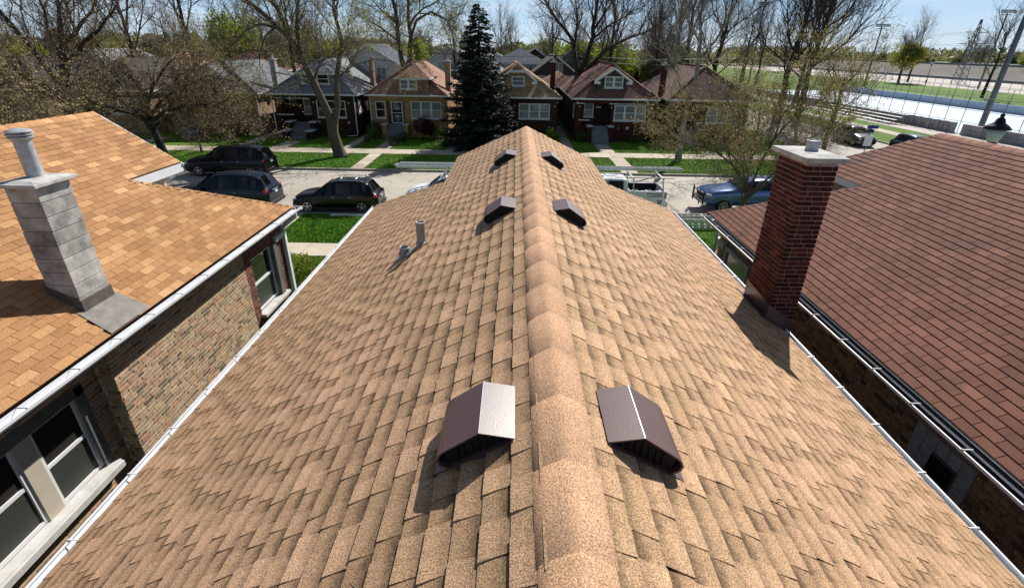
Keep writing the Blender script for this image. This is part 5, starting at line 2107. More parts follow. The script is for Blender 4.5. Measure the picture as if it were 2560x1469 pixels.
far_house('grey gabled cottage beyond the white clapboard house', -14.5, 118, 7.5, 11, 6.0, 8.2, 'sid_grey', 'fr_grey', 'gable', wins=((-1.5, 5.2), (1.5, 5.2)))
far_house('pale roofed house at the foot of the distant sky gap', -7.0, 128, 7.5, 11, 6.1, 8.1, 'sid_white', 'fr_grey2', 'gable', wins=((-1.5, 5.4), (1.5, 5.4)))
far_house('brown roofed bungalow with flat white dormer below the round green tree', -37.5, 74, 9, 12, 4.9, 7.2, 'fb_common', 'fr_red', 'hip', wins=((-2.6, 4.0),))
far_house('slate roofed house half hidden behind the twin trunked street tree', -24.5, 78, 8.0, 12, 5.0, 7.4, 'fb_brown', 'fr_slate', 'hip', wins=((-1.6, 4.0), (1.6, 4.0)))
far_house('terracotta roofed bungalow far left behind the bare trees', -52, 82, 9, 12, 4.4, 6.8, 'fb_tan', 'fr_tan', 'hip', wins=((-1.6, 3.4), (1.6, 3.4)))
far_house('white walled house seen through twigs at the left edge', -66, 84, 9, 12, 5.0, 7.0, 'sid_white', 'fr_grey2', 'gable', wins=((-1.6, 3.8), (1.6, 3.8)))
far_house('brown gabled house in the next block behind the big twin tree', 17.5, 92, 8, 11, 4.6, 7.2, 'fb_brown', 'fr_maroon', 'gable', wins=((-1.6, 3.8), (1.6, 3.8)))

# ------------------------------------------------------------ vehicles
def seccoords(st):
    zb, zs, zt, w_, wr = st[1:6]
    zm = zb + (zs - zb) * 0.55
    return [(0, zb), (w_ * 0.88, zb), (w_ * 0.98, zb + 0.12), (w_, zm), (w_ * 0.975, zs), (wr, zt - 0.05), (wr * 0.78, zt), (0, zt + 0.025)]


def lerp_st(sts, x):
    for a, b in zip(sts[:-1], sts[1:]):
        if a[0] <= x <= b[0]:
            f = (x - a[0]) / max(1e-6, b[0] - a[0])
            return [x] + [a[i] + (b[i] - a[i]) * f for i in range(1, 6)]
    return sts[-1]


def loft(sts, paintm, root, name='body', smooth=True):
    V, F = [], []
    n = 15
    for st in sts:
        c = seccoords(st)
        ring = [(st[0], -y, z) for y, z in c] + [(st[0], y, z) for y, z in c[-2:0:-1]]
        # ring order: bottom centre, left side up, top centre, right side down
        V.append(ring)
    m = len(V[0])
    flat = [p for r in V for p in r]
    for i in range(len(V) - 1):
        for k in range(m):
            k2 = (k + 1) % m
            F.append([i * m + k, i * m + k2, (i + 1) * m + k2, (i + 1) * m + k])
    F.append(list(reversed(range(m))))
    F.append([(len(V) - 1) * m + k for k in range(m)])
    mb = MB()
    mb.add(flat, F)
    o = mb.build(name, paintm, root, smooth=smooth, local=True, fix=True)
    if smooth:
        md = o.modifiers.new('sub', 'SUBSURF')
        md.levels = 1
        md.render_levels = 2
    return o


def side_pt(sts, x, f, sd, off=0.012):
    st = lerp_st(sts, x)
    c = seccoords(st)
    y = c[4][0] + (c[5][0] - c[4][0]) * f
    z = c[4][1] + (c[5][1] - c[4][1]) * f
    return (x, sd * (y + off), z + off * 0.3)


def glass_side(sts, segs, root, f0=0.10, f1=0.90, mat='glass_car', name='side_window', off=0.018):
    for a, b in segs:
        for sd in (-1, 1):
            mb = MB()
            n = 4
            lo = [side_pt(sts, a + (b - a) * i / n, f0, sd, off) for i in range(n + 1)]
            hi = [side_pt(sts, a + (b - a) * i / n, f1, sd, off) for i in range(n + 1)]
            for i in range(n):
                q = [lo[i], lo[i + 1], hi[i + 1], hi[i]]
                if sd > 0:
                    q.reverse()
                mb.poly(q)
            mb.build(name, mat, root, local=True, smooth=True)


def glass_across(sts, xa, xb, root, name, dx, mat='glass_car', inset=0.08):
    mb = MB()
    n = 4
    rows = []
    for i in range(n + 1):
        x = xa + (xb - xa) * (inset + (1 - 2 * inset) * i / n)
        st = lerp_st(sts, x)
        zt, wr = st[3], st[5]
        rows.append([(x + dx, -wr * 0.95, zt - 0.022), (x + dx, -wr * 0.72, zt + 0.018), (x + dx, 0, zt + 0.045), (x + dx, wr * 0.72, zt + 0.018), (x + dx, wr * 0.95, zt - 0.022)])
    for i in range(n):
        for k in range(4):
            mb.poly([rows[i][k], rows[i + 1][k], rows[i + 1][k + 1], rows[i][k + 1]])
    mb.build(name, mat, root, local=True, smooth=True)


def wheels(root, xs, wy, r, arch='black_plastic', rim='alloy', spokes=5):
    for x in xs:
        for sd in (-1, 1):
            y = sd * wy
            t = MB()
            t.lathe((x, y, r), [(r * 0.62, -0.11 * sd), (r * 0.93, -0.11 * sd), (r, -0.07 * sd), (r, 0.05 * sd), (r * 0.94, 0.085 * sd), (r * 0.66, 0.09 * sd), (r * 0.6, 0.07 * sd)], 24, axis='y')
            w_ = t.build('wheel', 'tyre', root, local=True, smooth=True, fix=True)
            m = MB()
            m.lathe((x, y, r), [(0.0, 0.03 * sd), (r * 0.62, 0.03 * sd)], 20, 1, axis='y')
            m.lathe((x, y, r), [(r * 0.58, 0.05 * sd), (r * 0.60, 0.088 * sd), (r * 0.66, 0.088 * sd), (r * 0.66, 0.05 * sd)], 20, 0, axis='y')
            for k in range(spokes):
                a = 2 * math.pi * k / spokes + 0.3
                p = (x + math.cos(a) * r * 0.1, y + 0.075 * sd, r + math.sin(a) * r * 0.1)
                q = (x + math.cos(a) * r * 0.62, y + 0.08 * sd, r + math.sin(a) * r * 0.62)
                m.bar(p, q, 0.05, 0.03, 0, up=(0, 1, 0))
            m.lathe((x, y, r), [(0.0, 0.095 * sd), (r * 0.16, 0.09 * sd), (r * 0.17, 0.06 * sd)], 12, 0, axis='y')
            m.build('rim', [rim, 'black_plastic'], w_, local=True, fix=True)
            ar = MB()
            pts = []
            for k in range(15):
                a = R(-8 + 196 * k / 14)
                pts.append((math.cos(a), math.sin(a)))
            ro, ri = r * 1.24, r * 1.04
            yy0, yy1 = y - sd * 0.12, y + sd * 0.055
            for (c0, s0), (c1, s1) in zip(pts[:-1], pts[1:]):
                P = lambda c, s_, rr, yy: (x + c * rr, yy, max(0.13, r + s_ * rr))
                ar.poly([P(c0, s0, ro, yy1), P(c1, s1, ro, yy1), P(c1, s1, ri, yy1), P(c0, s0, ri, yy1)])
                ar.poly([P(c0, s0, ri, yy1), P(c1, s1, ri, yy1), P(c1, s1, ri, yy0), P(c0, s0, ri, yy0)])
                ar.poly([P(c0, s0, ro, yy1), P(c1, s1, ro, yy1), P(c1, s1, ro, yy0), P(c0, s0, ro, yy0)])
            ar.build('wheel_arch', arch, root, local=True)


def lbox(root, name, mat, x0, x1, y0, y1, z0, z1, bevel=0.01):
    mb = MB()
    mb.box(x0, x1, y0, y1, z0, z1)
    return mb.build(name, mat, root, local=True, bevel=bevel)


def suv(name, label, loc, L, W, H, paintm, boxy=0.0, rails=True, crossbars=False, rz=0.0, group=None, lens='red_lens', cat='car'):
    o = thing(name, label, cat, loc, group, rz)
    k, w_, h = L / 4.6, W / 2, H / 1.68
    b = boxy
    S = lambda x, zb, zs, zt, a, c: (x * k, zb, zs * h, zt * h, a * w_ / 0.92, c * w_ / 0.92)
    sts = [S(0.0, .38, .60, .66, .60, .48), S(.06, .26, .70, .78, .80, .68), S(.35, .2, .82, .95 + .04 * b, .90, .76), S(1.0, .2, .90, 1.04 + .04 * b, .92, .80), S(1.30, .2, .95, 1.09 + .03 * b, .92, .80),
           S(2.02 - .15 * b, .2, .99, 1.60, .92, .60), S(2.5, .2, 1.0, 1.68, .92, .62), S(3.6, .2, 1.02, 1.67, .92, .615), S(4.02 + .25 * b, .2, 1.03, 1.60, .92, .59), S(4.40 + .1 * b, .22, 1.02, 1.10, .90, .70),
           S(4.55, .26, .92, 1.0, .88, .76), S(4.6, .36, .78, .84, .80, .70)]
    loft(sts, paintm, o)
    x = lambda v: v * k
    glass_side(sts, [(x(1.62), x(2.35)), (x(2.42), x(3.20)), (x(3.27), x(3.98 + .2 * b))], o)
    glass_across(sts, x(1.30), x(2.02 - .15 * b), o, 'windscreen', -0.012)
    glass_across(sts, x(4.02 + .25 * b), x(4.40 + .1 * b), o, 'rear_window', 0.014, inset=0.1)
    wheels(o, (x(.85), x(3.72)), w_ - 0.085, 0.36 * (h ** 0.5))
    for sd in (-1, 1):
        lbox(o, 'tail_light', lens, x(4.36), x(4.53), sd * (w_ - 0.26), sd * (w_ - 0.055), .86 * h, 1.02 * h, 0.03)
        lbox(o, 'headlight', 'clear_lens', x(.09), x(.42), sd * (w_ - 0.28), sd * (w_ - 0.10), .70 * h, .80 * h, 0.03)
        lbox(o, 'mirror', paintm, x(1.62), x(1.74), sd * (w_ - 0.04), sd * (w_ + 0.17), 1.0 * h, 1.13 * h, 0.03)
        for xx in (2.20, 3.05):
            lbox(o, 'door_handle', 'chrome', x(xx), x(xx) + 0.16, sd * (w_ - 0.012), sd * (w_ + 0.012), .885 * h, .91 * h, 0.006)
        lbox(o, 'side_sill', 'black_plastic', x(1.3), x(3.28), sd * (w_ - 0.06), sd * (w_ + 0.004), .22, .34, 0.02)
        if rails:
            r = MB()
            yy = sd * 0.60 * w_ / 0.92
            r.tube([(x(2.15), yy, 1.63 * h), (x(2.3), yy, 1.71 * h), (x(3.7), yy, 1.71 * h), (x(3.9), yy, 1.63 * h)], 0.018, 6)
            r.build('roof_rail', 'alloy' if crossbars else 'black_plastic', o, local=True, smooth=True)
    if crossbars:
        for xx in (2.6, 3.4):
            r = MB()
            r.tube([(x(xx), -0.62 * w_ / .92, 1.70 * h), (x(xx), 0, 1.74 * h), (x(xx), 0.62 * w_ / .92, 1.70 * h)], 0.02, 6)
            r.build('crossbar', 'alloy', o, local=True, smooth=True)
    lbox(o, 'bumper', 'black_plastic', x(4.42), x(4.66), -w_ * 0.86, w_ * 0.86, .34, .52, 0.05)
    lbox(o, 'bumper', 'black_plastic', x(-.03), x(.12), -w_ * 0.72, w_ * 0.72, .30, .50, 0.05)
    lbox(o, 'number_plate', 'plate', x(4.585), x(4.625), -0.16, 0.16, .78 * h, .88 * h, 0.004)
    lbox(o, 'chrome_strip', 'chrome', x(4.56), x(4.6), -0.36, 0.36, .93 * h, .96 * h, 0.006)
    lbox(o, 'grille', 'black_plastic', x(-.005), x(.05), -0.42, 0.42, .56 * h, .70 * h, 0.02)
    if boxy:
        lbox(o, 'running_board', 'alloy', x(1.2), x(3.3), -w_ - 0.03, -w_ + 0.06, .27, .30, 0.008)
    return o


suv('parked_suv', 'black compact suv with silver crossbars parked at the near kerb', (-11.75, 26.55, 0), 4.6, 1.86, 1.68, 'car_plum', 0.0, True, True)
suv('parked_suv', 'dark navy full size suv just ahead of the compact suv with crossbars', (-18.2, 26.6, 0), 5.35, 2.02, 1.93, 'car_navy', 0.6)
suv('parked_suv', 'long black suv with red tail light parked on the far side of the street', (-22.1, 34.35, 0), 5.6, 2.02, 1.92, 'car_black', 1.0)
suv('parked_car', 'white car with black windscreen poking out left of the tan roof', (-6.0, 27.75, 0), 4.5, 1.95, 1.74, 'car_white', 0.0, False)
suv('parked_suv', 'black suv on the cross street under the orange tinted tree', (33.5, 49.2, 0), 4.7, 1.9, 1.7, 'car_charcoal', 0.3, True, rz=R(90))
suv('parked_suv', 'dark green suv on the cross street beside the blue street sign', (35.6, 43.5, 0), 4.7, 1.9, 1.66, 'car_charcoal', 0.3, True, rz=R(90))


def pickup(name, label, loc, L, W, H, paintm, front=True):
    o = thing(name, label, 'pickup truck', loc)
    w_ = W / 2
    S = lambda x, zb, zs, zt, a, c: (x, zb, zs, zt, a * w_, c * w_)
    sts = [S(0, .5, .95, 1.0, .8, .7), S(.05, .42, 1.05, 1.12, .96, .84), S(.4, .4, 1.12, 1.25, .99, .86), S(1.45, .4, 1.2, 1.33, 1, .86), S(1.6, .4, 1.22, 1.38, 1, .85), S(2.3, .4, 1.25, H - .06, 1, .70),
           S(2.7, .4, 1.25, H, 1, .71), S(3.55, .4, 1.25, H - .01, 1, .71), S(3.74, .4, 1.25, H - .05, .99, .69), S(3.80, .45, 1.2, H - .35, .97, .70)]
    loft(sts, paintm, o, 'cab')
    glass_side(sts, [(1.85, 2.62), (2.7, 3.5)], o, f0=0.12, f1=0.88)
    glass_across(sts, 1.6, 2.3, o, 'windscreen', -0.014)
    g = MB()
    g.box(3.77, 3.80, -w_ * .62, w_ * .62, 1.32, H - 0.16)
    g.build('rear_window', 'glass_car', o, local=True)
    bx = MB()
    x0, x1, zt, zf = 3.84, L - 0.1, 1.32, 0.75
    bx.box(x0, x1, -w_, -w_ + .09, .5, zt)
    bx.box(x0, x1, w_ - .09, w_, .5, zt)
    bx.box(x0, x0 + .06, -w_ + .09, w_ - .09, .5, zt)
    bx.box(x1 - .07, x1, -w_ + .09, w_ - .09, .5, zt)
    bx.box(x0 + .06, x1 - .07, -w_ + .09, w_ - .09, .6, zf)
    bx.build('bed', paintm, o, local=True, bevel=0.025)
    ln = MB()
    a = 0.004
    ln.box(x0 + .062, x1 - .072, -w_ + .092, w_ - .092, zf + .002, zf + .01)
    ln.box(x0 + .062, x1 - .072, -w_ + .092, -w_ + .10, zf + .01, zt - .03)
    ln.box(x0 + .062, x1 - .072, w_ - .10, w_ - .092, zf + .01, zt - .03)
    ln.box(x0 + .062, x0 + .07, -w_ + .10, w_ - .10, zf + .01, zt - .03)
    ln.build('bed_liner', 'black_plastic', o, local=True)
    wheels(o, (1.0, L - 1.15), w_ - 0.09, 0.40, spokes=6)
    for sd in (-1, 1):
        lbox(o, 'tail_light', 'red_lens', L - .20, L - .08, sd * (w_ - .10), sd * (w_ + .012), .95, 1.24, 0.02)
        lbox(o, 'headlight', 'clear_lens', .04, .3, sd * (w_ - .35), sd * (w_ - .04), .92, 1.08, 0.03)
        lbox(o, 'mirror', 'black_plastic', 1.95, 2.1, sd * (w_ - .02), sd * (w_ + .25), 1.25, 1.5, 0.03)
    lbox(o, 'bumper', 'chrome', L - .12, L + .08, -w_ * .9, w_ * .9, .45, .63, 0.03)
    lbox(o, 'bumper', 'chrome', -.1, .08, -w_ * .9, w_ * .9, .45, .66, 0.03)
    lbox(o, 'grille', 'black_plastic', -.04, .05, -w_ * .55, w_ * .55, .72, 1.04, 0.02)
    return o


tr = pickup('pickup_truck', 'white pickup truck with phone number on its bed and a ladder rack', (2.3, 27.3, 0), 5.9, 2.0, 1.92, 'car_white')
text_part(tr, '708.416.8098', 0.155, (4.72, -1.012, 1.13), (R(90), 0, 0), 'ink', 'lettering', 0.004)
for i, (z, w_) in enumerate(((1.065, 0.60), (1.01, 0.85))):
    mb = MB()
    for k in range(14):
        a = 5.62 - w_ + w_ * k / 14
        mb.box(a, a + w_ / 14 * 0.72, -1.008, -1.003, z, z + 0.032)
    o = mb.build('small_print', 'ink', tr, local=True)
    o['kind'] = 'stuff'
mb = MB()
mb.add([(5.35, -1.006, .86), (5.62, -1.006, .86), (5.60, -1.006, .70), (5.485, -1.006, .62), (5.37, -1.006, .70)], [(0, 4, 3, 2, 1)])
mb.build('shield_logo', 'drip_edge', tr, local=True)
mb = MB()
mb.add([(5.40, -1.009, .83), (5.50, -1.009, .83), (5.50, -1.009, .68), (5.42, -1.009, .72)], [(0, 3, 2, 1)])
mb.add([(5.53, -1.009, .83), (5.58, -1.009, .83), (5.56, -1.009, .70)], [(0, 2, 1)])
mb.build('shield_logo', 'dull_white', tr, local=True)
# rack
for x in (4.05, 5.62):
    for sd in (-1, 1):
        mb = MB()
        mb.bar((x, sd * .95, 1.32), (x - 0.05, sd * .80, 1.94), .07, .05, up=(1, 0, 0))
        mb.build('rack_post', 'alu', tr, local=True)
    mb = MB()
    mb.box(x - .09, x - .02, -.95, .95, 1.93, 1.98)
    mb.build('rack_bar', 'alu', tr, local=True)
for i in range(4):
    mb = MB()
    mb.tube([(3.0 + .06 * i, -.86 + i * .0, 2.0), (6.15, -.90, 2.0)], .022, 8) if i == 0 else mb.box(2.0 + .33 * i, 2.2 + .33 * i, -.2, .2, 1.905, 1.945)
    (mb.build('side_rail', 'dull_white', tr, local=True, smooth=True) if i == 0 else mb.build('cab_light_bar', 'white_metal', tr, local=True))
for i in range(7):
    mb = MB()
    mb.lathe((4.1 + i * .24, -.5 + .18 * math.sin(i * 2.1), .76), [(.12, 0), (.14, .42), (.05, .5), (0, .5)], 10)
    o = mb.build('white_bucket', 'white_paint', None, smooth=True)
    o.location = (2.3, 27.3, 0)
    tag(o, 'small white bucket in the bed of the white pickup truck', 'bucket', 'buckets in the pickup bed')

bt = pickup('pickup_truck', 'blue pickup truck with black grille guard behind the budding tree', (10.45, 27.75, 0), 5.6, 1.96, 1.85, 'car_blue')
gg = MB()
for z in (.6, .85, 1.1):
    gg.tube([(-.12, -.85, z), (-.22, -.5, z), (-.22, .5, z), (-.12, .85, z)], .028, 6)
for y in (-.5, .5, -.85, .85):
    gg.tube([(-.14 if abs(y) > .6 else -.22, y, .42), (-.14 if abs(y) > .6 else -.22, y, 1.22)], .03, 6)
gg.build('grille_guard', 'black_iron', bt, local=True, smooth=True)


def ladder(name, label, x0, x1, y, z, wd=.42, group=None, rungs=.305, double=True, tilt=0.0, mat='alu', flat=True):
    o = thing(name, label, 'ladder', (x0, y, z), group)
    L = x1 - x0
    for lay in range(2 if double else 1):
        s_ = 0.0 if lay == 0 else 0.3
        ww = wd if lay == 0 else wd * .84
        zz = lay * .075
        for sd in (-1, 1):
            mb = MB()
            mb.box(s_, L - s_ * .2, sd * ww / 2 - .014, sd * ww / 2 + .014, zz, zz + .07)
            mb.build('rail', mat, o, local=True)
        n = int((L - .3) / rungs)
        mer = None
        for k in range(n):
            if mer is None:
                mb = MB()
                mb.tube([(0, -ww / 2 + .01, 0), (0, ww / 2 - .01, 0)], .018, 6)
                mer = mesh_np('rung', np.array(mb.v), mb.f, [M[mat]])
            r = link('rung', mer, o)
            r.location = (s_ + .2 + k * rungs, 0, zz + .035)
    return o


ladder('ladder', 'long aluminium extension ladder overhanging the white pickup towards the right', 0.6, 9.35, 28.1, 2.06)
ladder('ladder', 'long aluminium ladder above the white car, its left end over the street', -6.75, 1.4, 28.35, 2.06, wd=.38)
mb = MB()
mb.box(-6.6, 1.2, 28.0, 28.14, 2.07, 2.11)
mb.box(-6.6, 1.2, 28.0, 28.02, 1.97, 2.07)
o = mb.build('walk_plank', 'alu')
tag(o, 'aluminium walk plank lying beside the ladder above the white car', 'plank')
lr = thing('ladder_rack', 'steel ladder rack carrying the ladders above the white car', 'rack', (-3.0, 27.6, 0))
for x in (-3.7, -2.35):
    mb = MB()
    mb.box(x - .04, x + .04, 26.5, 28.7, 1.99, 2.04)
    mb.box(x - .03, x + .03, 26.62, 26.68, 1.5, 1.99)
    mb.box(x - .03, x + .03, 27.9, 27.96, 1.5, 1.99)
    mb.build('rack_frame', 'steel', lr)
# gear on the near lawns
mb = MB()
mb.extrude_y([(0, 0), (.12, 0), (.12, .1), (.11, .1), (.11, .01), (.01, .01), (.01, .1), (0, .1)], 0, 3.2)
o = mb.build('gutter_length', 'white_metal')
o.rotation_euler = (0, 0, R(-90))
o.location = (-9.45, 24.95, .13)
tag(o, 'loose length of white gutter lying on the near grass strip', 'gutter')
ladder('ladder', 'pale folded ladder lying on the ground right of the tan roof eave', 7.6, 11.2, 24.3, .55, wd=.45, mat='dull_white')
for k in range(3):
    ladder('ladder', 'grey ladder section at the bottom of the stack by the near kerb', 7.8, 11.0, 23.95 + k * .08, .14 + k * .12, wd=.40, mat='alu', double=False, group='ladder sections stacked on the near grass')

# ------------------------------------------------------------ rink, park, poles on the right
sheet('ice_rink', 50.9, 76.4, 42, 128, 0.05, 'ice')
rk = thing('rink_boards', 'pale blue boards along the far side of the ice rink', 'fence', (76.5, 85, 0))
mb = MB()
for k in range(40):
    b = MB()
    y = 44 + k * 2.1
    b.box(76.5, 76.62, y + .012, y + 2.088, 0.02, 1.2)
    b.build('board', 'rink_board', rk)
mb.box(76.46, 76.66, 44, 128, 1.2, 1.24)
mb.build('top_rail', 'rink_board', rk)
for k in range(22):
    p = MB()
    p.tube([(76.7, 44 + k * 4, 0), (76.7, 44 + k * 4, 2.6)], .03, 5)
    p.build('post', 'steel', rk)
cb = thing('barrier_wall', 'low grey concrete block wall along the near side of the rink', 'wall', (50.3, 75, 0))
for side, ya, yb in ((0, 60.2, 74.0), (1, 42.0, 58.8)):
    y = ya
    while y < yb - .5:
        for c in range(2):
            off = .7 * c if c == 0 else 0
            b = MB()
            b.box(49.85, 50.45, y + .015, min(y + 1.37, yb), .08 + c * .56, .08 + c * .56 + .545, 0, random.random())
            b.build('block', 'conc_barrier', cb, bevel=.03)
        if int(y * 10) % 2 == 0:
            p = MB()
            p.box(49.72, 49.85, y + .5, y + .9, .08, 1.24)
            p.build('pilaster', 'conc_barrier', cb)
        y += 1.4
for side, ya, yb in ((0, 74.2, 126),):
    b = MB()
    b.box(50.2, 50.35, ya, yb, .05, 1.15)
    b.build('board_run', 'conc_barrier', cb)
sf_ = thing('rink_screen', 'tall wire screen on thin posts along the near rink edge', 'fence', (50.7, 80, 0))
y = 43.0
while y < 128:
    if not 58.9 < y < 60.1:
        p = MB()
        p.tube([(50.65, y, .05), (50.65, y, 3.9)], .035, 5)
        p.build('post', 'steel', sf_)
    y += 2.45
for z in (3.88, 2.6, 1.3):
    p = MB()
    p.tube([(50.65, 43, z), (50.65, 128, z)], .022 if z < 3.8 else .035, 4)
    p.build('rail', 'steel', sf_)
bl = thing('bleachers', 'white plank bleachers beside the rink', 'bleachers', (48.3, 75, 0))
for k in range(4):
    for seg in range(3):
        b = MB()
        b.box(47.0 + k * .62, 47.32 + k * .62, 66.4 + seg * 6.2, 72.3 + seg * 6.2, .30 + k * .30, .35 + k * .30)
        b.build('seat_plank', 'white_metal', bl)
for seg in range(10):
    b = MB()
    b.bar((47.0, 66.6 + seg * 2, .1), (49.4, 66.6 + seg * 2, 1.25), .06, .06)
    b.box(49.3, 49.36, 66.57 + seg * 2, 66.63 + seg * 2, .1, 1.25)
    b.build('frame', 'steel', bl)
cf = thing('chain_fence', 'chain link fence between the park grass and the pale road', 'fence', (118, 160, 0))
for k in range(60):
    b = MB()
    b.tube([(118, 100 + k * 3, 0), (118, 100 + k * 3, 2.2)], .05, 5)
    b.build('post', 'wire_fence', cf)
b = MB()
for z in (.15, 1.1, 2.15):
    b.tube([(118, 100, z), (118, 277, z)], .035, 4)
b.build('rail', 'wire_fence', cf)
cf = thing('chain_fence', 'chain link fence crossing the park grass behind the rink boards', 'fence', (86, 110, 0))
for k in range(28):
    b = MB()
    b.tube([(86, 60 + k * 4.2, 0), (86, 60 + k * 4.2, 2.8)], .05, 5)
    b.build('post', 'wire_fence', cf)
b = MB()
for z in (2.75, 1.4):
    b.tube([(86, 60, z), (86, 174, z)], .035, 4)
b.build('rail', 'wire_fence', cf)
mb = MB()
mb.add([(160, -40, 0.0), (161, -40, .5), (180, -40, 4.6), (230, -40, 4.8), (160, 430, 0.0), (161, 430, .5), (180, 430, 4.6), (230, 430, 4.8)], [(0, 1, 5, 4), (1, 2, 6, 5), (2, 3, 7, 6)])
mb.build('embankment', 'embank', kind='structure')
mb = MB()
mb.box(159.5, 160.2, -40, 430, 0, .9)
mb.box(179.6, 180.2, -40, 430, 4.5, 5.1)
o = mb.build('embankment_kerbs', 'steel', kind='structure')

pl = thing('light_pole', 'thick grey floodlight pole crossing the right corner of the picture', 'pole', (52.2, 59.1, 0))
mb = MB()
mb.tube([(52.2, 59.1, 0), (52.2, 59.1, 8), (52.2, 59.1, 21)], [.30, .26, .16], 14)
mb.build('shaft', 'steel', pl, smooth=True)
mb = MB()
mb.tube([(52.2, 59.1, 0), (52.2, 59.1, .5)], .42, 14)
mb.build('base', 'steel', pl)
for dx in (-1.2, -.4, .4, 1.2):
    b = MB()
    b.box(52.2 + dx - .3, 52.2 + dx + .3, 58.9, 59.3, 20.6, 21.2)
    b.build('floodlight', 'alu', pl)


def flood(label, x, y, h, n=4):
    o = thing('floodlight_mast', label, 'light mast', (x, y, 0))
    b = MB()
    b.tube([(x, y, 0), (x, y, h)], [.28, .16], 8)
    b.build('mast', 'steel', o, smooth=True)
    b = MB()
    b.box(x - 1.8, x + 1.8, y - .08, y + .08, h - .1, h + .1)
    b.box(x - 1.2, x + 1.2, y - .08, y + .08, h - 1.1, h - .95)
    b.build('crossarm', 'steel', o)
    for k in range(n):
        b = MB()
        b.box(x - 1.7 + k * 1.0, x - 1.0 + k * 1.0, y - .5, y, h - .65, h - .05)
        b.build('lamp', 'alu', o)


flood('slim floodlight mast beside the lattice pylon', 124, 146, 18.4)
flood('slim floodlight mast left of the green park tree', 96, 150, 15.0)
flood('slim floodlight mast showing above the bare twigs further left', 64, 150, 19.5, 3)

py = thing('pylon', 'lattice power pylon with two crossarms on the horizon', 'pylon', (136, 168, 0))
x, y, H_ = 136, 168, 17.5
b = MB()
for sx in (-1, 1):
    for sy in (-1, 1):
        b.bar((x + sx * 1.3, y + sy * 1.3, 0), (x + sx * .15, y + sy * .15, H_), .14, .14)
n = 10
for k in range(n):
    z0, z1 = H_ * k / n, H_ * (k + 1) / n
    w0, w1 = 1.3 - 1.15 * k / n, 1.3 - 1.15 * (k + 1) / n
    for sy in (-1, 1):
        b.bar((x - w0, y + sy * w0, z0), (x + w1, y + sy * w1, z1), .07, .07)
        b.bar((x + w0, y + sy * w0, z0), (x - w1, y + sy * w1, z1), .07, .07)
    for sx in (-1, 1):
        b.bar((x + sx * w0, y - w0, z0), (x + sx * w1, y + w1, z1), .07, .07)
b.build('tower', 'steel', py)
for z, hw in ((14.2, 3.4), (11.2, 4.0)):
    b = MB()
    b.box(x - hw, x + hw, y - .1, y + .1, z - .08, z + .08)
    b.bar((x - hw, y, z), (x, y, z + 1.6), .1, .1)
    b.bar((x + hw, y, z), (x, y, z + 1.6), .1, .1)
    b.build('crossarm', 'steel', py)
b = MB()
for z, hw in ((14.1, 3.3), (11.1, 3.9)):
    for s_ in (-1, 1):
        pts = [(x + s_ * hw, y, z), (x + s_ * hw - 12, y + 50, z - 2.0), (x + s_ * hw - 24, y + 110, z)]
        b.tube(pts, .03, 3)
        pts = [(x + s_ * hw, y, z), (x + s_ * hw + 20, y - 30, z - 1.5), (x + s_ * hw + 45, y - 60, z)]
        b.tube(pts, .03, 3)
b.build('cable', 'steel', py)


def street_lamp(label, x, y, h, s=1.0):
    o = thing('street_lamp', label, 'street lamp', (x, y, 0))
    b = MB()
    b.lathe((x, y, 0), [(.2 * s, 0), (.2 * s, .3), (.1 * s, .6), (.06 * s, 1.0), (.05 * s, h - .75 * s), (.11 * s, h - .72 * s), (.16 * s, h - .62 * s), (.12 * s, h - .5 * s), (.2 * s, h - .45 * s)], 12)
    b.build('post', 'black_iron', o, smooth=True)
    b = MB()
    b.lathe((x, y, h), [(.2 * s, -.45 * s), (.34 * s, .05 * s), (.0, .05 * s)], 12)
    b.build('globe', 'lamp_glass', o, smooth=True)
    b = MB()
    b.lathe((x, y, h), [(.46 * s, .04 * s), (.47 * s, .09 * s), (.36 * s, .2 * s), (.2 * s, .3 * s), (.14 * s, .46 * s), (.06 * s, .52 * s), (.09 * s, .6 * s), (.04 * s, .66 * s), (.0, .7 * s)], 14)
    b.build('hood', 'black_iron', o, smooth=True)
    return o


street_lamp('black lantern street lamp rising behind the maroon roof ridge', 20.15, 22.0, 5.25)
street_lamp('black park lamp between the green tree and the bare one by the chain fence', 132, 176, 6.0, 1.5)
sg = thing('street_sign', 'blue street name sign on a pole at the corner', 'street sign', (26.1, 38.5, 0))
b = MB()
b.tube([(26.1, 38.5, 0), (26.1, 38.5, 3.4)], .03, 6)
b.build('pole', 'steel', sg)
b = MB()
b.box(25.75, 26.55, 38.44, 38.47, 3.12, 3.36)
b.build('name_plate', 'sign_blue', sg)
b = MB()
b.box(26.085, 26.115, 38.15, 38.9, 2.86, 3.1)
b.build('name_plate', 'sign_blue', sg)
b = MB()
b.box(25.8, 26.4, 38.43, 38.46, 1.9, 2.6)
b.build('notice_plate', 'sign_white', sg)
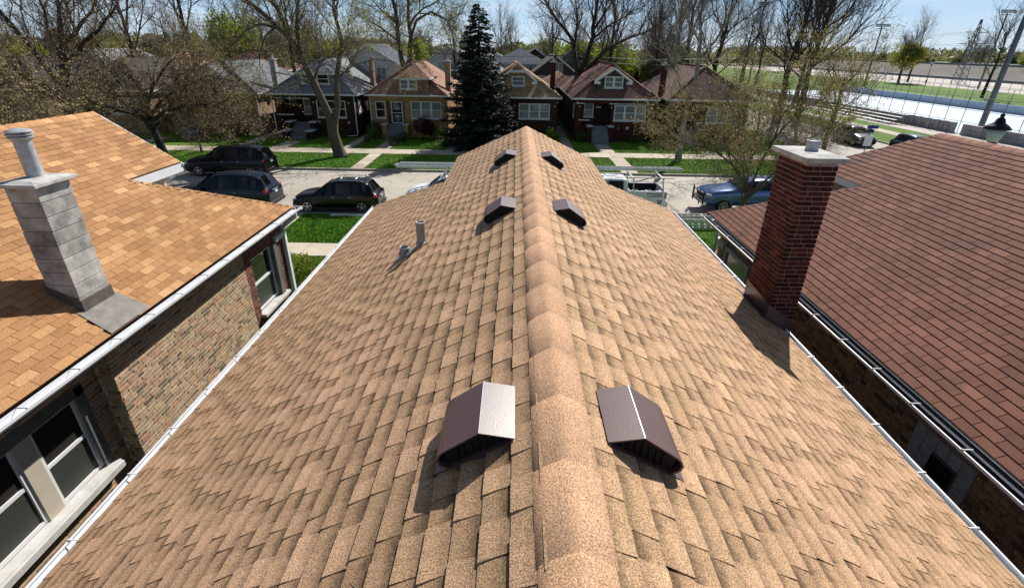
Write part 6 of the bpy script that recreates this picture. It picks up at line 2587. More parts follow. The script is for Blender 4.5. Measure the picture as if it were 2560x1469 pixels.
# alley poles and wires behind the far houses
for i, (x, lab) in enumerate(((-34, 'wooden utility pole behind the far left bungalows'), (-7.5, 'wooden utility pole hidden behind the spruce'), (5.2, 'wooden utility pole behind the red chimney'), (30, 'wooden utility pole at the right end of the alley'))):
    o = thing('utility_pole', lab, 'utility pole', (x, 73, 0))
    b = MB()
    b.tube([(x, 73, 0), (x, 73, 7.6)], [.14, .10], 8)
    b.build('post', 'bark_grey', o, smooth=True)
    b = MB()
    b.box(x - 1.1, x + 1.1, 72.95, 73.05, 7.1, 7.22)
    b.build('crossarm', 'bark_grey', o)
b = MB()
for dx, z in ((-.9, 7.25), (.9, 7.25), (0, 6.6)):
    for a, c in ((-34, -7.5), (-7.5, 5.2), (5.2, 30)):
        b.tube([(a + dx, 73, z), ((a + c) / 2 + dx, 73, z - .35), (c + dx, 73, z)], .02, 3)
o = b.build('overhead_wires', 'black_iron')
tag(o, 'thin overhead wires strung along the back alley', 'wires')

# ------------------------------------------------------------ trees and shrubs


def L_(n, len_=0, lr=0.5, ang=0.8, r=0.03, seg=4, wob=0.16, t0=0.15, trop=0.1, tip=0.35, per=0):
    return dict(n=n, len=len_, lr=lr, ang=ang, r=r, seg=seg, wob=wob, t0=t0, trop=trop, tip=tip, per=per)


def tree_root(label, x, y, group=None, name='tree'):
    return thing(name, label, 'tree', (x, y, 0), group)


# forked street tree in front of the brown bungalow
t = Tree(1, [L_(5, 3.2, ang=.9, r=.09), L_(6, 3.0, ang=.85, r=.075, seg=6, wob=.2, t0=.22, per=1.15), L_(6, 1.7, ang=.8, r=.032, seg=5, wob=.24), L_(6, .9, ang=.8, r=.014, seg=4, wob=.22), L_(4, .42, ang=.7, r=.007, seg=2)], trop=.06)
y0 = 40.3
t.out[0].append((np.array([(-13.7, y0, .02), (-13.82, y0, .25), (-13.95, y0, .8), (-14.15, y0, 1.9), (-14.1, y0, 2.6), (-14.0, y0, 2.95)]), np.array([.72, .54, .46, .42, .43, .36])))
t.limb([(-13.95, y0, 2.5), (-13.55, y0 + .15, 4.0), (-13.36, y0 + .2, 6.0), (-12.7, y0 + .3, 8.3), (-13.0, y0 + .2, 10.1), (-12.5, y0, 13.2)], .25, .07, 1)
t.limb([(-14.15, y0, 2.4), (-14.3, y0, 3.3), (-14.75, y0 - .1, 4.66), (-15.2, y0 - .2, 6.04), (-15.85, y0 - .3, 7.8), (-16.4, y0 - .3, 8.6), (-17.2, y0 - .2, 9.3), (-18.2, y0, 10.2), (-19.3, y0 + .2, 10.9), (-21.5, y0 + .5, 12.5)], .36, .06, 1)
t.limb([(-15.5, y0 - .25, 7.0), (-15.75, y0, 8.9), (-15.55, y0 + .3, 10.4), (-15.2, y0 + .5, 14)], .19, .05, 1)
t.limb([(-16.2, y0 - .3, 8.4), (-16.6, y0 - .7, 10.2), (-17.1, y0 - 1.0, 11), (-17.6, y0 - 1.2, 14)], .16, .05, 1)
t.limb([(-16.9, y0 - .2, 9.0), (-17.9, y0 - .8, 9.25), (-18.8, y0 - 1.1, 8.9), (-19.6, y0 - 1.4, 8.1), (-20.3, y0 - 1.6, 7.6)], .10, .02, 1)
t.limb([(-17.1, y0 - .2, 9.15), (-18.0, y0 - .2, 8.5), (-18.55, y0 - .4, 7.4), (-18.65, y0 - .5, 6.6), (-18.2, y0 - .7, 5.7)], .08, .015, 1)
t.limb([(-15.1, y0 - .1, 5.6), (-13.9, y0 - 1.3, 7.0), (-12.2, y0 - 2.3, 7.8), (-10.9, y0 - 2.8, 9.0)], .10, .02, 1)
t.limb([(-13.4, y0 + .2, 5.8), (-12.3, y0 + 1.2, 6.7), (-10.8, y0 + 1.9, 7.1), (-9.2, y0 + 2.1, 6.9)], .09, .02, 1)
t.limb([(-14.9, y0 - .1, 5.2), (-16.0, y0 - 1.3, 6.0), (-17.2, y0 - 2.2, 6.3)], .07, .02, 1)
t.build(tree_root('big forked grey street tree leaning left on the far grass strip', -13.8, y0), 'bark_grey', 'twig_grey', 'leaf_spring', 15000, .055, .05)

# tall budding tree behind the yellow bungalow
y0 = 60
t = Tree(2, [L_(5, 3.2, ang=.9, r=.09), L_(6, 3.0, ang=.8, r=.07, seg=6, wob=.2, t0=.2, per=1.1), L_(6, 1.8, ang=.85, r=.032, seg=5, wob=.25), L_(6, 1.0, ang=.8, r=.015, seg=4, wob=.22, trop=-.1), L_(4, .5, ang=.6, r=.008, seg=2, trop=-.2)], trop=.05)
t.out[0].append((np.array([(-11.8, y0, 0), (-11.8, y0, 3), (-11.6, y0, 6.5)]), np.array([.6, .5, .45])))
t.limb([(-11.7, y0, 6), (-11.3, y0, 8.8), (-11.5, y0, 10.6), (-11.2, y0, 14)], .34, .10, 1)
t.limb([(-12.0, y0, 5), (-12.5, y0, 6.7), (-12.7, y0, 8.9), (-12.75, y0, 11.2), (-13.4, y0, 15)], .33, .10, 1)
t.limb([(-11.3, y0, 9), (-10.6, y0, 10.5), (-9.05, y0, 11.3), (-7.1, y0, 10.5), (-6.0, y0, 11.2)], .16, .03, 1)
t.limb([(-11.4, y0, 10), (-9.8, y0, 11.6), (-8.0, y0, 12.5), (-6.9, y0, 13.8)], .15, .03, 1)
t.limb([(-12.6, y0, 8.4), (-14.5, y0 - 1, 9.9), (-16.4, y0 - 1.5, 10.8)], .14, .03, 1)
t.limb([(-12.6, y0, 10), (-15, y0 + 1, 12), (-16.5, y0 + 1, 14)], .13, .03, 1)
t.limb([(-11.4, y0, 8.0), (-10.0, y0 + 1, 8.6), (-8.6, y0 + 1, 8.5)], .09, .02, 1)
t.build(tree_root('tall tree with yellow green buds rising behind the yellow bungalow', -11.8, y0), 'bark_grey', 'twig_grey', 'leaf_spring', 16000, .07, .06)

# twin stemmed tree behind the red bungalow
y0 = 62
t = Tree(3, [L_(5, 3.2, ang=.9, r=.09), L_(6, 3.6, ang=.75, r=.075, seg=6, wob=.17, t0=.22, per=1.1, trop=.12), L_(6, 2.0, ang=.75, r=.033, seg=5, wob=.2), L_(6, 1.1, ang=.75, r=.015, seg=4, wob=.2), L_(4, .55, ang=.6, r=.008, seg=2)], trop=.10)
t.out[0].append((np.array([(7.0, y0, 0), (7.0, y0, 3), (7.1, y0, 5.7)]), np.array([.62, .55, .5])))
t.limb([(6.9, y0, 5), (6.56, y0, 7.2), (6.2, y0, 8.8), (5.4, y0, 9.8), (4.4, y0, 10.7), (2.9, y0, 12.7), (2.0, y0, 14.5)], .30, .05, 1)
t.limb([(6.4, y0, 8), (6.6, y0 + .5, 10.5), (6.2, y0 + 1, 13.5)], .17, .05, 1)
t.limb([(7.2, y0, 5), (7.85, y0, 7.1), (8.4, y0, 9.2), (8.5, y0, 12.1), (8.9, y0, 16)], .34, .09, 1)
t.limb([(7.3, y0, 4.6), (8.0, y0 - .2, 6.0), (9.75, y0 - .6, 7.9), (11.7, y0 - .8, 9.0), (13.8, y0 - 1, 9.7), (15.6, y0 - 1, 10.8)], .30, .04, 1)
t.limb([(8.45, y0, 10), (9.9, y0 + .6, 12.1), (11.1, y0 + 1, 14)], .15, .04, 1)
t.limb([(8.3, y0, 9), (9.8, y0 - 1, 10.3), (11.1, y0 - 1.6, 11.0), (13.4, y0 - 2, 12.3)], .15, .03, 1)
t.limb([(6.3, y0, 8.4), (5.0, y0 - 1, 8.9), (3.3, y0 - 1.6, 9.3)], .11, .02, 1)
t.build(tree_root('large twin stemmed dark tree behind the red dormered bungalow', 7, y0), 'bark_dark', 'twig_brown', 'leaf_brown', 2600, .06, .1)

# pale barked tree on the far strip
y0 = 41
t = Tree(4, [L_(5, 3.2, ang=.9, r=.09), L_(6, 2.8, ang=.8, r=.055, seg=6, wob=.25, t0=.25, per=1.2), L_(5, 1.7, ang=.85, r=.026, seg=5, wob=.28), L_(5, .9, ang=.8, r=.012, seg=4, wob=.25), L_(4, .45, ang=.7, r=.007, seg=2)], trop=.07)
t.out[0].append((np.array([(13.15, y0, 0), (13.1, y0, 1.5), (13.15, y0, 3.2), (13.2, y0, 4.6)]), np.array([.32, .23, .21, .19])))
t.limb([(13.15, y0, 4.3), (13.47, y0, 5.4), (13.46, y0, 7.5), (13.42, y0, 8.8), (13.1, y0, 10.1), (12.7, y0, 13)], .20, .05, 1)
t.limb([(13.15, y0, 4.5), (12.2, y0 - .4, 5.9), (11.85, y0 - .5, 6.7), (11.0, y0 - .7, 7.1), (10.1, y0 - .9, 7.4), (9.2, y0 - 1, 8.1)], .11, .02, 1)
t.limb([(11.9, y0 - .4, 6.5), (11.5, y0 - .4, 7.3), (11.5, y0 - .5, 8.8), (11.0, y0 - .6, 11)], .08, .03, 1)
t.limb([(13.46, y0, 7.4), (14.6, y0 + .4, 8.7), (15.4, y0 + .6, 10.2), (15.6, y0 + .6, 12.5)], .10, .03, 1)
t.limb([(13.4, y0, 6.6), (14.9, y0 + .8, 7.3), (16.4, y0 + 1.2, 8.4)], .08, .02, 1)
t.limb([(13.4, y0, 8.6), (12.4, y0 + .6, 10), (11.9, y0 + .8, 12)], .08, .03, 1)
t.build(tree_root('pale mottled bark tree with crooked white limbs right of the red bungalow', 13.15, y0), 'bark_pale', 'twig_pale', split=2)

# cluster of dark bare trees near the corner
for i, (x, y0, h_, sd) in enumerate(((32.5, 66, 19, 5), (38.2, 72, 20, 6), (30.2, 84, 18, 7), (44.5, 84, 19, 8))):
    t = Tree(sd, [L_(12, 8.0, ang=.75, r=.125, seg=8, wob=.10, t0=.2, trop=.10), L_(6, 4.0, ang=.55, r=.07, seg=7, wob=.13, t0=.15, per=1.1), L_(6, 2.3, ang=.6, r=.034, seg=5, wob=.15), L_(5, 1.2, ang=.6, r=.018, seg=3), L_(3, .6, ang=.5, r=.012, seg=2)], trop=.10)
    t.limb([(x, y0, 0), (x + .2, y0, 3), (x + .1, y0, 6), (x + .8, y0, 11), (x + 1.2, y0, h_)], .48, .08, 0)
    lab = ('dark bare tree nearest the cross street, limbs fanning out of the frame', 'dark bare tree with steep limbs just left of the rink', 'dark bare tree standing behind the corner pair', 'dark bare tree leaning its twigs over the end of the rink')[i]
    t.build(tree_root(lab, x, y0), 'bark_dark', 'twig_brown')

# small budding tree on the near strip
y0 = 23.5
t = Tree(9, [L_(9, 3.8, ang=.75, r=.07, seg=7, wob=.12, t0=.3, trop=.13), L_(6, 1.45, ang=.7, r=.022, seg=6, wob=.16, t0=.2, per=2.9, trop=.06), L_(6, .8, ang=.7, r=.011, seg=4, wob=.18, trop=.06), L_(5, .42, ang=.65, r=.0065, seg=3), L_(3, .2, ang=.6, r=.004, seg=2)], trop=.06)
t.limb([(10.95, y0, 0), (10.9, y0, 1.2), (11.1, y0, 2.3)], .16, .10, 0, sub=False)
for p, r in (([(11.0, y0, 2.0), (10.3, y0 - .3, 3.1), (8.9, y0 - .8, 4.1), (7.4, y0 - 1.2, 4.5), (6.3, y0 - 1.4, 4.8)], .06), ([(11.0, y0, 2.2), (10.4, y0, 3.6), (10.0, y0 + .2, 5.2), (9.3, y0 + .3, 6.2)], .07),
             ([(11.1, y0, 2.2), (11.5, y0 + .2, 3.6), (12.0, y0 + .4, 5.4), (12.6, y0 + .5, 6.5)], .07), ([(11.05, y0, 1.9), (12.3, y0 + .3, 3.0), (13.6, y0 + .6, 4.4), (14.9, y0 + .8, 5.3)], .06),
             ([(10.9, y0, 1.6), (10.2, y0 - 1.0, 2.8), (9.2, y0 - 1.9, 3.8), (8.5, y0 - 2.3, 4.9)], .06), ([(11.0, y0, 1.7), (12.0, y0 - .8, 3.2), (12.9, y0 - 1.4, 4.8)], .06),
             ([(10.4, y0, 3.4), (9.0, y0 + .8, 4.8), (7.4, y0 + 1.3, 5.6)], .05), ([(11.7, y0 + .3, 4.2), (13.2, y0 + .9, 5.8), (14.2, y0 + 1.2, 6.2)], .05), ([(11.0, y0, 2.1), (11.0, y0 + 1.2, 3.6), (10.9, y0 + 2.2, 5.6), (10.7, y0 + 2.8, 6.2)], .06)):
    t.limb(p, r, .018, 1)
t.build(tree_root('small many stemmed tree full of green and orange buds behind the brick chimney', 10.95, y0), 'bark_grey', 'twig_tan', 'leaf_bud', 30000, .034, .035)

# left hand trees
y0 = 40.5
t = Tree(12, [L_(6, 4, ang=.9, r=.1), L_(7, 3.4, ang=.7, r=.06, seg=6, wob=.18, t0=.2, per=1.2), L_(6, 1.9, ang=.7, r=.027, seg=5, wob=.2), L_(6, 1.0, ang=.7, r=.013, seg=4), L_(4, .5, ang=.6, r=.008, seg=2)], trop=.08)
t.limb([(-34.2, y0, 0), (-34.3, y0, 2.5), (-34.2, y0, 5)], .55, .46, 0, sub=False)
for p, r in (([(-34.1, y0, 4.6), (-33.5, y0, 6.5), (-33.1, y0, 8.0), (-32.5, y0, 10), (-31.9, y0, 14)], .30), ([(-34.2, y0, 4.6), (-35.2, y0, 7), (-36.5, y0, 9.3), (-38.5, y0, 12.5)], .28), ([(-34.0, y0, 5), (-32.5, y0 - .5, 6.8), (-30.8, y0 - 1, 7.9), (-29.4, y0 - 1, 8.7), (-27.3, y0 - 1.2, 10.4)], .24),
             ([(-34.2, y0, 4), (-36, y0 - 1, 5.8), (-38.5, y0 - 1.6, 7.4), (-41, y0 - 2, 8.5)], .22), ([(-33.6, y0, 6.2), (-34.6, y0 + 1, 9), (-34.8, y0 + 1.4, 13)], .18), ([(-33.2, y0, 7.6), (-30.9, y0 + 1, 10), (-29.3, y0 + 1.4, 13)], .16), ([(-34.1, y0, 4.2), (-32.6, y0 - 2, 5.4), (-30.6, y0 - 3.2, 6.0)], .14)):
    t.limb(p, r, .045, 1)
t.build(tree_root('massive dark tree with spreading limbs at the far left of the street', -34.2, y0), 'bark_dark', 'twig_brown', 'leaf_brown', 14000, .055, .04)

for sd, x, y0, lab, lim in ((14, -28.4, 41.0, 'brown budded tree with low arching limbs before the tan bungalow',
                             [[(-28.3, 41, 0), (-28.5, 41, 1.4), (-29.0, 41, 2.8)],
                              [(-28.9, 41, 2.6), (-29.6, 41, 4.2), (-30.6, 41, 6.0), (-31.6, 41, 7.6)], [(-28.8, 41, 2.6), (-27.2, 40.6, 3.9), (-24.8, 40, 5.1), (-22.4, 39.5, 5.9), (-20.4, 39, 5.6)],
                              [(-28.8, 41, 2.2), (-27.0, 40, 3.1), (-24.5, 39, 3.9), (-21.8, 38.4, 4.0), (-20.0, 38, 3.2)], [(-28.9, 41, 2.8), (-28.0, 41.5, 5.0), (-26.4, 42, 6.8), (-24.6, 42.4, 7.8)],
                              [(-29, 41, 2.5), (-31.2, 40, 3.8), (-34, 39.3, 4.6)], [(-28.8, 41, 2.4), (-28.6, 39, 4.0), (-27.9, 37, 5.2)], [(-28.6, 41, 2.0), (-26.6, 42.5, 3.2), (-24.0, 43.5, 3.8)]]),
                            (15, -30.5, 24.0, 'brown budded near side tree whose twigs hang in from the left edge',
                             [[(-30.5, 24, 0), (-30.4, 24, 1.6), (-30.2, 24, 3)],
                              [(-30.2, 24, 2.8), (-28.0, 24, 4.4), (-25.6, 24.3, 5.6), (-23.4, 24.6, 6.2)], [(-30.2, 24, 3), (-28.6, 24, 5.6), (-26.8, 24, 7.8)], [(-30.2, 24, 2.6), (-27.6, 25, 3.4), (-24.6, 26, 4.0), (-22.6, 26.6, 3.9)],
                              [(-30.2, 24, 3), (-30.6, 24, 6), (-30.2, 24, 9)], [(-30.2, 24, 2.8), (-28.2, 22.6, 4.2), (-26.2, 21.6, 5.0)]]),
                            (16, -44, 40.0, 'brown budded tree left of the massive dark one',
                             [[(-44, 40, 0), (-44, 40, 3.5)], [(-44, 40, 3), (-42, 39.5, 5.4), (-39.6, 39, 6.8)], [(-44, 40, 3), (-45.5, 40, 6), (-46, 40, 9)], [(-44, 40, 3), (-42.5, 41, 6.5), (-41, 41, 9.5)], [(-44, 40, 2.6), (-41.5, 38.5, 3.6), (-38.5, 38, 4.2)], [(-44, 40, 3), (-47, 39, 4.6), (-50, 39, 5.5)]])):
    t = Tree(sd, [L_(6, 4, ang=.9, r=.1), L_(7, 2.7, ang=.75, r=.055, seg=6, wob=.22, t0=.15, per=1.9, trop=.0), L_(7, 1.4, ang=.75, r=.026, seg=5, wob=.24, trop=.0), L_(6, .7, ang=.7, r=.013, seg=3), L_(4, .32, ang=.7, r=.008, seg=2)], trop=.03)
    t.limb(lim[0], .34, .25, 0, sub=False)
    for p in lim[1:]:
        t.limb(p, .17, .03, 1)
    t.build(tree_root(lab, x, y0), 'bark_dark', 'twig_brown', 'leaf_brown', 36000, .058, .035)

for sd, x, y0, lab in ((21, -25.15, 40.9, 'thin young street tree beside the long black suv'), (22, -22.6, 41.2, 'second thin sapling just right of the young street tree')):
    t = Tree(sd, [L_(9, 1.9, ang=.7, r=.02, seg=5, t0=.4), L_(6, .8, ang=.7, r=.009, seg=3), L_(4, .35, ang=.6, r=.005, seg=2)], trop=.1)
    t.limb([(x, y0, 0), (x - .1, y0, 2), (x - .15, y0, 4.4)], .10, .03, 0)
    t.build(tree_root(lab, x, y0), 'bark_grey', 'twig_brown', 'leaf_brown', 1200, .04, .06, split=1)

# small dark budding tree on the far strip right of the pale one
t = Tree(24, [L_(11, 2.4, ang=.8, r=.03, seg=5, t0=.3), L_(7, 1.1, ang=.7, r=.012, seg=4), L_(5, .5, ang=.6, r=.006, seg=2), L_(3, .25, ang=.6, r=.005, seg=2)], trop=.08)
t.limb([(18.4, 40, 0), (18.5, 40, 2), (18.4, 40, 4.8)], .15, .04, 0)
t.build(tree_root('low budding tree on the far strip right of the pale barked one', 18.4, 40), 'bark_dark', 'twig_brown', 'leaf_bud', 6000, .05, .08, split=1)
t = Tree(25, [L_(12, 3.4, ang=.7, r=.045, seg=6, t0=.25), L_(7, 1.7, ang=.7, r=.02, seg=4), L_(6, .8, ang=.6, r=.009, seg=3), L_(3, .35, ang=.6, r=.006, seg=2)], trop=.08)
t.limb([(23.6, 39.5, 0), (23.6, 39.5, 2.5), (23.7, 39.5, 6.4)], .24, .05, 0)
t.build(tree_root('bushy tree with orange buds at the corner of the cross street', 23.6, 39.5), 'bark_dark', 'twig_brown', 'leaf_bud', 9000, .06, .1, split=1)

# ---- blue green spruce
def spruce(x, y, H, Rb, label, seed=3, n_whorl=48, leafn=12):
    rng = np.random.default_rng(seed)
    root = tree_root(label, x, y, name='spruce_tree')
    tk = MB()
    tk.tube([(x, y, 0), (x, y, H * .5), (x + .03, y, H - .2)], [.24, .14, .02], 8)
    tk.build('trunk', 'bark_dark', root, smooth=True)
    br, P, D = [], [], []
    for k in range(n_whorl):
        f = k / n_whorl
        z = .5 + (H - .9) * f ** .92
        ff = (z / H)
        L = Rb * (1 - ff) ** .80 * 1.0 + .10
        m = int(7 + 9 * (1 - ff))
        for j in range(m):
            az = rng.uniform(0, 6.28)
            l = L * rng.uniform(.66, 1.12)
            n = 7
            s = np.linspace(0, 1, n)
            droop = -.30 * l * s + .22 * l * s ** 2.4
            zz = z + droop + rng.uniform(-.12, .12)
            q = np.stack([x + np.cos(az) * l * s, y + np.sin(az) * l * s, zz], 1)
            br.append((q, np.linspace(.02 + .014 * l, .004, n)))
            # side sprays
            ns = max(3, int(l * leafn))
            for t_ in rng.uniform(.22, 1.0, ns):
                i = min(int(t_ * (n - 1)), n - 2)
                p = q[i] + (q[i + 1] - q[i]) * (t_ * (n - 1) - i)
                sl = (.16 + .40 * l * (1 - t_) * .55) * rng.uniform(.7, 1.2)
                sd = rng.choice([-1, 1])
                d = np.array([math.cos(az + sd * .9), math.sin(az + sd * .9), -.28 + rng.normal() * .12])
                for u in np.arange(.1, 1.01, .16 / max(.2, sl)):
                    P.append(p + d * sl * u + rng.normal(size=3) * .03)
                    D.append(d)
    V, F = tubes(br, 3)
    link('branches', mesh_np('branches', V - np.array([x, y, 0]), F, [M['bark_dark']]), root)
    P, D = np.array(P), np.array(D)
    n = len(P)
    a = D / np.linalg.norm(D, axis=1, keepdims=True) + rng.normal(size=(n, 3)) * .35
    b = np.cross(a, rng.normal(size=(n, 3)))
    b /= np.linalg.norm(b, axis=1, keepdims=True)
    s = rng.uniform(.09, .17, (n, 1))
    Vv = np.stack([P - a * s, P + b * s * .38, P + a * s, P - b * s * .38], 1).reshape(-1, 3)
    F = np.arange(4 * n).reshape(n, 4)
    rr = np.linalg.norm(P[:, :2] - np.array([x, y]), axis=1)
    tt = np.clip(.35 + rng.normal(size=n) * .2 + .12 * np.sin(P[:, 2] * 3) + .1 * np.sin(np.arctan2(P[:, 1] - y, P[:, 0] - x) * 7), 0, 1)
    link('crown', mesh_np('crown', Vv - np.array([x, y, 0]), F, [M['needle']], tt), root)
    return root


spruce(-3.1, 45.9, 11.6, 3.95, 'tall dark blue green spruce standing beyond the end of the tan ridge')

# ---- shrubs


def shrub(label, x, y, z, rx, rz, mat, n, s, seed=1, balls=None, stem=0.0, name='shrub', group=None):
    rng = np.random.default_rng(seed)
    root = thing(name, label, 'shrub', (x, y, z), group)
    st = MB()
    for k in range(5):
        a = rng.uniform(0, 6.28)
        st.tube([(x, y, z), (x + math.cos(a) * rx * .3, y + math.sin(a) * rx * .3, z + stem + rz * .8)], [.02, .008], 4)
    st.build('stems', 'bark_dark', root)
    P = []
    for bx, by, bz, br in (balls or [(0, 0, rz, 1.0)]):
        m = n // len(balls or [1])
        d = rng.normal(size=(m, 3))
        d /= np.linalg.norm(d, axis=1, keepdims=True)
        r = rng.uniform(.55, 1.04, (m, 1)) ** .5
        bump = 1 + .14 * np.sin(d[:, :1] * 6 + seed) * np.sin(d[:, 2:] * 5)
        P.append(np.array([bx, by, bz + stem]) + d * r * bump * np.array([rx * br, rx * br, rz * br]))
    P = np.concatenate(P)
    P = P[P[:, 2] > 0.02]
    V, F = leaves(P, s, rng)
    link('foliage', mesh_np('foliage', V, F, [M[mat]], np.clip(.5 + rng.normal(size=len(P)) * .25, 0, 1)), root)
    return root


shrub('bright yellow green bush below the left gutter on the near lawn', -7.85, 16.4, .1, .75, .75, 'leaf_shrub', 6000, .05, 1, [(0, 0, .6, 1), (.5, .3, .5, .8), (-.4, -.3, .45, .8)])
shrub('double ball clipped box bush left of the yellow bungalow walk', -13.15, 46.6, .1, .36, .34, 'leaf_box', 1800, .035, 2, [(.1, 0, .95, 1), (-.2, 0, .35, .8)])
shrub('clipped box ball nearest the yellow stoop', -10.35, 47.9, .1, .42, .4, 'leaf_box', 1500, .035, 3, [(0, 0, .45, 1)])
shrub('middle clipped box ball right of the yellow bungalow walk', -10.75, 46.9, .1, .33, .32, 'leaf_box', 1200, .035, 4, [(0, 0, .38, 1)])
shrub('smallest two tier box bush by the pavement at the yellow bungalow', -11.0, 45.6, .1, .28, .28, 'leaf_box', 1200, .035, 5, [(0, 0, .65, .8), (0, .05, .25, 1)])
shrub('dark red leaved bush under the yellow bungalow windows', -8.7, 49.1, .1, .9, .75, 'leaf_red', 4200, .06, 6, [(0, 0, .95, 1), (.5, 0, .7, .8)], stem=.3)
shrub('dark rounded shrub left of the yellow stoop', -13.3, 49.2, .1, .65, .8, 'leaf_box', 2500, .05, 7)
shrub('green bush at the right corner of the yellow bungalow', -7.2, 48.9, .1, .5, .6, 'leaf_shrub', 1500, .05, 8)
shrub('bright green shrub between the clipped gable house and the red one', 3.3, 48.6, .1, .6, .7, 'leaf_shrub', 2600, .05, 9, [(0, 0, .6, 1), (.4, 0, .5, .8)])
shrub('low shrub by the brown bungalow downspout', -16.4, 49.2, .1, .6, .45, 'leaf_box', 1500, .05, 10)
shrub('dark hedge bush before the tan bungalow', -27.5, 49, .1, 1.0, .7, 'leaf_box', 2500, .06, 11, [(0, 0, .5, 1), (1.4, 0, .5, 1)])
shrub('rounded bush left of the red bungalow steps', 6.3, 49.2, .1, .5, .5, 'leaf_box', 1400, .05, 12)
shrub('rounded bush right of the red bungalow steps', 11.4, 49.1, .1, .7, .5, 'leaf_box', 1800, .05, 13)

# ---- background trees: a few kinds, copied


def bg_bare(seed, h, label, twig='twig_grey', bark='bark_dark', lm=None, ln=0):
    t = Tree(seed, [L_(9, h * .42, ang=.6, r=.085, seg=6, wob=.12, t0=.25, trop=.12), L_(7, h * .2, ang=.6, r=.05, seg=4, wob=.16), L_(6, h * .1, ang=.6, r=.03, seg=3), L_(4, h * .055, ang=.6, r=.02, seg=2)], trop=.12)
    t.limb([(0, 0, 0), (.1, 0, h * .3), (.2, .1, h * .62), (.1, 0, h * .92)], .30, .06, 0)
    return t.build(tree_root(label, 0, 0), bark, twig, lm, ln, .10, .25, split=1)


def bg_leafy(seed, h, mat, label, n=6500, s=.19):
    rng = np.random.default_rng(seed)
    root = bg_bare(seed + 50, h * .9, label)
    for c in kids(root):
        if c.name.startswith('crown'):
            bpy.data.objects.remove(c)
    P = []
    for k in range(26):
        d0 = rng.normal(size=3)
        d0 /= np.linalg.norm(d0)
        c = np.array([0, 0, h * .60]) + d0 * np.array([h * .30, h * .30, h * .27]) * rng.uniform(.55, 1)
        d = rng.normal(size=(n // 26, 3))
        d /= np.linalg.norm(d, axis=1, keepdims=True)
        P.append(c + d * rng.uniform(.3, 1, (n // 26, 1)) ** .6 * h * .13 * rng.uniform(.8, 1.3))
    P = np.concatenate(P)
    V, F = leaves(P, s, rng)
    tt = np.clip(.45 + .2 * np.sin(P[:, 0] * 1.1) * np.sin(P[:, 2] * 1.3) + rng.normal(size=len(P)) * .2, 0, 1)
    link('crown', mesh_np('crown', V, F, [M[mat]], tt), root)
    return root


rng = np.random.default_rng(77)
protos = {
    'bare': [bg_bare(101, 12, 'x'), bg_bare(102, 13, 'x', 'twig_grey'), bg_bare(103, 11, 'x', 'twig_grey')],
    'green': [bg_leafy(111, 10, 'leaf_green', 'x'), bg_leafy(112, 9, 'leaf_spring', 'x')],
    'dull': [bg_leafy(113, 10, 'leaf_far', 'x'), bg_leafy(114, 9, 'leaf_far', 'x', 5200, .22)],
}
used = set()


def plant(kind, x, y, s, label, group=None, i=None, sz=None):
    lst = protos[kind]
    i = int(rng.integers(0, len(lst))) if i is None else i
    p = lst[i]
    o = p if id(p) not in used else copy_tree(p)
    used.add(id(p))
    o.location = (x, y, 0)
    o.rotation_euler = (0, 0, rng.uniform(0, 6.28))
    o.scale = (s, s, sz or s)
    o['label'] = label
    if group:
        o['group'] = group
    return o


# named ones first
plant('green', -49, 98, 1.45, 'round bright green tree left of the forked street tree', i=0)
plant('green', -40, 104, 1.2, 'bright green tree just right of the round green one', i=0)
plant('green', -33, 96, 1.0, 'green tree behind the forked street tree limbs', i=0)
plant('green', -19, 88, 1.0, 'yellow green tree behind the brown bungalow roof', i=1)
plant('green', -27, 92, 1.0, 'yellow green tree behind the slate roofed house', i=1)
plant('bare', -4, 150, 1.25, 'pale bare tree on the skyline left of the spruce', i=0)
plant('bare', -1.5, 138, 1.0, 'second bare skyline tree touching the spruce', i=0)
plant('bare', 6.5, 104, 1.1, 'greyish bare tree in the sky gap right of the spruce', i=0)
plant('green', 10.5, 98, 1.05, 'mid green tree behind the twin stemmed tree on its left', i=0)
plant('green', 16, 90, 1.05, 'mid green tree directly behind the twin stemmed trunk', i=0)
plant('green', 21.5, 84, 1.0, 'yellow green tree right of the twin stemmed tree', i=1)
plant('green', 26, 90, 1.1, 'broad yellow green tree behind the pale barked tree', i=1)
plant('dull', 13, 96, 1.0, 'olive tree between the two green ones behind the red roof', i=0)
plant('green', 119, 170, 1.45, 'yellow green park tree with dark trunk by the chain fence', i=1)
plant('bare', 126, 176, 1.25, 'rounded bare park tree touching the yellow green one', i=1)
plant('bare', 97.5, 113, 1.15, 'dark bare park tree behind the thick floodlight pole', i=1)
plant('bare', 104, 110, 1.0, 'dark bare park tree at the right edge of the picture', i=1)
plant('bare', 56, 135, 1.3, 'bare tree at the far end of the rink', i=1)
plant('bare', 66, 150, 1.35, 'second bare tree beyond the far end of the rink', i=0)
plant('dull', -1, 190, .95, 'small dark conical tree on the skyline right of the spruce', i=1)
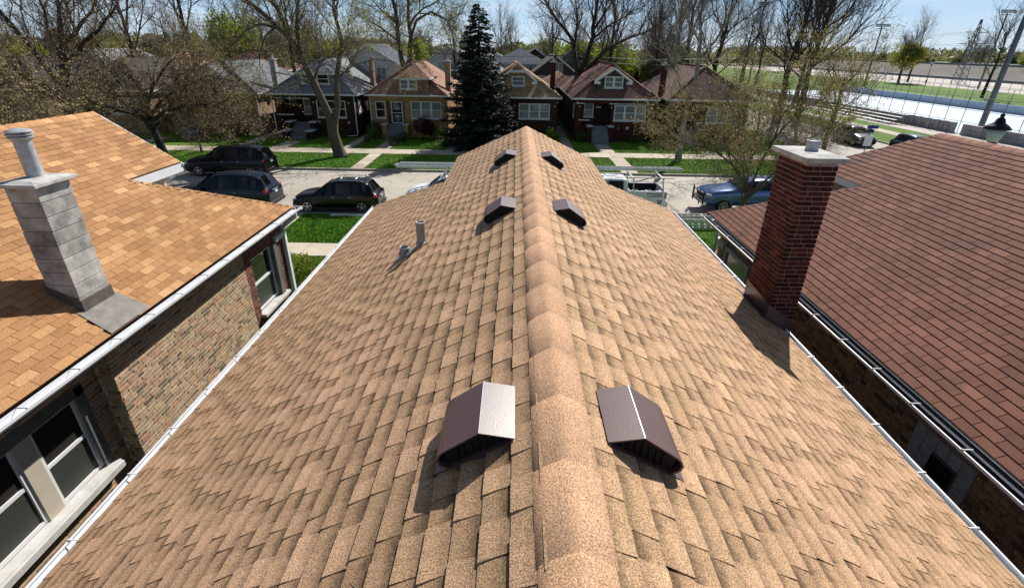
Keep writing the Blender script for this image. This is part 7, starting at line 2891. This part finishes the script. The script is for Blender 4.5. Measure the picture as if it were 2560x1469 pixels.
for x, y, s_, k_, lab in ((-62, 66, 1.5, 1, 'tall bare tree above the bungalow furthest left'), (-50, 72, 1.55, 0, 'tall bare tree whose top fills the upper left sky'), (-41, 70, 1.45, 1, 'tall bare tree behind the massive dark street tree'), (-31, 76, 1.35, 0, 'tall bare tree filling the sky left of the round green one'),
                          (-69, 62, 1.4, 2, 'bare tree at the far left edge of the row'), (13.5, 80, 1.35, 0, 'tall greyish bare tree right of the twin stemmed tree'), (19, 76, 1.4, 2, 'tall bare tree behind the reddish roofed bungalow'), (24.5, 79, 1.45, 1, 'tall bare tree between the pale barked tree and the corner cluster'),
                          (50, 96, 1.5, 1, 'bare tree at the left end of the rink boards'), (-72, 92, 1.6, 1, 'broad bare tree behind the white walled house'), (28, 98, 1.5, 0, 'grey bare tree behind the corner cluster'), (-8.5, 74, 1.0, 2, 'small bare tree rising beside the utility pole left of the spruce')):
    plant('bare', x, y, s_, lab, i=k_)
G_ = 'trees of the distant treeline'
LB = {'bare': 'bare twiggy tree in the distant treeline', 'dull': 'olive budding tree in the distant treeline', 'green': 'fresh green tree in the distant treeline'}
k = 0
for row, (y, sp, s0) in enumerate(((120, 13, 1.0), (165, 14, 1.15), (215, 15, 1.3))):
    hw = y * 1.02
    x = -hw
    while x < hw * .98:
        yy = y + rng.uniform(-12, 14)
        if not (40 < x and yy < 420 and 46 < x < 182) and not (20 < x < 42) and not (-12 < x < -2 and row == 0):
            kind = rng.choice(['bare', 'dull', 'green'], p=[.34, .30, .36])
            plant(kind, x, yy, s0 * rng.uniform(.75, 1.1), LB[kind], G_ + ' ' + kind)
        x += sp * rng.uniform(.7, 1.3)
for k in range(26):
    x, y = rng.uniform(186, 330), rng.uniform(190, 330)
    kind = rng.choice(['bare', 'dull'], p=[.5, .5])
    plant(kind, x, y, rng.uniform(.9, 1.3), LB[kind], G_ + ' ' + kind)
for k in range(16):
    x, y = rng.uniform(-62, -18) if k < 9 else rng.uniform(14, 25), rng.uniform(74, 108)
    kind = rng.choice(['bare', 'dull'], p=[.6, .4])
    plant(kind, x, y, rng.uniform(.75, 1.05), {'bare': 'bare backyard tree behind the row of bungalows', 'dull': 'olive backyard tree behind the row of bungalows'}[kind], 'backyard trees ' + kind)
# the wood that closes the horizon
rng = np.random.default_rng(78)
n = 46000
X = rng.uniform(-520, 620, n)
Y = 330 + rng.uniform(-20, 60, n) + .10 * np.abs(X)
hgt = 8.5 + 2.2 * np.sin(X * .045) + 1.6 * np.sin(X * .13 + 1) + 1.2 * np.sin(X * .31 + 2)
Z = hgt * rng.uniform(0, 1, n) ** .6
P = np.stack([X, Y, Z], 1)
V, F = leaves(P, 1.5, rng)
o = link('far_woods', mesh_np('far_woods', V, F, [M['leaf_far']], np.clip(.4 + rng.normal(size=n) * .25, 0, 1)), kind='stuff')
n = 5000
V = []
for p in protos.values():
    for q in p:
        if id(q) not in used:
            for c in kids(q):
                bpy.data.objects.remove(c)
            bpy.data.objects.remove(q)
